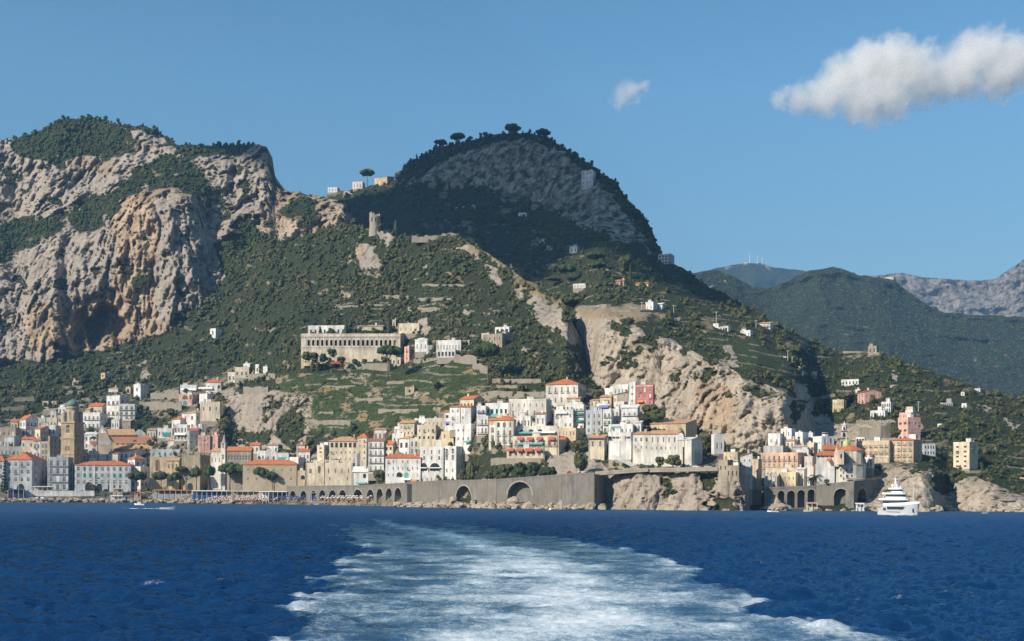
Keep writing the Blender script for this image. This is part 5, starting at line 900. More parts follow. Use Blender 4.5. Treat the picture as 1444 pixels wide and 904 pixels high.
# ---- further houses filling the tiers
for a, k in [
 (('white stepped house left of the gabled cathedral front', 119, 136, 139, 613, 634, 'white', 's', 4, (2, 3, 'w')), dict(rcol='slabw')),
 (('grey white terrace house before the cathedral front, leftmost of its row', 111, 122, 125, 640, 660, 'offwhite', 'n', 2, (2, 2, 'w')), dict(off=-4)),
 (('white terrace house before the cathedral front, second of its row', 125, 136, 139, 637, 660, 'white', 'f', 2, (2, 3, 'o', .4, .3)), dict(off=-4)),
 (('pale house with pergola roof before the cathedral front, third of its row', 139, 150, 153, 641, 660, 'pale', 'n', 2, (1, 3, 'w')), dict(off=-5)),
 (('white house with a rose roof before the cathedral front, last of its row', 153, 166, 169, 640, 662, 'white', 's', 4, (2, 3, 'w')), dict(off=-5, rcol='tile')),
 (('small cream house between the twin-gabled house and the three tall windows', 54, 64, 66, 590, 606, 'offwhite', 'n', 2, (1, 2, 'w')), {}),
 (('grey blue house above the teal grey shed roof', 30, 44, 47, 606, 622, 'bluegrey', 's', 3, (2, 3, 'w')), dict(rcol='brown')),
 (('white house pressed between yellow box and bell tower', 82, 89, 92, 597, 618, 'white', 'f', 2, (2, 1, 'w')), {}),
 (('cream house under the yellow box house', 72, 82, 84, 604, 622, 'cream', 's', 4, (2, 2, 'w')), dict(rcol='tile')),
 (('beige house at the foot of the dark stone block', 86, 92, 95, 632, 656, 'beige', 'n', 2, (2, 1, 'w')), {}),
 (('white house right under the white balconied house on the left hill', 157, 168, 172, 592, 606, 'white', 'n', 2, (1, 3, 'w')), {}),
 (('grey house with a slanting garden roof above the cathedral nave', 172, 184, 190, 594, 610, 'stone', 's', 4, (1, 3, 'w')), dict(rcol='slab')),
 (('small white house at the left of the green awning house', 207, 220, 223, 607, 618, 'offwhite', 's', 3, (1, 3, 'w')), dict(rcol='tan')),
 (('cream cottage on the left slope above the town', 60, 68, 70, 566, 573, 'cream', 'n', 2, (1, 2, 'w')), {}),
 (('white cottage on the left slope below the ruined pink house', 102, 110, 112, 539, 546, 'white', 's', 3, (1, 2, 'w')), dict(rcol='tan')),
 (('tiny cream cottage far left above the town', 73, 80, 82, 566, 571, 'cream', 'n', 1, (1, 1, 'w')), {}),
 (('white house with a roof terrace under the wide white building', 612, 640, 643, 622, 644, 'offwhite', 'f', 2, (1, 5, 'w')), dict(off=4)),
 (('beige house filling the gap right of the two tall brown shuttered windows', 578, 590, 594, 620, 642, 'offwhite', 'f', 2, (2, 2, 'w')), {}),
 (('white house with balconies under the low cream row of four windows', 604, 622, 626, 596, 614, 'white', 'f', 2, (2, 3, 'wb')), dict(off=3)),
 (('narrow pale house in the alley right of the wide white building', 690, 699, 703, 600, 634, 'pale', 'n', 2, (3, 1, 'w')), dict(off=3)),
 (('white house left of the green-windowed stone house, with a small roof hut', 672, 688, 692, 588, 614, 'white', 'f', 2, (2, 3, 'wb')), {}),
 (('beige jumble house with a brown roof under the large pale villa', 799, 818, 822, 562, 576, 'beige', 's', 4, (1, 4, 'w')), dict(rcol='tan')),
 (('cream house behind the nine square windows, right of the violet cloth', 832, 844, 848, 565, 582, 'cream', 's', 3, (2, 2, 'w')), dict(rcol='tan', off=3)),
 (('white garage house right of the long white house with a teal awning', 893, 904, 907, 596, 612, 'white', 's', 3, (1, 2, 'w')), dict(rcol='slabw')),
 (('white box house above the stacked balconies', 868, 880, 884, 568, 580, 'white', 'f', 2, (1, 3, 'w')), {}),
 (('small white house in front of the iron balconied hotel', 729, 748, 751, 588, 604, 'white', 'f', 2, (1, 4, 'w')), dict(off=-10)),
 (('cream house under the three green doors', 700, 716, 719, 586, 604, 'cream', 'n', 2, (1, 3, 's', .25, .4)), dict(off=-4)),
 (('white house above the green shuttered palazzo roof', 584, 602, 605, 592, 606, 'white', 'f', 2, (1, 3, 'w')), dict(off=6)),
 (('offwhite house left of the tall white hotel roof', 527, 545, 548, 606, 622, 'offwhite', 's', 3, (1, 3, 'w')), dict(rcol='tan', off=6)),
 (('white hillside house above the long cream hotel roof', 556, 572, 575, 602, 614, 'white', 'n', 2, (1, 3, 'w')), {}),
 (('grey house behind the battlements at left', 418, 430, 433, 628, 642, 'pale', 's', 3, (1, 2, 'w')), dict(rcol='tile')),
 (('white bungalow behind the pale blue terraces below the ivy rock', 376, 392, 395, 628, 640, 'white', 's', 3, (1, 3, 'w')), dict(rcol='tan')),
 (('low orange roofed house right of the conical tower, behind the long stone house', 352, 366, 369, 628, 640, 'cream', 'g', 4, (1, 2, 'w')), {}),
 (('cream house left of the small white house, right of the yellow arched one', 1134, 1146, 1150, 644, 690, 'offwhite', 'n', 2, (3, 2, 'w', .2, .2)), dict(lay=C, D=748)),
 (('white house between the domed church and the cliff-top hotel', 1218, 1230, 1233, 645, 660, 'white', 'n', 2, (1, 3, 'w')), dict(lay=C, D=735)),
 (('beige house above the corner-window house at the cliff foot', 1108, 1120, 1124, 622, 642, 'cream', 's', 3, (2, 2, 'w')), dict(lay=C, D=778, rcol='tan')),
 (('pale house with terrace behind the long pink palazzo end', 1122, 1140, 1144, 636, 654, 'pale', 'f', 2, (2, 3, 'w')), dict(lay=C, D=760)),
 (('white house left of the white block in the shaded gully', 1133, 1146, 1149, 612, 640, 'white', 'f', 2, (3, 2, 'w', .2, .2)), dict(lay=C, D=790))]: hs(*a, **k)
# ================================================================ landmark structures
def zpix(px, py, D):
    return W(px, py, D).z
def arch_wall(name, label, cat, p0, p1, top, bot, arches, deep=4.0, mat='seawall', closed='dark', cap=True, thick=5.0, group=None, parapet=1.0, seg=10, ring=True, capmat='paving'):
    """straight wall from p0=(px, D) to p1; top/bot are photo heights at both ends (bot may be None = under water); arches (pxa, pxb, py_crown, py_foot)"""
    (a0, D0), (a1, D1) = p0, p1; P0, P1 = W(a0, HY, D0), W(a1, HY, D1); P0.z = P1.z = 0; L = (P1 - P0).length; T = (P1 - P0) / L; N = Vector((T.y, -T.x, 0))
    ro = empty(name, P0, math.atan2(T.y, T.x)); tag(ro, label, cat, group)
    def loc(px, py):
        u = (px - CX) / F; v = (HY - py) / F; xx = u * _c - v * _s
        t = (xx * P0.y - P0.x) / (T.x - xx * T.y); y = P0.y + T.y * t; return t, W(px, py, y).z
    zt0, zt1 = loc(a0, top[0])[1], loc(a1, top[1])[1]; zb0, zb1 = (-2.0, -2.0) if bot is None else (loc(a0, bot[0])[1], loc(a1, bot[1])[1])
    ztop = lambda x: zt0 + (zt1 - zt0) * x / L; zbot = lambda x: zb0 + (zb1 - zb0) * x / L
    m = MB(); bk = MB(); rings = []; x = 0.0
    for (pa, pb, pc, pf) in sorted(arches) + [(None,) * 4]:
        if pa is None: xa = L
        else: xa, zc = loc(pa, pc); xb, zf = loc(pb, pf); zf = max(zf, zbot(xa))
        if xa > x + .01: m.poly([(x, 0, zbot(x)), (xa, 0, zbot(xa)), (xa, 0, ztop(xa)), (x, 0, ztop(x))])
        if pa is None: break
        w = (xb - xa) / 2; xm = (xa + xb) / 2; zs = max(zf + .3, zc - w); pts = [(xm - w * math.cos(math.pi * i / seg), zs + (zc - zs) * math.sin(math.pi * i / seg)) for i in range(seg + 1)]
        for i in range(seg): p, q = pts[i], pts[i + 1]; m.poly([(p[0], 0, p[1]), (q[0], 0, q[1]), (q[0], 0, ztop(q[0])), (p[0], 0, ztop(p[0]))])
        full = [(xa, zbot(xa))] + pts + [(xb, zbot(xb))]
        if zf > zbot(xa) + .4: m.poly([(xa, 0, zbot(xa)), (xb, 0, zbot(xb)), (xb, 0, zf), (xa, 0, zf)]); full = [(xa, zf)] + pts + [(xb, zf)]; m.poly([(xa, 0, zf), (xb, 0, zf), (xb, deep, zf), (xa, deep, zf)])
        for i in range(len(full) - 1): p, q = full[i], full[i + 1]; m.poly([(q[0], 0, q[1]), (p[0], 0, p[1]), (p[0], deep, p[1]), (q[0], deep, q[1])])
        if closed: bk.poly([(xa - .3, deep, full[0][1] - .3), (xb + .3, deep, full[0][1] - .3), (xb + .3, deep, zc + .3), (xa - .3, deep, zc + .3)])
        if ring:
            g = max(.35, w * .12); o = [(xm - (w + g) * math.cos(math.pi * i / seg), zs + (zc - zs + g) * math.sin(math.pi * i / seg)) for i in range(seg + 1)]
            rg_ = MB(); rings.append(rg_)
            for i in range(seg): rg_.hull([(pts[i][0], -.14, pts[i][1]), (pts[i + 1][0], -.14, pts[i + 1][1]), (o[i + 1][0], -.14, o[i + 1][1]), (o[i][0], -.14, o[i][1])], [(pts[i][0], .1, pts[i][1]), (pts[i + 1][0], .1, pts[i + 1][1]), (o[i + 1][0], .1, o[i + 1][1]), (o[i][0], .1, o[i][1])])
        x = xb
    m.poly([(0, 0, zb0), (0, 0, zt0), (0, thick, zt0), (0, thick, zb0)]); m.poly([(L, 0, zt1), (L, 0, zb1), (L, thick, zb1), (L, thick, zt1)]); m.poly([(0, thick, zt0), (L, thick, zt1), (L, thick, zb1), (0, thick, zb0)])
    m.poly([(0, 0, zt0), (L, 0, zt1), (L, thick, zt1), (0, thick, zt0)])
    m.build('wall', M[mat], ro)
    if closed and bk.f: bk.build('arch_back', M[closed], ro)  # dark back sheet paints the shade deep in the arch
    for rg_ in rings: rg_.build('arch_ring', M['masonry' if mat == 'seawall' else 'beige'], ro)
    if parapet: MB().hull([(0, -.12, zt0 + .004), (L, -.12, zt1 + .004), (L, .28, zt1 + .004), (0, .28, zt0 + .004)], [(0, -.12, zt0 + parapet), (L, -.12, zt1 + parapet), (L, .28, zt1 + parapet), (0, .28, zt0 + parapet)]).build('parapet', M[mat], ro)
    return ro, L, ztop, loc
dA = lambda px, py=700: float(A.depth(px, py))
# sea wall from the beach to the cape
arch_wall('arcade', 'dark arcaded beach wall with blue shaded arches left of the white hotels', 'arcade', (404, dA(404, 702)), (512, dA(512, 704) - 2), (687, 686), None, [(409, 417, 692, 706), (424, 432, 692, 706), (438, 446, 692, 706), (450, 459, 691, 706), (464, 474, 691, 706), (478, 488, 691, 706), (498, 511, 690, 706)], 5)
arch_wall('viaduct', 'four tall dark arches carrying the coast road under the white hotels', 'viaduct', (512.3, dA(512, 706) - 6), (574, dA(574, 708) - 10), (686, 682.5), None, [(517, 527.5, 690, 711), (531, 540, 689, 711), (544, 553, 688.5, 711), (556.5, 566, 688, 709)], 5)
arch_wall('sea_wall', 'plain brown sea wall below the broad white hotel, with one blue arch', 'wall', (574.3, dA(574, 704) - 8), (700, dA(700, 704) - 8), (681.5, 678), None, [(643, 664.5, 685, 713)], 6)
arch_wall('sea_wall', 'grey sea wall with one great arch over natural rock', 'wall', (700.3, dA(700, 704) - 8), (792, dA(792, 704) - 8), (678, 671), None, [(716, 750, 679.5, 715)], 6)
arch_wall('sea_wall', 'blank grey sea wall bastion ending in a shaded corner', 'wall', (792.3, dA(792, 704) - 14), (838, dA(838, 704) - 14), (671, 668.5), None, [], thick=26, closed=None)
arch_wall('road_bridge', 'road bridge slab along the cape cliff with one square opening', 'bridge', (839, dA(846, 690) - 9), (914, dA(914, 680) - 5), (667.5, 662.5), (670.5, 665), [], thick=8, closed=None, mat='masonry')
arch_wall('road_wall', 'low grey road parapet wall on top of the cape cliff', 'wall', (914.4, dA(914, 680) - 4), (1012, dA(1012, 690) - 4), (662.5, 661), (666, 664), [], thick=4, closed=None, mat='masonry')
arch_wall('promenade_wall', 'long whitish promenade wall above the rocks at the left harbour', 'wall', (33, dA(33, 697) - 6), (133, dA(133, 697) - 6), (693.5, 693.8), (700, 700), [], thick=3, mat='pale', closed=None)
cD = lambda px, py=700: float(C.depth(px, py))
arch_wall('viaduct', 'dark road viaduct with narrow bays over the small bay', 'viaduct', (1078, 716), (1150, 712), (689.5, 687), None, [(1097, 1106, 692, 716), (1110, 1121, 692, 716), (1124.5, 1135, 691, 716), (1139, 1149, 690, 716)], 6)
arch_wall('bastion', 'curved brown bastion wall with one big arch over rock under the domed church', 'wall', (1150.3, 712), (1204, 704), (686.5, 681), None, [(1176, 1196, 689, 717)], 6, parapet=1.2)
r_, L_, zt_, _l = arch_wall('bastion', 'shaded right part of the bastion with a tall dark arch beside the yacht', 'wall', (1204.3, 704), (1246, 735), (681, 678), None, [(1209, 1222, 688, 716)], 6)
m = MB()
for i in range(24):
    x = L_ * (i + .2) / 24; m.box(x, -.1, zt_(x) + 1.05, x + L_ / 42, .26, zt_(x) + 2.4)
m.build('battlement', M['beige'], r_)
# arcaded cemetery on the hill
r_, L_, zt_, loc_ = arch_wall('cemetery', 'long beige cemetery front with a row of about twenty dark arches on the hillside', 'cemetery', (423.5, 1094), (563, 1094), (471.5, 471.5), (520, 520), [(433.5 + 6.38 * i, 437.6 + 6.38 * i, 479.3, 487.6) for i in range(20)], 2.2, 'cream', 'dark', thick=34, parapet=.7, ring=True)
for py, h, d in ((473.4, .5, .7), (475.2, .35, .45), (489.3, .3, .35), (491.5, .25, .25)):
    z = loc_(490, py)[1]; MB().box(-.4, -d, z - h, L_ + .4, -.02, z + h).build('cornice', M['offwhite'], r_)
m = MB()
for i in range(21):
    x, z = loc_(431.2 + 6.38 * i, 480); z1 = loc_(490, 476.5)[1]; z0 = loc_(490, 489)[1]; m.box(x - .28, -.25, z0 + .3, x + .28, -.02, z1)
m.build('pilaster', M['offwhite'], r_)
arch_wall('cemetery_end', 'short curved end wall at the right of the cemetery arches', 'wall', (563.4, 1094), (573, 1108), (471.5, 470), (510, 508), [(566, 568.5, 480, 487)], 2, 'cream', thick=12)
arch_wall('retaining_wall', 'long stone retaining wall below the cemetery with rubble edge', 'wall', (404, dA(404, 524) - 3), (548, dA(548, 522) - 4), (514.5, 512.5), (528, 525), [], mat='terrace', thick=6, closed=None, parapet=.4)
# ---- cathedral and bell tower
def comp(name, label, cat, parts, base, group=None):
    ro = empty(name, base); tag(ro, label, cat, group); b = Vector(base)
    for nm, kind, *q in parts:
        m = MB()
        if kind == 'box':       # px0, px1, pyt, pyb, D, deep, mat
            x0, x1, yt, yb, D, deep, mt = q; p = [W(x0, yb, D) - b, W(x1, yb, D) - b, W(x0, yt, D) - b, W(x1, yt, D) - b]; k = (D + deep) / D; f = lambda v: Vector(((v.x + b.x) * k - b.x, v.y + deep, v.z))
            m.hull([p[0], p[1], f(p[1]), f(p[0])], [p[2], p[3], f(p[3]), f(p[2])])
        elif kind == 'slope':   # px0, px1 (low edge), qx0, qx1 (high edge), py low, py high, D low, D high, mat
            x0, x1, u0, u1, yl, yh, D0, D1, mt = q; a = [W(x0, yl, D0) - b, W(x1, yl, D0) - b, W(u1, yh, D1) - b, W(u0, yh, D1) - b]; t = Vector((0, 0, .35)); m.hull(a, [v + t for v in a])
        elif kind == 'gable':   # list of pixel points, D, deep, mat
            pts, D, deep, mt = q; a = [W(x, y, D) - b for x, y in pts]; k = (D + deep) / D; m.hull(a, [Vector(((v.x + b.x) * k - b.x, v.y + deep, v.z)) for v in a])
        elif kind == 'arch':    # px0, px1, pyt, pyb, D, mat : arched panel painted dark like a shaded recess, standing 10 cm proud
            x0, x1, yt, yb, D, mt = q; pts = [W(x0, yb, D), W(x1, yb, D)]; xm, w = (x0 + x1) / 2, (x1 - x0) / 2
            pts += [W(xm + w * math.cos(math.pi * i / 8), yt + w - w * math.sin(math.pi * i / 8), D) for i in range(9)]; m.hull([v - b for v in pts], [v - b + Vector((0, -.12, 0)) for v in pts])
        elif kind == 'lathe':   # px, D, [(r px, py)...], k, mat
            px, D, prof, k, mt = q; c = W(px, HY, D) - b; sc = D / F; m.lathe([(r * sc, zpix(px, y, D) - b.z) for r, y in prof], k, (c.x, c.y))
        o = m.build(nm, M[mt], ro)
        if kind == 'lathe' and q[3] > 14: o.data.polygons.foreach_set('use_smooth', [len(p.vertices) == 4 for p in o.data.polygons])
    return ro
D0 = 1168.0
comp('cathedral', 'striped cathedral with tall gabled front and long brown roofs right of the bell tower', 'cathedral', [
 ('facade', 'gable', [(137, 655), (160, 655), (160, 627), (154, 618), (150, 607), (143.5, 598.5), (139, 607), (138, 627)], D0 - 14, 3, 'tuff'), ('mosaic', 'gable', [(140.5, 611), (150, 611), (143.8, 602.5)], D0 - 14.2, .15, 'pale'), ('band', 'box', 138.2, 157, 621.5, 627.5, D0 - 14.25, .2, 'lilac'),
 ('atrium', 'gable', [(124, 655), (137, 655), (137, 622), (130, 620), (124, 628)], D0 - 8, 12, 'offwhite'), ('atrium_roof', 'gable', [(125, 622.5), (138, 622), (133, 631)], D0 - 8.3, .25, 'brown'), ('arch', 'arch', 128, 136, 615, 619, D0 - 6, 'dark'),
 ('nave', 'box', 160, 206, 613.5, 640, D0 + 16, 10, 'white'), ('nave_roof', 'slope', 153, 192, 151, 189, 613.5, 605.5, D0 + 14, D0 + 27, 'tan'), ('gable_end', 'gable', [(190, 616), (206, 616), (205, 611), (199, 606), (195, 605.5), (190, 610)], D0 + 15.5, .4, 'grey'),
 ('clerestory', 'box', 158, 234, 624, 633, D0 + 6, 8, 'beige'), ('aisle_roof', 'slope', 163, 235, 156, 228, 625.5, 616, D0 + 5.5, D0 + 16, 'brown'), ('lower_roof', 'slope', 158, 234, 157, 233, 633.5, 627.8, D0 - 2, D0 + 5.8, 'tan'), ('lower_wall', 'box', 158, 234, 633.6, 650, D0 - 1.5, 6, 'stone'),
 *[('window', 'box', 164 + 7.6 * i, 167 + 7.6 * i, 626.2, 627.6, D0 + 5.9, .2, 'dark') for i in range(9)]], W(150, 650, D0))
comp('barn_house', 'gabled side painted shade grey with an end painted sunlit white and tan roof right of the cathedral roofs', 'house', [
 ('end_wall', 'box', 236.5, 245.5, 621.5, 640, D0 - 12, 3, 'white'), ('side_wall', 'gable', [(245.5, 640), (276, 640), (272, 628), (256, 615), (245.5, 622)], D0 - 12, 12, 'grey'), ('roof', 'slope', 231, 245.5, 245, 257, 621.5, 614, D0 - 12.5, D0 + 1, 'tan'), *[('window', 'box', 250 + 2.6 * i, 251.3 + 2.6 * i, 628, 631, D0 - 12.3, .25, 'dark') for i in range(7)]], W(255, 640, D0 - 10))  # sun and shade put into the wall colours: white end, grey side
def bell_tower():
    D = 1106.0; th = R(36) + math.atan((104.5 - CX) / F); s = D / F; ro = empty('bell_tower', W(104.5, 655, D), -th); tag(ro, 'tall ochre bell tower with a round green domed lantern and four corner turrets', 'bell tower')
    A_, B_ = 17 * s / math.cos(R(36)), 13.5 * s / math.sin(R(36)); A_ = B_ = (A_ + B_) / 2; z = lambda py: (655 - py) * s
    m = MB(); wins = []
    holesL = [(A_ * .36, z(611), A_ * .66, z(601)), (A_ * .33, z(636), A_ * .45, z(629.5)), (A_ * .53, z(636), A_ * .65, z(629.5))]
    for o, tx, nr, rz in (((-A_, 0, 0), (1, 0, 0), (0, -1, 0), 0), ((0, 0, 0), (0, 1, 0), (1, 0, 0), math.pi / 2)):
        wall_face(m, o, tx, A_, -6, z(595.5), holesL, nr, .8, 0, False)
        for a, za, b, zb in holesL: wins.append(('a', b - a, zb - za, Vector(o) + Vector(tx) * (a + b) / 2 + Vector((0, 0, za)), rz))
    m.poly([(0, A_, -6), (-A_, A_, -6), (-A_, A_, z(595.5)), (0, A_, z(595.5))]); m.poly([(-A_, A_, -6), (-A_, 0, -6), (-A_, 0, z(595.5)), (-A_, A_, z(595.5))]); m.poly([(-A_, 0, z(595.5)), (0, 0, z(595.5)), (0, A_, z(595.5)), (-A_, A_, z(595.5))]); m.build('shaft', M['ochre'], ro)
    for py, e, h in ((595.5, .7, .7), (617.5, .6, .6), (619.5, .3, .3), (640, .5, .5)): MB().box(-A_ - e, -e, z(py) - h, e, A_ + e, z(py) + h).build('cornice', M['tuff'], ro)
    for st, w, h, c, rz in wins: link('window', win_mesh(st, w, h, .8), ro, c, rz)
    c = (-A_ / 2, A_ / 2); r = 8.6 * s
    MB().lathe([(r, z(595)), (r, z(576)), (r * 1.08, z(575.5)), (r * 1.08, z(574)), (r * .94, z(573.5)), (r * .94, z(571.5))], 24, c).build('lantern', M['tuff'], ro, smooth=False)
    MB().lathe([(r * 1.02, z(571.5)), (r * .98, z(569.5)), (r * .85, z(567)), (r * .6, z(564.8)), (r * .25, z(563.4)), (.3, z(563)), (.2, z(560.5))], 24, c).build('dome', M['copper'], ro, smooth=True)
    for i in range(8):
        t = math.pi / 4 * i + .2; q = Vector((c[0] + math.cos(t) * (r + .02), c[1] + math.sin(t) * (r + .02), z(589))); link('window', win_mesh('a', 1.9, 4.2, .1), ro, q, t + math.pi / 2)
    for i in range(4):
        q = (c[0] + (A_ / 2 - 1.9) * (1 if i % 2 else -1), c[1] + (A_ / 2 - 1.9) * (1 if i // 2 else -1)); tu = MB().lathe([(1.9, z(595)), (1.9, z(583)), (2.1, z(582.6)), (1.7, z(581)), (1.0, z(579.4)), (.2, z(578.4))], 12, q).build('turret', M['tuff'], ro)
        for j in range(4): t = math.pi / 2 * j + .6; link('window', win_mesh('a', 1.0, 3.4, .1), tu, (q[0] + math.cos(t) * 1.92, q[1] + math.sin(t) * 1.92, z(592)), t + math.pi / 2)
bell_tower()
def cone_tower():
    D = dA(316, 690) - 1; s = D / F; ro = empty('church_tower', W(316, 690, D), -math.atan((316 - CX) / F) - R(30)); tag(ro, 'slim pale church tower with a grey conical spire behind the seafront pines', 'bell tower'); z = lambda py: (690 - py) * s; h = 3.4 * s
    m = MB(); ww = []
    for o, tx, nr, rz in (((-h, -h, 0), (1, 0, 0), (0, -1, 0), 0), ((h, -h, 0), (0, 1, 0), (1, 0, 0), math.pi / 2)):
        hl = [(h * .6, z(632), h * 1.4, z(626.5)), (h * .6, z(648), h * 1.4, z(642))]; wall_face(m, o, tx, 2 * h, -4, z(625), hl, nr, .35, 0, False); ww += [(b - a, zb - za, Vector(o) + Vector(tx) * (a + b) / 2 + Vector((0, 0, za)), rz) for a, za, b, zb in hl]
    m.poly([(h, h, -4), (-h, h, -4), (-h, h, z(625)), (h, h, z(625))]); m.poly([(-h, h, -4), (-h, -h, -4), (-h, -h, z(625)), (-h, h, z(625))]); m.build('shaft', M['offwhite'], ro)
    for w, hh, c, rz in ww: link('window', win_mesh('a', w, hh), ro, c, rz)
    MB().box(-h - .4, -h - .4, z(625), h + .4, h + .4, z(624)).build('cornice', M['beige'], ro); MB().lathe([(h * 1.1, z(624)), (h * .6, z(619)), (h * .25, z(614.5)), (.15, z(612.6))], 8, (0, 0)).build('spire', M['grey'], ro); MB().box(-.12, -.12, z(612.8), .12, .12, z(609.5)).box(-.8, -.1, z(611), .8, .1, z(610.6)).build('cross', M['rail'], ro)
cone_tower()
# ---- church of the small bay: polygonal apse, dome, tiered belfry
Dc = 716.0
def octo(px, D, r, ya, yb, mt, k=10, rot=0): return ('x',)
comp('domed_church', 'church with orange roofs, a yellow green dome and a polygonal drum over the bastion', 'church', [
 ('lower_drum', 'lathe', 1195, Dc + 6, [(25.5, 690), (25.5, 656.5), (26.5, 655.5), (26.5, 654.5)], 14, 'offwhite'), ('upper_drum', 'lathe', 1199, Dc + 8, [(17.5, 656), (17.5, 637), (18.2, 636.5), (18.2, 635.5)], 14, 'cream'), ('drum_roof', 'lathe', 1199, Dc + 8, [(19, 635.4), (17, 634), (3, 628)], 14, 'tile'),
 ('transept', 'box', 1182, 1190, 634.5, 655, Dc - 9, 12, 'cream'), ('nave', 'box', 1161, 1184, 634, 660, Dc + 16, 16, 'white'), ('nave_roof', 'slope', 1159, 1190, 1160, 1189, 634, 628.5, Dc + 15, Dc + 28, 'tile'), ('aisle', 'box', 1151, 1177, 642.4, 690, Dc - 1, 14, 'white'), ('aisle_roof', 'slope', 1150, 1178, 1156, 1176, 642.4, 637, Dc - 2, Dc + 11, 'tile'),
 ('pediment', 'gable', [(1176, 658), (1183, 658), (1183, 640), (1179.5, 629), (1176, 640)], Dc - 2.5, 2, 'cream'), ('porch_roof', 'slope', 1165, 1172, 1167, 1172, 650, 647, Dc - 4, Dc - 1, 'tile'),
 *[('window', 'box', 1153.5 + 6.2 * i, 1155 + 6.2 * i, 643.5, 645, Dc - 1.15, .2, 'dark') for i in range(4)], ('window', 'arch', 1185, 1187, 640, 646, Dc - 9, 'dark'),
 *[('window', 'box', x, x + 1.8, y, y + 4, Dc - 4.6 + e, .3, 'dark') for y in (660.5, 669) for x, e in ((1185, 0), (1193, 0), (1200.5, .6))], *[('pilaster', 'box', x, x + .7, 637, 655, Dc + 1.35 + abs(x - 1199) * .02, .3, 'lilac') for x in (1190.5, 1193, 1195.5, 1198, 1200.5, 1203)],
 ('balcony', 'box', 1192, 1206, 674.5, 675.3, Dc - 7, 2.4, 'rail'), ('dome', 'lathe', 1193, Dc + 13, [(5.4, 632), (5.4, 627.5), (5.1, 625.5), (4.2, 623), (2.6, 621), (1.0, 620.2), (.8, 618), (.1, 616.5)], 18, 'limedome')], W(1195, 690, Dc))
comp('belfry', 'dark baroque belfry in shrinking tiers behind the yellow green dome', 'bell tower', [('base', 'box', 1184.5, 1195.5, 618, 640, Dc + 22, 8, 'offwhite'), ('base_cornice', 'box', 1183.8, 1196.2, 617, 618.4, Dc + 21.5, 9, 'stone'), ('middle_tier', 'box', 1186, 1194.5, 608, 617, Dc + 23, 6, 'offwhite'), ('middle_cornice', 'box', 1185.3, 1195.2, 606.8, 608.2, Dc + 22.4, 7, 'stone'), ('upper_tier', 'lathe', 1190.2, Dc + 26, [(3.6, 607), (3.6, 600.5), (4.2, 600.2), (4.2, 599.2), (2.4, 598.6), (1.2, 597), (.2, 594)], 10, 'offwhite'),
 ('opening', 'arch', 1186.3, 1188.3, 622, 631, Dc + 21.95, 'dark'), ('opening', 'arch', 1188.4, 1192, 610, 616, Dc + 22.95, 'dark'), ('opening', 'arch', 1189, 1191.5, 602, 606.5, Dc + 23.5, 'dark')], W(1190, 640, Dc + 22))
# ---- ruined castle tower on the ridge and its walls
def castle():
    px, D = 528.5, dA(528, 326); s = D / F; ro = empty('ruined_tower', W(px, 330, D)); tag(ro, 'round ruined watch tower standing on the ridge', 'ruin'); rg = random.Random(4); m = MB(); k = 26; r = 7.8 * s; z0 = -4; rows = [z0, 2, 8, 14, 19, 25]
    n = len(m.v); rad = [r * 1.12, r * 1.06, r * 1.0, r * .98, r * .97, r * .97]
    for ri, zz in enumerate(rows):
        for i in range(k):
            t = 2 * math.pi * i / k; top = (0 if ri < 5 else (rg.choice([-2.5, -1, 0, .8, -.6, -1.6]) if math.sin(t * 1 - .6) > -.8 else rg.choice([-3, -5]))); rr = rad[ri] * (1 + .03 * rg.uniform(-1, 1)); m.v.append((math.cos(t) * rr, math.sin(t) * rr, zz + top))
        for i in range(k):
            t = 2 * math.pi * i / k; top = m.v[n + ri * 2 * k + i][2]; rr = rad[ri] - 1.6; m.v.append((math.cos(t) * rr, math.sin(t) * rr, top))
    for ri in range(5):
        for i in range(k):
            j = (i + 1) % k; a, b = n + ri * 2 * k, n + (ri + 1) * 2 * k
            if ri == 3 and i in (17, 20): continue
            m.f.append((a + i, a + j, b + j, b + i)); m.m.append(0); m.f.append((a + k + j, a + k + i, b + k + i, b + k + j)); m.m.append(0)
    a = n + 10 * k
    for i in range(k): j = (i + 1) % k; m.f.append((a + i, a + j, a + k + j, a + k + i)); m.m.append(0)
    m.build('wall', M['masonry'], ro); ro.scale = (1, 1, .84)
castle()
comp('castle_wall', 'broken stone castle wall along the ridge right of the ruined tower', 'ruin', [('wall', 'gable', [(580, 342), (642, 342), (643, 330), (636, 328), (630, 330), (624, 328.5), (622, 332), (612, 332), (606, 333), (600, 331), (598, 334), (590, 334), (586, 332), (581, 333)], dA(612, 337) - 3, 2, 'masonry')], W(612, 342, dA(612, 337)))
# ---- garden and terrace walls on the slopes
def strip(label, px0, py0, px1, py1, h, lay=None, mt='terrace', nm='terrace_wall', n=6, jag=.6):
    lay = lay or A; rg = random.Random(label); pts = [(px0 + (px1 - px0) * i / n, py0 + (py1 - py0) * i / n) for i in range(n + 1)]; P = [W(x, y, float(lay.depth(x, y)) - 1.6) for x, y in pts]; b = P[0]; ro = MB(); Hs = [h * p.y / F * (1 + jag * rg.uniform(-.3, .3)) for p in P]
    for i in range(n):
        a, c = P[i] - b, P[i + 1] - b; d = Vector((0, 1.6, 0)); z = Vector((0, 0, 1)); ro.hull([a - z * 3, c - z * 3, c + d - z * 3, a + d - z * 3], [a + z * Hs[i], c + z * Hs[i + 1], c + d + z * Hs[i + 1], a + d + z * Hs[i]])
    o = ro.build(nm, M[mt], None, b); tag(o, label, 'wall', 'stone terrace walls'); return o
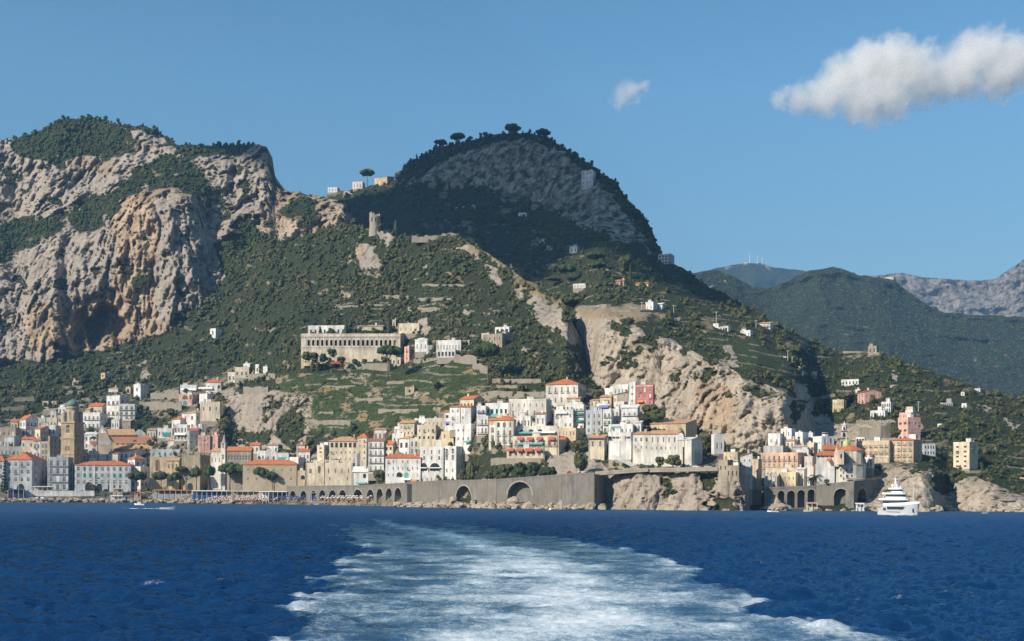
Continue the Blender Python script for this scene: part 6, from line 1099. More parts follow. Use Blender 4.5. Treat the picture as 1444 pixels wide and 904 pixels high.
for a in [
 ('long terrace wall in the middle of the vineyard left of the little hut', 424, 548, 500, 547, 3), ('short terrace wall high in the vineyard below the retaining wall', 440, 538, 476, 536, 3), ('pale terrace wall at the right foot of the vineyard', 533, 583, 590, 582, 5.5), ('light terrace wall above the ivy rock', 424, 585, 470, 585, 5),
 ('broken terrace wall above the long cream hotel', 430, 599, 494, 600, 7), ('terrace wall beside the little white terrace hut', 545, 542, 570, 541, 4), ('terrace wall on the slope right of the vineyard steps', 500, 566, 540, 564, 3.5), ('wall under the white spur houses', 583, 512, 640, 508, 6), ('tall pale garden wall below the long white spur house', 640, 512, 672, 515, 12), ('stepped garden wall running down to the second umbrella pine', 666, 520, 688, 528, 11),
 ('long garden wall left of the large pale villa, upper', 694, 541, 768, 540, 6), ('long garden wall left of the large pale villa, lower', 688, 560, 768, 560, 8), ('terrace wall with vegetable beds left of the large pale villa', 700, 547, 742, 547, 4), ('grey terrace wall high above the cemetery, longest of the upper three', 500, 432, 562, 432, 3), ('grey terrace wall above the long upper one', 540, 421, 580, 422, 5), ('thin terrace wall right of the upper three above the cemetery', 590, 424, 640, 424, 4), ('terrace wall at left above the cemetery', 470, 435, 505, 435, 4), ('wide grey terrace wall right above the cemetery trees', 575, 438, 620, 439, 5),
 ('stone terrace wall under the castle ridge', 595, 403, 655, 404, 3), ('tall stone wall behind the white cube tower house', 212, 562, 252, 562, 9), ('garden wall with flowers under the pink arcaded villa', 206, 578, 256, 579, 11), ('lower garden wall beside the white terraced house', 196, 572, 240, 573, 5), ('wall left of the pink arcaded villa', 232, 556, 252, 556, 6), ('terrace wall under the upper terraced cluster', 350, 536, 388, 535, 8), ('big buttressed wall over the rock below the upper terraced cluster', 343, 556, 378, 556, 10), ('small wall over the shaded rock, left', 300, 553, 330, 558, 5),
 ('dry wall on the slope above the bell tower', 84, 556, 118, 556, 5), ('dry wall high above the bell tower', 88, 549, 116, 548, 4), ('long dry wall on the far left slope', 2, 580, 34, 577, 5), ('short dry wall on the far left slope, upper', 20, 566, 48, 564, 5), ('rough stone wall above the cathedral roofs', 178, 590, 202, 588, 7), ('stone wall with gable left of the dark green terrace', 184, 604, 192, 604, 14),
 ('garden wall below the terraced red awning hotel', 692, 655, 742, 652, 9), ('rough stone wall under the low terrace front with red awnings', 744, 652, 768, 652, 10), ('wall along the road under the garden trees', 664, 681, 790, 673, 3)]: strip(*a)
for a in [('huge grey retaining wall behind the beige cliff-top hotel', 1213, 622, 1256, 618, 19), ('stone wall left of the yellow villa on the right slope', 1140, 568, 1178, 560, 6), ('grey wall below the low white bungalow', 1208, 600, 1242, 600, 8), ('light road wall below the hill chapel', 862, 441, 944, 441, 4), ('road wall left of the hill chapel', 820, 436, 862, 434, 5), ('pale road wall descending on the right slope', 1104, 518, 1152, 534, 4), ('pale embankment wall high on the right slope', 1178, 497, 1240, 499, 2.5), ('arched white garden wall under the beige apartment block', 1362, 670, 1384, 668, 5), ('low wall on the cliff edge right of the dark shaded hotel', 1300, 667, 1340, 668, 3), ('round brown stone bastion stub below the cliff-top hotel garden', 1300, 678, 1314, 678, 10), ('ramp of rubble beside the apartment block roof', 1338, 618, 1346, 624, 2)]: strip(*a, lay=C)
comp('ramp_stair', 'white slanting stair ramp descending from the big blank white house to the road', 'stair', [('ramp', 'gable', [(863, 641), (866, 641), (903, 658), (903, 662), (896, 661), (863, 645)], dA(880, 655) - 8, 3, 'white')], W(863, 645, dA(880, 655)))
# ================================================================ trees, beach, boats, cars
def crown_mesh(name, kind, seed, mt):
    rg = np.random.default_rng(seed); bm = bmesh.new()
    def blob(c, r, fl):
        g = bmesh.ops.create_icosphere(bm, subdivisions=2, radius=1)
        for v in g['verts']:
            k = 1 + .34 * float(vnoise(v.co.x * 2.6 + seed * 3 + c[0], v.co.y * 2.6, v.co.z * 2.6 + c[1] * 5)); v.co = Vector((c[0] + v.co.x * r * k, c[1] + v.co.y * r * k, c[2] + v.co.z * r * k * fl))
    def leaf(c, r, n, sz, fl):
        for _ in range(n):
            d = rg.normal(size=3); d /= np.linalg.norm(d); p = Vector((c[0] + d[0] * r, c[1] + d[1] * r, c[2] + d[2] * r * fl)); a = Vector(rg.normal(size=3)).normalized() * sz; b = Vector(d).cross(a).normalized() * sz * .8
            bm.faces.new([bm.verts.new(p - a), bm.verts.new(p + b), bm.verts.new(p + a)])
    if kind == 'umbrella':
        for c, r in (((0, 0, .16), .2), ((.12, .05, .14), .17), ((-.1, .1, .14), .17), ((.02, -.13, .14), .17)): blob(c, r, .6); leaf(c, r * 1.06, 40, .035, .6)
        for i in range(16): a, q = rg.uniform(0, 6.28), math.sqrt(rg.uniform(0, 1)) * .37; c = (math.cos(a) * q, math.sin(a) * q, .15 - q * q * .5 + rg.uniform(-.02, .03)); r = rg.uniform(.10, .17); blob(c, r, .6); leaf(c, r * 1.06, 45, .035, .6)
    elif kind == 'round':
        for i in range(18): d = rg.normal(size=3); d /= np.linalg.norm(d); q = rg.uniform(.15, .36); c = (d[0] * q, d[1] * q, .5 + d[2] * q * .95); r = rg.uniform(.13, .2); blob(c, r, .9); leaf(c, r * 1.06, 40, .045, .9)
    elif kind == 'cypress':
        for i in range(9): z = i / 9; r = .34 * (1 - z) ** .7 * (.55 + .45 * min(1, z * 5)) + .04; c = (rg.uniform(-.04, .04), rg.uniform(-.04, .04), z * .94 + .06); blob(c, r, 1.0); leaf(c, r * 1.05, 30, .05, 1)
    elif kind == 'palm':
        for i in range(26):
            a = rg.uniform(0, 6.28); e = rg.uniform(-.5, 1.0); pv = Vector((0, 0, .78)); d = Vector((math.cos(a), math.sin(a), e)).normalized(); w = Vector((-math.sin(a), math.cos(a), 0)) * .045
            for j in range(6):
                nx = pv + d * .09; d = (d + Vector((0, 0, -.24))).normalized(); f = 1 - j / 6.5; bm.faces.new([bm.verts.new(q) for q in (pv - w * f * 1.2 - Vector((0, 0, .02)), pv, nx, nx - w * f - Vector((0, 0, .02)))]); bm.faces.new([bm.verts.new(q) for q in (pv, pv + w * f * 1.2 - Vector((0, 0, .02)), nx + w * f - Vector((0, 0, .02)), nx)]); pv = nx
    elif kind == 'conifer':
        for i in range(9):
            z = .1 + i * .1; R0 = .34 * (1.02 - z)
            for j in range(7): a = 6.28 * j / 7 + i; q = R0 * .62; c = (math.cos(a) * q, math.sin(a) * q, z - .02); blob(c, R0 * .3, .45); leaf(c, R0 * .33, 10, .035, .5)
    me = bpy.data.meshes.new(name); bm.to_mesh(me); bm.free(); me.materials.append(mt); return me
def trunk_mesh(kind, seed):
    rg = random.Random(seed); m = MB()
    if kind == 'umbrella':
        p = [(0, 0, 0), (.01, .0, .3), (-.01, .01, .55), (0, 0, .66)]
        for i in range(3): m.tube(p[i], p[i + 1], .030 - .006 * i, .024 - .006 * i, 8)
        for i in range(6): a = i * 1.05 + rg.uniform(-.2, .2); q = rg.uniform(.16, .3); m.tube((0, 0, .58 + .012 * i), (math.cos(a) * q, math.sin(a) * q, .86), .012, .006, 5)
    elif kind == 'round':
        m.tube((0, 0, 0), (.01, 0, .35), .04, .028, 8)
        for i in range(4): a = i * 1.6; m.tube((.01, 0, .3), (math.cos(a) * .2, math.sin(a) * .2, .58), .02, .008, 5)
    elif kind == 'palm':
        for i in range(5): m.tube((.01 * i, 0, .16 * i), (.01 * (i + 1), 0, .16 * (i + 1)), .035, .03, 7)
    else: m.tube((0, 0, 0), (0, 0, .5), .035, .02, 7)
    return m.mesh('trunk_' + kind, M['bark'])
TR = {}
for k, mt in (('umbrella', 'pine'), ('round', 'leaf'), ('cypress', 'leafd'), ('palm', 'leafd'), ('conifer', 'leafd')):
    TR[k] = [(crown_mesh('crown_' + k, k, sd, M[mt]), trunk_mesh(k, sd)) for sd in (1, 2)]
NTREE = [0]
def tree(kind, name, label, cx, yt, yb, w, lay=None, ybt=None, off=-3.0, D=None, group=None):
    """crown centre cx, top yt, foot of the trunk yb, crown width w, all in photo pixels; ybt = crown underside"""
    lay = lay or A; D = (float(lay.depth(cx, yb)) + off) if D is None else D; s = D / F; ro = empty(name, W(cx, yb, D), random.uniform(0, 6.28)); tag(ro, label, 'tree', group); NTREE[0] += 1; cr, tr = TR[kind][NTREE[0] % 2]
    H = (yb - yt) * s; Wd = w * s
    if kind == 'umbrella':
        ch = ((ybt - yt) if ybt else (yb - yt) * .36) * s; c = link('crown', cr, ro, (0, 0, H - ch * .70)); c.scale = (Wd * 1.15, Wd * 1.15, ch * 3.2); t = link('trunk', tr, ro); t.scale = (H * .9, H * .9, H - ch * .1); 
    else:
        ch = ((ybt - yt) if ybt else (yb - yt) * (.85 if kind == 'round' else 1.0)) * s; c = link('crown', cr, ro, (0, 0, H - ch)); c.scale = (Wd * .98, Wd * .98, ch); t = link('trunk', tr, ro); t.scale = (min(Wd, H), min(Wd, H), H if kind == 'round' else H * .98)
        if kind == 'round': t.scale = (min(Wd, H), min(Wd, H), (H - ch * .45) / .5 if H > ch else H)
    return ro
U = lambda *a, **k: tree('umbrella', 'umbrella_pine', *a, **k); Rn = lambda *a, **k: tree('round', 'broadleaf_tree', *a, **k)
for a in [('seafront pine before the white house with blue shaded front', 192, 666, 693, 30, 682), ('seafront pine before the arched stone portal', 227, 667, 693, 25, 682), ('seafront pine before the yellow gabled house', 248, 668, 693, 22, 683), ('thin seafront pine at the left edge of the dark fort', 257, 659, 692, 20, 668), ('seafront pine in front of the dark fort', 277, 661, 692, 16, 678), ('seafront pine between fort and conical tower', 294, 659, 692, 20, 677), ('broad seafront pine right below the conical tower', 324, 655, 692, 40, 674), ('high seafront pine over the left end of the long tan building', 350, 657, 691, 34, 671), ('forked seafront pine in front of the long tan building', 367, 660, 691, 24, 676), ('last seafront pine at right, low before the long tan building', 384, 667, 690, 22, 680)]:
    U(a[0], a[1], a[2], a[3], a[4], None, a[5], -16, group='pines along the sea front')
U('lone umbrella pine in front of the cemetery arches', 547, 489, 534, 38, None, 507, -14); U('umbrella pine on the garden spur right of the white houses', 688, 486, 538, 46, None, 511, -10)
U('lone umbrella pine on the saddle skyline', 518, 240, 262, 24, C, 249, -4)
for a in [('left umbrella pine on the shaded summit edge', 622, 198, 214, 20, 206), ('second umbrella pine from left on the shaded summit edge', 647, 189, 206, 22, 199), ('largest umbrella pine on top of the shaded summit', 722, 177, 196, 26, 188), ('leaning umbrella pine at the right of the shaded summit', 765, 183, 200, 21, 193)]: U(a[0], a[1], a[2], a[3], a[4], C, a[5], -6, group='pines on the shaded summit')
for a in [('wide umbrella pine at the left of the lit shoulder', 797, 375, 403, 32, 388), ('tall umbrella pine in the middle of the lit shoulder', 845, 370, 394, 24, 380), ('broad umbrella pine behind the middle of the lit shoulder', 842, 357, 382, 34, 368), ('low umbrella pine at the left edge of the lit shoulder', 779, 391, 405, 22, 398)]: U(a[0], a[1], a[2], a[3], a[4], C, a[5], -5, group='pines on the lit shoulder')
Rn('bushy rounded tree on the lit shoulder right of the umbrella pines', 881, 354, 392, 24, C, 388); tree('cypress', 'cypress', 'dark cypress left of the bushy tree on the lit shoulder', 864, 382, 402, 6, C); tree('cypress', 'cypress', 'dark cypress under the bushy tree on the lit shoulder', 889, 372, 396, 7, C)
Rn('large dark tree at the edge of the sunny cliff top', 806, 408, 436, 40, C, 434); Rn('round pine beside the pink gabled villa', 1194, 552, 572, 30, C, 568); Rn('dark garden tree before the pink gabled villa', 1231, 553, 573, 11, C, 571)
Rn('tall dark tree hiding the corner between tall hotel and broad white hotel', 535, 658, 685, 20, None, 684, -12); Rn('small green tree at the foot of the crenellated hotel', 461, 674, 686, 10, None, 685, -8); Rn('left dark tree before the pale convent', 931, 641, 660, 17, None, 659, -6); Rn('right and larger dark tree before the pale convent', 949, 637, 661, 28, None, 660, -7)
Rn('dark tree under the blind arch end of the pale convent, right of the cliff house', 996, 606, 634, 24, None, 632); Rn('light green tree climbing the rock left of the tan roofed tower house', 818, 632, 669, 26, None, 668, -9); Rn('grey green tree on top of the hotel rock', 812, 617, 640, 22, None, 639, -4)
for a in [('dark tree right of the arched tower wing', 652, 655, 684, 14, 683), ('tall dark tree in the shaded garden beside the arched tower wing', 665, 645, 680, 16, 678), ('light green garden tree left of the terrace wall under the red awnings', 690, 661, 680, 18, 678), ('dense green garden tree under the low terrace front', 712, 650, 678, 26, 675), ('green garden tree below the rough stone wall', 733, 647, 677, 22, 674), ('yellow green garden tree below the red awnings', 752, 647, 676, 24, 673), ('green garden tree nearest the great sea wall arch', 776, 655, 675, 20, 673)]: Rn(a[0], a[1], a[2], a[3], a[4], None, a[5], -10, group='garden trees above the sea wall')
tree('conifer', 'araucaria', 'dark tiered conifer at the left edge before the grey houses', 6, 648, 693, 20, None, None, -12); tree('palm', 'palm_tree', 'palm standing near the bay road right of the yellow arched house', 1143, 670, 691, 22, C, None, D=716); tree('palm', 'palm_tree', 'palm before the grey white rounded house of the bay', 1150, 667, 691, 18, C, None, D=715)
Rn('small round tree under the domed church drum', 1166, 674, 684, 10, C, 683, D=709); Rn('dark tree left of the lower cemetery wall', 467, 488, 505, 16, None, 504, -8); tree('cypress', 'cypress', 'dark tree beside the ruined watch tower, right', 558, 310, 331, 9); Rn('dark shrub tree at the foot of the ruined watch tower', 536, 313, 330, 11, None, 329)
for a in [('cypress behind the middle of the arcaded cemetery', 488, 448, 472, 9), ('cypress behind the right end of the arcaded cemetery', 548, 447, 470, 10)]: tree('cypress', 'cypress', *a)
for a in [('rounded tree below the left end of the cemetery front', 431, 492, 512, 16, 511), ('dark tree second from left below the cemetery front', 443, 494, 514, 17, 513), ('pale green tree third from left below the cemetery front', 456, 495, 514, 14, 513), ('bush tree fourth from left below the cemetery front', 482, 501, 515, 14, 514), ('small tree below the middle of the cemetery front', 500, 504, 516, 10, 515), ('small dark tree below the right half of the cemetery front', 514, 504, 516, 9, 515)]: Rn(a[0], a[1], a[2], a[3], a[4], None, a[5], D=1078, group='trees below the cemetery')
Rn('tree on the slope beside the vineyard hut', 616, 533, 552, 15, None, 550); Rn('dark tree left of the long garden walls', 735, 540, 553, 14, None, 551); Rn('dark green tree under the wall of the pink villa', 240, 573, 588, 15, None, 587); Rn('trees between the red palazzo and the church hall, upper one', 915, 566, 590, 26, None, 589); Rn('tree between the red palazzo and the church hall, lower one', 928, 574, 598, 30, None, 597); Rn('dark tree at the roof corner of the large pale villa', 842, 545, 566, 20, None, 565); Rn('small tree in the terrace garden left of the white house with terrace', 786, 571, 585, 12, None, 584, -8); Rn('dark trees beside the blue white shaded house', 986, 622, 640, 16, None, 639)
Rn('dark tree below the pink tower-like house', 1262, 598, 618, 16, C, 617); Rn('dark tree left of the beige cliff-top hotel', 1216, 632, 652, 10, C, 651, D=730); Rn('dark tree on the gully edge above the white houses', 1155, 557, 580, 14, C, 578)
# ---- beach furniture
def pt(px, py, off=0.0, lay=None): return (lay or A).at(px, py, off)
def umbrella(c1, c2):
    ro = empty('beach_umbrella', (0, 0, 0)); m = MB(); k = 10; r = 1.25
    for i in range(k):
        a, b = 2 * math.pi * i / k, 2 * math.pi * (i + 1) / k; m.poly([(math.cos(a) * r, math.sin(a) * r, 1.9), (math.cos(b) * r, math.sin(b) * r, 1.9), (math.cos(b) * r * .5, math.sin(b) * r * .5, 2.35), (math.cos(a) * r * .5, math.sin(a) * r * .5, 2.35)], i % 2); m.poly([(math.cos(a) * r * .5, math.sin(a) * r * .5, 2.35), (math.cos(b) * r * .5, math.sin(b) * r * .5, 2.35), (0, 0, 2.5)], i % 2)
        m.poly([(math.cos(b) * r, math.sin(b) * r, 1.7), (math.cos(a) * r, math.sin(a) * r, 1.7), (math.cos(a) * r, math.sin(a) * r, 1.9), (math.cos(b) * r, math.sin(b) * r, 1.9)], i % 2)
    m.build('canopy', [M[c1], M[c2]], ro); MB().tube((0, 0, -.5), (0, 0, 2.6), .04, .04, 5).build('pole', M['steel'], ro); return ro
def dup(o, loc, rz=0.0, label=None, scale=None):
    r = o.copy(); COL.objects.link(r); r.location = loc; r.rotation_euler = (0, 0, rz)
    if scale: r.scale = scale
    if label: r['label'] = label
    for ch in list(o.children):
        c = ch.copy(); COL.objects.link(c); c.parent = r
        for g in ch.children: d = g.copy(); COL.objects.link(d); d.parent = c
    return r
rg = random.Random(5)
for cols, x0, x1, rows, lab, st in ((('awred', 'awwhite'), 288, 392, (703.6, 705.6, 707.6), 'red and white beach umbrella on the left half of the beach', 4.6), (('blue', 'awblue'), 394, 442, (703.6, 705.6), 'dark blue beach umbrella in the middle of the beach before the arcade', 4.4), (('pale', 'awwhite'), 446, 524, (703.5, 705.8), 'pale blue white beach umbrella on the right half of the beach', 4.8), (('aworange', 'awred'), 444, 520, (708,), 'orange red beach umbrella near the water on the right half of the beach', 7.5)):
    pr = umbrella(*cols); tag(pr, lab, 'beach umbrella', 'umbrellas on the beach'); first = True
    for j, y in enumerate(rows):
        x = x0 + j * 1.7
        while x < x1:
            p = pt(x + rg.uniform(-.8, .8), y + rg.uniform(-.3, .3), -3)
            if first: pr.location = p; first = False
            else: dup(pr, p, rg.uniform(0, 6))
            x += st
# sunbathers: a far-off crowd
m = MB(); mats_c = [M['skin'], M['awred'], M['blue'], M['awwhite'], M['navy']]
for i in range(330):
    x = rg.uniform(286, 530) if i < 250 else rg.uniform(150, 280); y = rg.uniform(704.5, 710) if i < 250 else rg.uniform(697, 702); p = pt(x, y); a = rg.uniform(.85, 1.05); c = rg.randint(1, 4); q = rg.uniform(0, 3.1); dx, dy = math.cos(q) * .2, math.sin(q) * .2
    for s_ in (-1, 1): m.tube(p + Vector((dx * .5 * s_, dy * .5 * s_, -.3)), p + Vector((dx * .5 * s_, dy * .5 * s_, .85 * a)), .09, .11, 5, 0); m.tube(p + Vector((dx * 1.3 * s_, dy * 1.3 * s_, 1.35 * a)), p + Vector((dx * 1.5 * s_, dy * 1.5 * s_, .8 * a)), .06, .05, 4, 0)
    m.hull([p + Vector((-dx - .05, -dy, .8 * a)), p + Vector((dx, dy - .12, .8 * a)), p + Vector((dx + .05, dy + .12, .8 * a))], [p + Vector((-dx * 1.3 - .05, -dy * 1.3, 1.4 * a)), p + Vector((dx * 1.3, dy * 1.3 - .12, 1.4 * a)), p + Vector((dx * 1.3 + .05, dy * 1.3 + .12, 1.4 * a))], c)
    m.lathe([(.03, p.z + 1.42 * a), (.11, p.z + 1.52 * a), (.11, p.z + 1.62 * a), (.04, p.z + 1.72 * a)], 6, (p.x, p.y), 0)
o = m.build('crowd', mats_c); tag(o, 'crowd of bathers scattered over the beach', 'crowd', None, 'stuff')
def pavil(name, label, cat, x0, x1, yt, yb, wall, roofm, rw=1.0, off=-6, posts=6, deep=5.0, lay=None):
    """open beach pavilion: posts, back wall and a thin roof"""
    D = float((lay or A).depth((x0 + x1) / 2, yb)) + off; b = W((x0 + x1) / 2, yb, D); s = D / F; w = (x1 - x0) * s / 2; h = (yb - yt) * s; ro = empty(name, b, -math.atan(((x0 + x1) / 2 - CX) / F) * .5); tag(ro, label, cat)
    MB().box(-w, deep - .3, -3, w, deep, h - .3).box(-w, .6, -3, w, 1.0, h * .35).build('wall', M[wall], ro); MB().hull([(-w - .4, -rw, h - .45), (w + .4, -rw, h - .45), (w + .4, deep + .3, h), (-w - .4, deep + .3, h)], [(-w - .4, -rw, h - .15), (w + .4, -rw, h - .15), (w + .4, deep + .3, h + .3), (-w - .4, deep + .3, h + .3)]).build('roof', M[roofm], ro)
    for i in range(posts): x = -w + 2 * w * i / (posts - 1); MB().box(x - .12, -rw + .2, -3, x + .12, -rw + .45, h - .3).build('post', M['awwhite'], ro)
    return ro
pavil('beach_cafe', 'beach cafe under a long orange awning left of the blue bathing huts', 'cafe', 217, 271, 691, 699, 'grey', 'aworange', 1.8, -10, 8); pavil('bathing_huts', 'long row of blue bathing huts under a thin white roof', 'huts', 271.5, 326, 692, 701, 'blue', 'awwhite', 1.0, -10, 9); pavil('beach_bar', 'dark blue beach bar under a flat white roof before the arcade', 'bar', 379, 404, 693, 702, 'navy', 'awwhite', 1.2, -9, 5); pavil('beach_bar', 'white round-fronted beach kiosk left of the dark blue beach bar', 'kiosk', 366, 379, 693, 702, 'white', 'awwhite', .6, -9, 4)
pavil('cabin', 'small blue cabin in front of the arcade arches', 'cabin', 439, 447, 694.5, 702.5, 'blue', 'pale', .3, -9, 2, 3); pavil('terrace_cafe', 'pale flat terrace roofs between the bathing huts and the white kiosk', 'cafe', 327, 365, 692.5, 701, 'beige', 'pale', 1.0, -9, 6)
pavil('pavilion', 'low white pavilion roof before the blue grey hotel', 'pavilion', 47, 73, 686, 694, 'offwhite', 'slabw', 1.0, -6, 5); pavil('boat_shelter', 'dark blue canopy over stored boats at the left edge', 'canopy', 12, 33, 690, 699, 'navy', 'blue', 1.0, -7, 4); pavil('kiosk', 'row of white arched stalls on the left quay', 'kiosk', 156, 172, 699, 706, 'white', 'awwhite', .4, -9, 4, 4); pavil('kiosk', 'small bright blue stall on the left quay', 'kiosk', 176, 180.5, 700, 706, 'blue', 'blue', .3, -9, 2, 3)
pavil('sunshade', 'cream parasol terrace in front of the long white seafront hotel', 'cafe', 160, 172, 689, 696, 'beige', 'cream', 1.2, -8, 3); pavil('sunshade', 'small orange red canopy on the left quay', 'canopy', 190, 198, 696, 701, 'beige', 'awred', 1, -9, 3); pavil('boat_house', 'low grey boat house under the viaduct of the small bay', 'boat house', 1081, 1097, 697, 716, 'grey', 'slab', .6, -12, 4, 6, C); pavil('beach_hut', 'little pink roofed beach hut below the viaduct arch', 'hut', 1138, 1152, 709, 718, 'beige', 'pink', .6, -6, 3, 4, C); pavil('sunshade', 'pale sunshades on the pebble beach of the small bay', 'canopy', 1100, 1126, 713, 718.5, 'beige', 'pale', .8, -8, 6, 3, C); pavil('kiosk', 'white stall with posts beside the tall dark bastion arch', 'kiosk', 1208, 1218, 710, 718, 'pale', 'awwhite', .5, -8, 3, 3, C)
# ---- boats
def boat(name, label, px, py, L, rz, hull='wpaint', cabin=True, D=None, person=False):
    D = D or (CAMH * F / (py - (HY + (px - CX) * ROLL))); ro = empty(name, W(px, py, D), rz); ro.location.z = 0; tag(ro, label, 'boat'); h = L * .12; w = L * .17; m = MB(); st = [(-.5, .85, 0), (-.2, 1, 0), (.15, .95, .1), (.35, .6, .3), (.5, .05, .6)]; lo = []; hi = []
    for x, k, f in st: lo.append((x * L, k * w * .6, -.35)); hi.append((x * L, k * w, h * (1 + f)))
    ring = lambda a: a + [(p[0], -p[1], p[2]) for p in reversed(a)]; m.hull(ring(lo), ring(hi)); m.build('hull', M[hull], ro)
    if cabin:
        c = MB(); c.hull([(-.12 * L, -w * .6, h), (.2 * L, -w * .55, h), (.2 * L, w * .55, h), (-.12 * L, w * .6, h)], [(-.08 * L, -w * .5, h + L * .13), (.1 * L, -w * .45, h + L * .13), (.1 * L, w * .45, h + L * .13), (-.08 * L, w * .5, h + L * .13)]).build('cabin', M['wpaint'], ro); MB().box(-.07 * L, -w * .575, h + L * .04, .1 * L, w * .575, h + L * .09).build('window', M['glass'], ro); MB().box(-.14 * L, -w * .6, h + L * .13 + .01, .13 * L, w * .6, h + L * .15).build('roof', M['wpaint'], ro)
    else: MB().box(-.3 * L, -w * .7, h * 1.0, -.24 * L, w * .7, h * 1.25).box(0, -w * .7, h * 1.0, .06 * L, w * .7, h * 1.25).build('bench', M['brownw'], ro)
    MB().box(-.56 * L, -.18, -.2, -.5 * L, .18, h * 1.5).build('outboard', M['navy'], ro)
    if person:
        q = MB(); q.tube((-.2 * L, 0, h), (-.2 * L, 0, h + .9), .16, .2, 6).tube((-.2 * L, 0, h + .9), (-.2 * L, 0, h + 1.5), .22, .2, 6).lathe([(.05, h + 1.52), (.13, h + 1.62), (.12, h + 1.74), (.03, h + 1.84)], 7, (-.2 * L, 0)); o = q.build('person', M['navy'], None, ro.location, rz); tag(o, 'person in dark clothes standing in the open motorboat', 'person')
    return ro
boat('motorboat', 'open white motorboat speeding right with a foam trail behind it', 236, 718.4, 7.4, 0.08, 'wpaint', False, None, True); boat('cabin_boat', 'small white cabin boat moored close to the left quay', 197, 712.6, 7.5, 2.9); boat('motorboat', 'white boat lying beside the dark rocks of the small bay', 1090, 722.4, 5.6, 3.0, 'wpaint', False); boat('motorboat', 'long white boat before the pebble beach of the small bay', 1140, 721.8, 5.4, .1, 'wpaint', False); boat('motorboat', 'tiny white boat below the right cliff', 1389, 724.3, 3.6, .2, 'wpaint', False); boat('motorboat', 'tiny white boat off the grey sea wall', 776, 719.6, 4, 1.2); boat('motorboat', 'small dark hulled boat before the brown sea wall', 635, 717.4, 3.6, .4, 'navy', True)
for px, lab in ((52, 'grey'), (60, 'white'), (75, 'navy')): boat('rowing_boat', lab + ' rowing boat drawn up on the left harbour rocks', px, 701, 4.5, random.uniform(0, 6), dict(grey='hullgrey', white='wpaint', navy='navy')[lab], False, dA(px, 704) - 4).location.z = W(px, 702, dA(px, 704) - 4).z
for px, lab, c in ((409, 'first white boat from left pulled up on the beach before the arcade', 'wpaint'), (420, 'second white boat pulled up on the beach before the arcade', 'wpaint'), (434, 'little white boat next to the blue cabin on the beach', 'wpaint')): D_ = dA(px, 702) - 8; boat('beached_boat', lab, px, 701, 5.5 if px < 430 else 3.6, .3, c, False, D_).location.z = W(px, 702.5, D_).z
m = MB()
for i in range(26):
    f = i / 26; x = 156 + 74 * f; w = (.2 + .8 * abs(math.sin(i * 1.7))) * (.9 if i % 4 else .15); p = W(x, 718.2, 655); q = W(x + 2.9, 718.2, 655); y = p.y + math.sin(i * .9) * .8; m.hull([(p.x, y - w, .02), (q.x, y - w * .8, .02), (q.x, y + w, .02), (p.x, y + w * .7, .02)], [(p.x, y - w * .5, .14), (q.x, y - w * .4, .2), (q.x, y + w * .4, .17), (p.x, y + w * .3, .14)])
o = m.build('foam_trail', M['wpaint']); tag(o, 'thin white foam trail behind the open motorboat', 'wake', None, 'stuff')
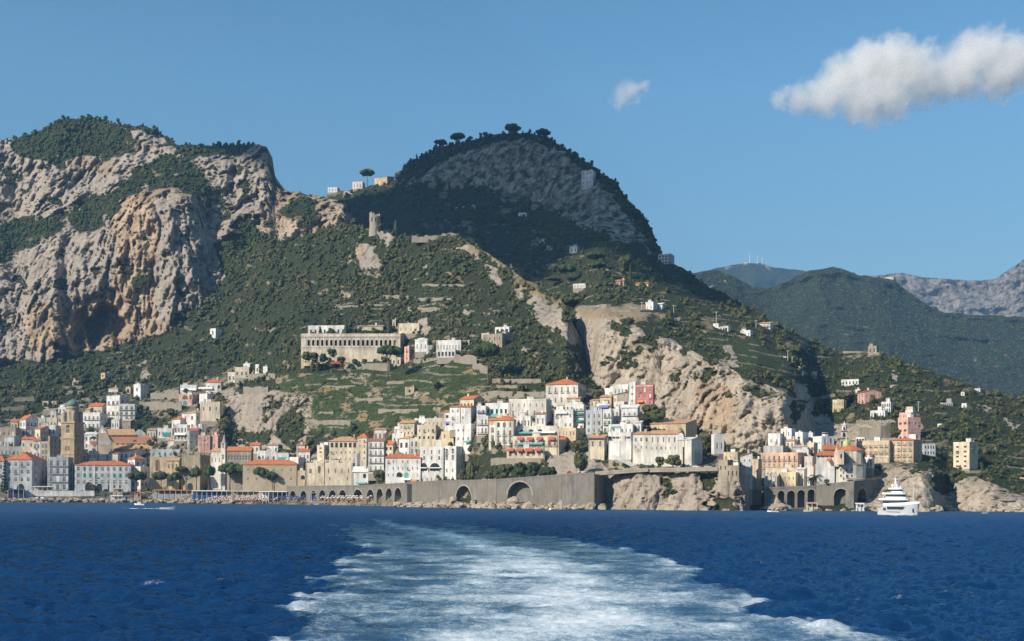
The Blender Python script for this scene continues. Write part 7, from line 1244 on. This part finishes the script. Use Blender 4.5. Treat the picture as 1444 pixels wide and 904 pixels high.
def yacht():
    D = 556.0; al = R(35); ro = empty('motor_yacht', W(1269, HY, D), math.atan2(-math.cos(al), math.sin(al))); ro.location.z = 0; tag(ro, 'large white and grey motor yacht anchored before the shaded coast', 'yacht')
    L = 37.0; st = [(-.5, .84, .80, 3.4), (-.42, .93, .86, 3.5), (-.25, 1, .9, 4.7), (0, 1, .9, 4.8), (.2, .97, .8, 5.0), (.33, .84, .55, 5.2), (.43, .58, .25, 5.45), (.48, .34, .06, 5.6), (.5, .10, .02, 5.7)]; bw = 4.3
    m = MB(); rings = []
    for x, k, kb, h in st:
        bx = x * L + (0 if x < .3 else -(x - .3) * 9); rings.append([(bx, kb * bw, -.6), (bx + (x * L - bx) * .45, (kb * .45 + k * .5) * bw, 1.9), (x * L, k * bw, h), (x * L, -k * bw, h), (bx + (x * L - bx) * .45, -(kb * .45 + k * .5) * bw, 1.9), (bx, -kb * bw, -.6)])
    for a, b in zip(rings, rings[1:]):
        for i in range(6): j = (i + 1) % 6; m.poly([a[i], a[j], b[j], b[i]])
    m.poly(rings[0]); m.poly(list(reversed(rings[-1]))); hl = m.build('hull', M['hullgrey'], ro)
    sd = lambda x: np.interp(x, [q[0] * L for q in st], [q[1] * bw for q in st]); dk = lambda x: float(np.interp(x, [q[0] * L for q in st], [q[3] for q in st]))
    # white bulwark on the bow, hull windows, boot line, anchor pocket
    for s_ in (-1, 1):
        b = MB()
        for x in np.arange(-6, 17.6, 1.2): x1 = min(x + 1.2, 18.4); y0, y1 = s_ * sd(x), s_ * sd(x1); b.hull([(x, y0, dk(x)), (x1, y1, dk(x1)), (x1, y1 * .96, dk(x1)), (x, y0 * .96, dk(x))], [(x, y0 * 1.02, dk(x) + 1.1), (x1, y1 * 1.02, dk(x1) + 1.1), (x1, y1 * .96, dk(x1) + 1.1), (x, y0 * .96, dk(x) + 1.1)])
        b.build('bulwark', M['wpaint'], ro)
        MB().hull([(-8, s_ * bw * .985, 2.9), (7, s_ * bw * .985, 3.0), (9, s_ * bw * .97, 4.1), (-8, s_ * bw * 1.0, 4.1)], [(-8, s_ * bw * 1.03, 2.9), (7, s_ * bw * 1.03, 3.0), (9, s_ * bw * 1.0, 4.1), (-8, s_ * bw * 1.03, 4.1)]).build('hull_window', M['glass'], ro); MB().box(-9, s_ * bw * .93 - .1, 1.5, 4, s_ * bw * .93 + .1, 1.75).build('rub_rail', M['navy'], ro); MB().box(14.4, s_ * sd(14.4) * .70 - .25, 1.6, 15.6, s_ * sd(15) * .70 + .25, 3.4).build('anchor_pocket', M['navy'], ro); MB().box(-12, s_ * bw * .98 - .1, 2.4, -9.5, s_ * bw * .98 + .12, 3.6).build('side_opening', M['navy'], ro)
    def tier(z0, z1, xa, xf, w, slope=1.2, nm='superstructure', band=True, over=.5, aft=2.5):
        pl = lambda q, e=0: [(xa - q * 0, -w - e, 0), (xf - w * .9 - q, -w - e, 0), (xf - w * .3 - q, -w * .62 - e, 0), (xf - q + e, 0, 0), (xf - w * .3 - q, w * .62 + e, 0), (xf - w * .9 - q, w + e, 0), (xa, w + e, 0)]
        t = MB().hull([(p[0], p[1], z0) for p in pl(0)], [(p[0], p[1], z1) for p in pl(slope)]).build(nm, M['wpaint'], ro)
        if band: zb0, zb1 = z0 + (z1 - z0) * .42, z0 + (z1 - z0) * .86; MB().hull([(p[0] + (.04 if p[0] < xa + .1 else 0), p[1], zb0) for p in pl(slope * .42, .05)], [(p[0] + (.04 if p[0] < xa + .1 else 0), p[1], zb1) for p in pl(slope * .86, .05)]).build('window_band', M['glass'], ro)
        MB().hull([(p[0] - (aft if p[0] < xa + .1 else 0), p[1] * (1 + over / w), z1 + .01) for p in pl(slope - 1.0)], [(p[0] - (aft if p[0] < xa + .1 else 0), p[1] * (1 + over / w * .7), z1 + .75) for p in pl(slope - .7)]).build('deck', M['wpaint'], ro)
    tier(4.6, 7.2, -13, 8, 3.7, 1.0, over=.75, aft=3.5); tier(7.95, 10.0, -10.5, 6, 3.3, 1.4, over=.7, aft=3.0); tier(10.75, 12.3, -6, 3.0, 2.3, 1.2, over=.5, aft=2.5)
    MB().hull([(-4.4, -.9, 13.0), (-1.8, -.6, 13.0), (-1.8, .6, 13.0), (-4.4, .9, 13.0)], [(-4.6, -.35, 17.6), (-3.6, -.25, 17.6), (-3.6, .25, 17.6), (-4.6, .35, 17.6)]).build('mast', M['wpaint'], ro)
    for z, w, l in ((14.2, 2.4, .5), (15.4, 1.7, .45), (16.6, 1.3, .4)): MB().box(-4.3 + l, -w, z, -3.2 + l, w, z + .28).build('radar_bar', M['wpaint'], ro)
    MB().tube((-4.1, 0, 17.6), (-4.2, 0, 19.8), .07, .03, 5).build('antenna', M['wpaint'], ro)
    ro.scale = (.54, .72, .92)
    for x, y, z, r in ((-5.4, -1.7, 13.0, .95), (-5.4, 1.7, 13.0, .8), (-1.0, 1.6, 13.0, .5), (-1.0, -1.6, 13.0, .5)): MB().lathe([(r * .5, z), (r * .95, z + r * .6), (r, z + r), (r * .8, z + r * 1.6), (r * .3, z + r * 1.95)], 12, (x, y)).build('satellite_dome', M['wpaint'], ro, smooth=True)
    MB().tube((13.5, -.55, 6), (13.3, 0, 12.5), .16, .1, 6).tube((13.5, .55, 6), (13.3, 0, 12.5), .16, .1, 6).tube((13.3, 0, 12.4), (13.2, 0, 16.2), .1, .04, 5).box(13.1, -.6, 9, 13.6, .6, 9.25).build('foremast', M['wpaint'], ro)
    MB().box(-18.9, -3.0, .2, -17.8, 3.0, .9).build('swim_platform', M['wpaint'], ro); MB().hull([(-17, -.2, 7.9), (-14, -2.2, 7.9), (-14, 2.2, 7.9)], [(-16, -.2, 9.0), (-14, -1.8, 9.0), (-14, 1.8, 9.0)]).build('tender_cover', M['wpaint'], ro)
yacht()
# ---- cars on the coast road
def car(label, px, py, body, rz=0.0, lay=None, off=0.0):
    p = (lay or A).at(px, py, off); ro = empty('parked_car', p, rz); tag(ro, label, 'car'); m = MB(); m.hull([(-2.1, -.85, .3), (2.1, -.85, .3), (2.1, .85, .3), (-2.1, .85, .3)], [(-2.0, -.8, .85), (1.95, -.8, .8), (1.95, .8, .8), (-2.0, .8, .85)]); m.hull([(-1.7, -.78, .851), (.95, -.78, .83), (.95, .78, .83), (-1.7, .78, .851)], [(-1.3, -.62, 1.45), (.35, -.62, 1.45), (.35, .62, 1.45), (-1.3, .62, 1.45)]); m.build('body', M[body], ro)
    MB().hull([(-1.5, -.79, .93), (.75, -.79, .93), (.75, .79, .93), (-1.5, .79, .93)], [(-1.28, -.66, 1.36), (.4, -.66, 1.36), (.4, .66, 1.36), (-1.28, .66, 1.36)]).build('window', M['glass'], ro)
    for x in (-1.3, 1.3):
        for y in (-.8, .8): MB().tube((x, y - .1, .32), (x, y + .1, .32), .32, .32, 10).build('wheel', M['black'], ro)
    return ro
for a in [('red car parked on the blank grey bastion road', 804, 668, 'red'), ('white car parked by the garden trees, first from left', 689, 677.5, 'wpaint'), ('white car parked by the garden trees, near the dark garage doors', 684, 678, 'wpaint'), ('white van-like car parked right of the red car', 820, 667, 'wpaint'), ('white car parked under the convent trees', 972, 659.5, 'wpaint'), ('white car parked right of the convent trees beside the shaded corner', 982, 659.5, 'wpaint'), ('dark car parked left of the convent trees', 918, 660.5, 'navy'), ('grey car parked on the cape road near the watch tower', 998, 659.5, 'hullgrey'), ('white car on the hill road left of the chapel', 846, 433.5, 'wpaint', 0, C), ('white car among the pole and road on the right slope', 1106, 505, 'wpaint', 0, C), ('white car in front of the tan roofed tower house', 832, 667, 'wpaint'), ('grey car parked below the garden walls', 760, 672.5, 'hullgrey')]: car(*a)
comp('delivery_awning', 'long red tarpaulin on the retaining wall below the cemetery', 'tarpaulin', [('sheet', 'gable', [(465, 513.5), (488, 513), (487, 509.5), (468, 510)], dA(476, 514) - 5, 3, 'awred')], W(476, 514, dA(476, 514) - 4)); comp('shed', 'small ochre shed on the retaining wall below the cemetery', 'shed', [('wall', 'box', 428, 439, 510, 516, dA(434, 516) - 5, 4, 'yellow'), ('roof', 'box', 427.6, 439.4, 509.2, 510, dA(434, 516) - 5.3, 4.6, 'slab')], W(434, 516, dA(434, 516) - 4))
# ---- masts and poles
def pole(label, px, yt, yb, lay, cat='utility pole', bars=1, r=.22, D=None):
    D = D or float(lay.depth(px, yb)) - 2; s = D / F; h = (yb - yt) * s; ro = empty('utility_pole' if cat == 'utility pole' else 'radio_mast', W(px, yb, D)); tag(ro, label, cat); MB().tube((0, 0, -3), (0, 0, h), r * s / .5, r * s / .7, 6).build('post', M['frame'], ro); m = MB()
    for i in range(bars): m.box(-1.2 * s / .5, -.1, h * (.93 - .12 * i), 1.2 * s / .5, .1, h * (.93 - .12 * i) + .25)
    m.build('crossbar', M['frame'], ro)
for a in [('utility pole left of the hill chapel', 905, 426, 438, C), ('utility pole right of the hill chapel', 950, 430, 446, C), ('utility pole above the long white farmhouse', 1010, 439, 458, C), ('tall utility pole near the white car on the right slope', 1111, 494, 510, C), ('short utility pole on the right slope beside the tall one', 1117, 503, 512, C), ('utility pole left of the stepped villa', 1066, 452, 462, C), ('utility pole on the slope above the pink tower-like house', 1295, 566, 580, C)]: pole(*a)
for a in [('tallest radio mast on the distant blue hill', 1057, 356, 373, El), ('middle radio mast on the distant blue hill', 1068, 360, 373, El), ('shortest radio mast on the distant blue hill', 1075, 363, 374, El)]: pole(*a, cat='radio mast', bars=2, r=.3)
comp('summit_hut', 'pale hut beside the masts on the distant blue hill', 'house', [('wall', 'box', 1048, 1054, 369.5, 373, float(El.depth(1051, 372)) - 10, 12, 'beige')], W(1051, 373, float(El.depth(1051, 372))))
# ---- shore rocks
def rocks(name, label, n, fn, smin, smax, seed, mt='boulder'):
    rg = np.random.default_rng(seed); bm = bmesh.new()
    for _ in range(n):
        p = fn(rg); r = rg.uniform(smin, smax) * (1 if rg.random() < .8 else 1.5); g = bmesh.ops.create_icosphere(bm, subdivisions=2, radius=1); sx, sy, sz = rg.uniform(.7, 1.4), rg.uniform(.7, 1.3), rg.uniform(.5, 1.0); o = rg.uniform(0, 50)
        for v in g['verts']:
            k = 1 + .45 * float(vnoise(v.co.x * 1.3 + o, v.co.y * 1.3, v.co.z * 1.3)) + .2 * float(vnoise(v.co.x * 3 + o, v.co.y * 3, v.co.z * 3)); v.co = Vector((p.x + v.co.x * r * sx * k, p.y + v.co.y * r * sy * k, p.z + v.co.z * r * sz * k))
    me = bpy.data.meshes.new(name); bm.to_mesh(me); bm.free(); me.materials.append(M[mt]); o = link(name, me); tag(o, label, 'rocks', None, 'stuff')
def shore(x0, x1, lay, y0=706, y1=712, off=(-14, -3), zr=(-.6, 1.2)):
    def f(rg):
        x = rg.uniform(x0, x1); p = W(x, 705, float(lay.depth(x, 709)) + rg.uniform(*off)); p.z = rg.uniform(*zr); return p
    return f
rocks('shore_rocks', 'breakwater boulders along the left harbour and beach edge', 420, shore(-40, 335, A, off=(-9, 8), zr=(-.4, 2.6)), .6, 1.7, 1)
rocks('cliff_foot_rocks', 'pale jagged rocks along the foot of the sea walls', 150, shore(560, 850, A, off=(-16, -4), zr=(-.8, 1.8)), 1.2, 2.8, 2)
rocks('arch_rocks', 'natural rock masses leaning in the sea wall arches', 34, lambda rg: (lambda x, t: W(x, 717 - t * 24 * (1 - abs((x - 730) / 20) if x > 700 else .5), float(A.depth(x, 705)) - 10.5 + t * 3))(rg.choice([rg.uniform(704, 733), rg.uniform(744, 752), rg.uniform(628, 645), rg.uniform(655, 668), rg.uniform(795, 836)]), rg.random() ** 1.3), 1.6, 3.4, 3)
rocks('bay_rocks', 'dark and pale boulders around the small bay and the right coast', 170, shore(1066, 1300, C, off=(-12, 6), zr=(-.6, 1.6)), .7, 2.0, 4); rocks('inlet_rock', 'big boulders in the dark inlet beside the cape', 9, lambda rg: W(rg.uniform(1078, 1102), rg.uniform(712, 720), 706 + rg.uniform(-4, 4)), 2.0, 3.6, 5); rocks('right_cliff_rocks', 'jagged rocks under the right-hand cliffs', 90, shore(1290, 1500, C, off=(-12, 4), zr=(-.6, 2)), .9, 2.6, 6)
# ================================================================ sea, clouds, haze
def sea():
    nr = 860
    r = 22 * (1250 / 22) ** (np.arange(nr) / (nr - 1)); r = np.concatenate([[2, 8, 15], r]); th = np.concatenate([np.linspace(-1.25, -.51, 60), np.linspace(-.5, .5, 840), np.linspace(.51, 1.25, 60)]); dth = np.gradient(th)[None, :]
    Rr, Th = np.meshgrid(r, th, indexing='ij'); x = Rr * np.sin(Th); y = Rr * np.cos(Th)
    cell = np.maximum(Rr * .0047, Rr * dth) * 1.1
    z = np.zeros_like(x); rg = np.random.default_rng(3)
    for lam, n, a in ((22, 5, .10), (13, 7, .10), (8, 9, .085), (5, 10, .064), (3.1, 12, .046), (1.9, 12, .030), (1.2, 12, .018), (.8, 12, .010)):
        for _ in range(n):
            l = lam * rg.uniform(.75, 1.3); d = rg.normal(2.05, .55); ph = rg.uniform(0, 6.28); k = 2 * math.pi / l
            w = sstep(1.3, 2.4, l / cell) if True else 1
            s = np.sin(k * (x * math.cos(d) + y * math.sin(d)) + ph + 1.2 * vnoise(x / (l * 5), y / (l * 5), lam + ph)); z += a * (1 - np.abs(s) * 1.6 + s * .5) * w * .62
    # wake of the boat: centre line bends to the left as it recedes
    rr = [0, 71, 141, 232, 306, 390, 520]; cx = np.interp(y, rr, [4, 4, 1.5, -11, -24, -42, -75]); hw = np.interp(y, rr, [13, 17.5, 19, 20, 20, 17, 12])
    wob = 2.6 * fbm(x / 9, y / 9, 3., 3) + 4.0 * fbm(x / 22, y / 30, 7., 2); q = (x - cx + wob) / hw; q = q * (1 + .16 * fbm(x / 3.5, y / 7, 21., 4)) + .10 * fbm(x / 1.8, y / 3.5, 23., 3)
    fade = sstep(430, 150, y); inside = sstep(1.06, .93, np.abs(q))
    edge = np.exp(-((np.abs(q) - .93) / .09) ** 2) * sstep(330, 150, y); edge *= np.where(q > 0, 1, 1.0)
    ctr = np.exp(-((q - np.interp(y, rr, [.05, .05, .10, .10, 0, 0, 0])) / np.interp(y, rr, [.5, .42, .30, .20, .12, .1, .1])) ** 2)
    rg2 = fbm(x / 3.2, y / 5.5, 1., 4)
    foam = inside * (sstep(360, 90, y) * (.47 + .40 * rg2) + .42 * ctr * sstep(430, 100, y) + .11 * edge * (.5 + .9 * np.clip(rg2 + .4, 0, 1))) + .07 * edge * np.clip(rg2 + .5, 0, 1)
    aer = inside * (sstep(470, 120, y) * (.52 + .35 * rg2) + .45 * ctr * sstep(560, 260, y))
    z *= 1 - .62 * inside * sstep(420, 120, y); z += inside * sstep(400, 60, y) * (.08 * fbm(x / 1.1, y / 1.1, 5., 4) + .05) + edge * .22 * (fbm(x / 2.5, y / 2.5, 8., 3) + .5)
    cap = sstep(.50, .72, z / .75 + .45 * fbm(x / 2.2, y / 2.2, 12., 3)) * sstep(.30, .5, fbm(x / 35, y / 35, 2., 2) + .15)
    foam = np.maximum(foam, cap * .48 * sstep(600, 100, y))
    # coarse sheet joining the fine one outwards
    ro = np.array([1300, 1500, 2200, 4000, 8800.0]); Ro, To = np.meshgrid(ro, th, indexing='ij')
    xx = np.concatenate([x, np.clip(Ro * np.sin(To), -5800, 5800)]); yy = np.concatenate([y, np.clip(Ro * np.cos(To), 0, 8800)]); zz = np.concatenate([z, Ro * 0])
    ff = np.concatenate([foam, Ro * 0]); aa = np.concatenate([aer, Ro * 0]); wk = np.concatenate([(inside * (y < 470)), Ro * 0])
    V = np.stack([xx, yy, zz], -1).reshape(-1, 3); a, b = xx.shape; idx = np.arange(a * b).reshape(a, b)
    Q = np.stack([idx[:-1, :-1], idx[1:, :-1], idx[1:, 1:], idx[:-1, 1:]], -1).reshape(-1, 4)
    t = NT('sea_water'); foam_a, aer_a = t.attr('foam'), t.attr('aer'); pn = t.pos((1, 1, 1))
    n1 = t.noise(t.pos((2.2, 1.5, .5)), 1, 8, .68, .8); n2 = t.noise(t.pos((.14, .3, 1)), 1, 5, .6, .4); n3 = t.noise(t.pos((6, 3.6, 1)), 1, 5, .7, .5)
    lace = t.math('ADD', t.math('MULTIPLY', t.math('SUBTRACT', n1, .5), 1.5), t.math('ADD', t.math('MULTIPLY', t.math('SUBTRACT', n2, .5), .7), t.math('MULTIPLY', t.math('SUBTRACT', n3, .5), .9)))
    fm = t.mr(t.math('ADD', foam_a, t.math('MULTIPLY', lace, t.mr(foam_a, 0, .3, 0, .80))), .42, 1.08, 0, 1)
    fm = t.math('MULTIPLY', fm, .84)
    deep = t.mix(t.mr(n2, .35, .65), (.0008, .0095, .036), (.0018, .018, .058)); aw = t.mr(t.math('ADD', aer_a, t.math('MULTIPLY', t.math('SUBTRACT', n2, .5), .8)), .15, 1.0, 0, 1)
    col = t.mix(t.math('MULTIPLY', aw, .85), deep, (.19, .36, .45)); col = t.mix(fm, col, (.68, .72, .75))
    bp = t.n('ShaderNodeBump'); rip = t.noise(t.pos((1.3, 2.2, 1)), 1, 6, .68, .4); t.l(t.math('ADD', rip, t.math('MULTIPLY', fm, .5)), bp.inputs['Height']); bp.inputs['Strength'].default_value = 1.0; bp.inputs['Distance'].default_value = .045
    fr = t.n('ShaderNodeFresnel'); fr.inputs['IOR'].default_value = 1.33; t.l(bp.outputs[0], fr.inputs['Normal'])
    df = t.n('ShaderNodeBsdfDiffuse'); t.l(col, df.inputs['Color']); t.l(bp.outputs[0], df.inputs['Normal']); gl = t.n('ShaderNodeBsdfGlossy'); gl.inputs['Color'].default_value = (.38, .68, 1, 1); ln = t.n('ShaderNodeVectorMath', operation='LENGTH'); t.l(t.n('ShaderNodeNewGeometry').outputs['Position'], ln.inputs[0]); t.l(t.mr(ln.outputs['Value'], 120, 600, .10, .48), gl.inputs['Roughness']); t.l(bp.outputs[0], gl.inputs['Normal'])
    ms = t.n('ShaderNodeMixShader'); t.l(t.math('MULTIPLY', t.math('MINIMUM', t.mr(fr.outputs[0], .10, .80, .012, .30), .30), t.mr(fm, 0, .6, 1, .15)), ms.inputs[0]); t.l(df.outputs[0], ms.inputs[1]); t.l(gl.outputs[0], ms.inputs[2]); t.l(ms.outputs[0], t.out.inputs['Surface'])
    me_all = (V, Q, dict(foam=ff, aer=aa))
    fw = (wk.reshape(-1)[Q].mean(1) > .5)
    for nm, sel in (('sea', ~fw), ('boat_wake', fw)):
        q = Q[sel]; used = np.unique(q); mp = np.zeros(len(V), np.int64); mp[used] = np.arange(len(used))
        me = np_mesh(nm, V[used], mp[q], [t.mat], True, dict(foam=ff.reshape(-1)[used], aer=aa.reshape(-1)[used])); o = link(nm, me)
        if nm == 'sea': tag(o, 'deep blue choppy sea', 'sea', None, 'structure')
        else: tag(o, 'wide white foaming wake left on the blue sea', 'wake', None, 'stuff')
    # rest of the sea behind and beside the boat
    mb = MB(); k = math.tan(1.25)
    pts = [(-5800, -190), (5800, -190), (5800, 5800 / k if 5800 / k < 8800 else 8800), (0, 0), (-5800, 5800 / k if 5800 / k < 8800 else 8800)]
    mb.poly([(p[0], p[1], -.35) for p in pts[:1] + [(5800, -190), pts[2], (0, 1.5), pts[4]]]); o = mb.build('open_water', t.mat); tag(o, 'open blue water around', 'sea', None, 'structure')
sea()
def haze():
    mt = bpy.data.materials.new('haze_air'); mt.use_nodes = True; t = mt.node_tree
    for n in list(t.nodes):
        if n.type != 'OUTPUT_MATERIAL': t.nodes.remove(n)
    v = t.nodes.new('ShaderNodeVolumePrincipled'); v.inputs['Color'].default_value = (.28, .56, .90, 1); v.inputs['Density'].default_value = HAZE; v.inputs['Anisotropy'].default_value = .1
    t.links.new(v.outputs[0], t.nodes['Material Output'].inputs['Volume'])
    o = MB().box(-6000, -200, -6, 6000, 9000, 1420).build('haze', mt); tag(o, 'thin blue sea air over the whole bay', 'haze', None, 'stuff')
HAZE = 5.8e-5
haze()
def vcloud(name, label, blobs, px0, px1, dist, dens):
    """cumulus volume: blobs are (px, py, radius px) at the given distance"""
    mt = bpy.data.materials.new(name + '_vapour'); mt.use_nodes = True; t = NT.__new__(NT); t.mat = mt; t.t = mt.node_tree
    for n in list(t.t.nodes):
        if n.type != 'OUTPUT_MATERIAL': t.t.nodes.remove(n)
    out = t.t.nodes['Material Output']; P = t.n('ShaderNodeNewGeometry').outputs['Position']
    m = dist / F; n1 = t.n('ShaderNodeTexNoise'); t.l(P, n1.inputs['Vector']); n1.inputs['Scale'].default_value = 1 / (26 * m); n1.inputs['Detail'].default_value = 9; n1.inputs['Roughness'].default_value = .68
    warp = t.n('ShaderNodeVectorMath', operation='SUBTRACT'); t.l(n1.outputs[1], warp.inputs[0]); warp.inputs[1].default_value = (.5, .5, .5)
    sc = t.n('ShaderNodeVectorMath', operation='SCALE'); t.l(warp.outputs[0], sc.inputs[0]); sc.inputs['Scale'].default_value = 58 * m
    ad = t.n('ShaderNodeVectorMath', operation='ADD'); t.l(P, ad.inputs[0]); t.l(sc.outputs[0], ad.inputs[1])
    cur = None; lo, hi = Vector((1e9,) * 3), Vector((-1e9,) * 3)
    for px, py, r, *rest in blobs:
        c = W(px, py, dist + (rest[0] if rest else 0) * m); rad = r * m * 1.14
        d = t.n('ShaderNodeVectorMath', operation='DISTANCE'); t.l(ad.outputs[0], d.inputs[0]); d.inputs[1].default_value = c
        q = t.mr(d.outputs['Value'], rad * 1.05, rad * .2, 0, 1); cur = q if cur is None else t.math('MAXIMUM', cur, q)
        for i in range(3): lo[i] = min(lo[i], c[i] - rad * 1.25); hi[i] = max(hi[i], c[i] + rad * 1.25)
    fine = t.n('ShaderNodeTexNoise'); t.l(P, fine.inputs['Vector']); fine.inputs['Scale'].default_value = 1 / (13 * m); fine.inputs['Detail'].default_value = 5
    ds = t.math('MULTIPLY', t.mr(t.math('SUBTRACT', cur, t.mr(fine.outputs[0], .3, .7, 0, .45)), 0, .8, 0, 1), dens / m)
    v = t.n('ShaderNodeVolumePrincipled'); v.inputs['Color'].default_value = (1, .99, .97, 1); t.l(ds, v.inputs['Density']); v.inputs['Anisotropy'].default_value = .16
    t.l(v.outputs[0], out.inputs['Volume']); lo[2] = max(lo[2], 1500)
    # lumpy closed shell round the vapour
    o = MB().box(*lo, *hi).build(name, mt); tag(o, label, 'cloud')
    mt.cycles.volume_step_rate = .6 if hasattr(mt.cycles, 'volume_step_rate') else 1
    return o
vcloud('cloud', 'large white cumulus cloud at the upper right of the sky',
  [(1102, 139, 18), (1130, 140, 26), (1165, 135, 34), (1190, 112, 40), (1225, 95, 44), (1262, 88, 44), (1285, 100, 46), (1215, 140, 40), (1250, 130, 46), (1225, 160, 24), (1300, 115, 40), (1335, 108, 42), (1370, 80, 42), (1395, 75, 40), (1425, 85, 44), (1455, 90, 40), (1410, 105, 40), (1360, 110, 36), (1480, 90, 40)], 1080, 1470, 8200, .075)
vcloud('cloud', 'small faint wisp of cloud left of the big cumulus', [(875, 138, 17), (890, 131, 19), (900, 123, 16)], 860, 910, 8200, .06)
def shade_cloud():  # unseen shadow caster, added only for the shade it throws
    """cloud added out of view at left, outlined to put the domed mountain in shade"""
    poly = [(545, 262), (585, 228), (650, 190), (735, 175), (800, 200), (855, 240), (900, 290), (935, 345), (1000, 400), (1080, 440), (1050, 447), (990, 425), (940, 405), (905, 375), (870, 352), (830, 350), (790, 368), (770, 400), (735, 400), (690, 350), (640, 330), (570, 330), (500, 340), (440, 320), (430, 296), (520, 290)]
    zc = 1620.0; pts = []
    for px, py in poly:
        p = C.at(px, max(py, float(np.interp(px, [q[0] for q in C_sky], [q[1] for q in C_sky])) - 6)); k = (zc - p.z) / SDIR.z; q = p + SDIR * k; pts.append((q.x, q.y))
    xs, ys = [p[0] for p in pts], [p[1] for p in pts]; st = 14.0
    gx, gy = np.meshgrid(np.arange(min(xs) - 60, max(xs) + 60, st), np.arange(min(ys) - 60, max(ys) + 60, st), indexing='ij')
    wx = gx + 34 * fbm(gx / 90, gy / 90, 4., 4); wy = gy + 34 * fbm(gx / 90, gy / 90, 14., 4); ins = inpoly(wx, wy, pts)
    e = ins.astype(float)
    for _ in range(5):
        P = np.pad(e, 2); e = sum(P[i:i + e.shape[0], j:j + e.shape[1]] for i in range(5) for j in range(5)) / 25 * ins
    top = zc + 4 + 90 * np.sqrt(e) * (1 + .6 * fbm(gx / 70, gy / 70, 3., 4)); bot = zc - 4 - 16 * np.sqrt(e)
    nx, ny = gx.shape; V = np.concatenate([np.stack([gx, gy, top], -1).reshape(-1, 3), np.stack([gx, gy, bot], -1).reshape(-1, 3)]); idx = np.arange(nx * ny).reshape(nx, ny); c4 = ins[:-1, :-1] & ins[1:, :-1] & ins[1:, 1:] & ins[:-1, 1:]
    q = np.stack([idx[:-1, :-1], idx[1:, :-1], idx[1:, 1:], idx[:-1, 1:]], -1)[c4]; Q = np.concatenate([q, q[:, ::-1] + nx * ny])
    ed = {}
    for a in q:
        for i in range(4):
            k = (int(a[i]), int(a[(i + 1) % 4]))
            if (k[1], k[0]) in ed: del ed[(k[1], k[0])]
            else: ed[k] = 1
    Q = np.concatenate([Q, np.array([(b, a, a + nx * ny, b + nx * ny) for a, b in ed])])
    used = np.unique(Q); mp = np.zeros(len(V), int); mp[used] = np.arange(len(used))
    me = np_mesh('added_shadow_cloud', V[used], mp[Q], [m_flat('cloud_white', (.9, .9, .9), .05, .01, 1)], True); o = link('added_shadow_cloud', me)
    tag(o, 'unseen cloud added off to the left to shade the domed mountain', 'cloud')
shade_cloud()
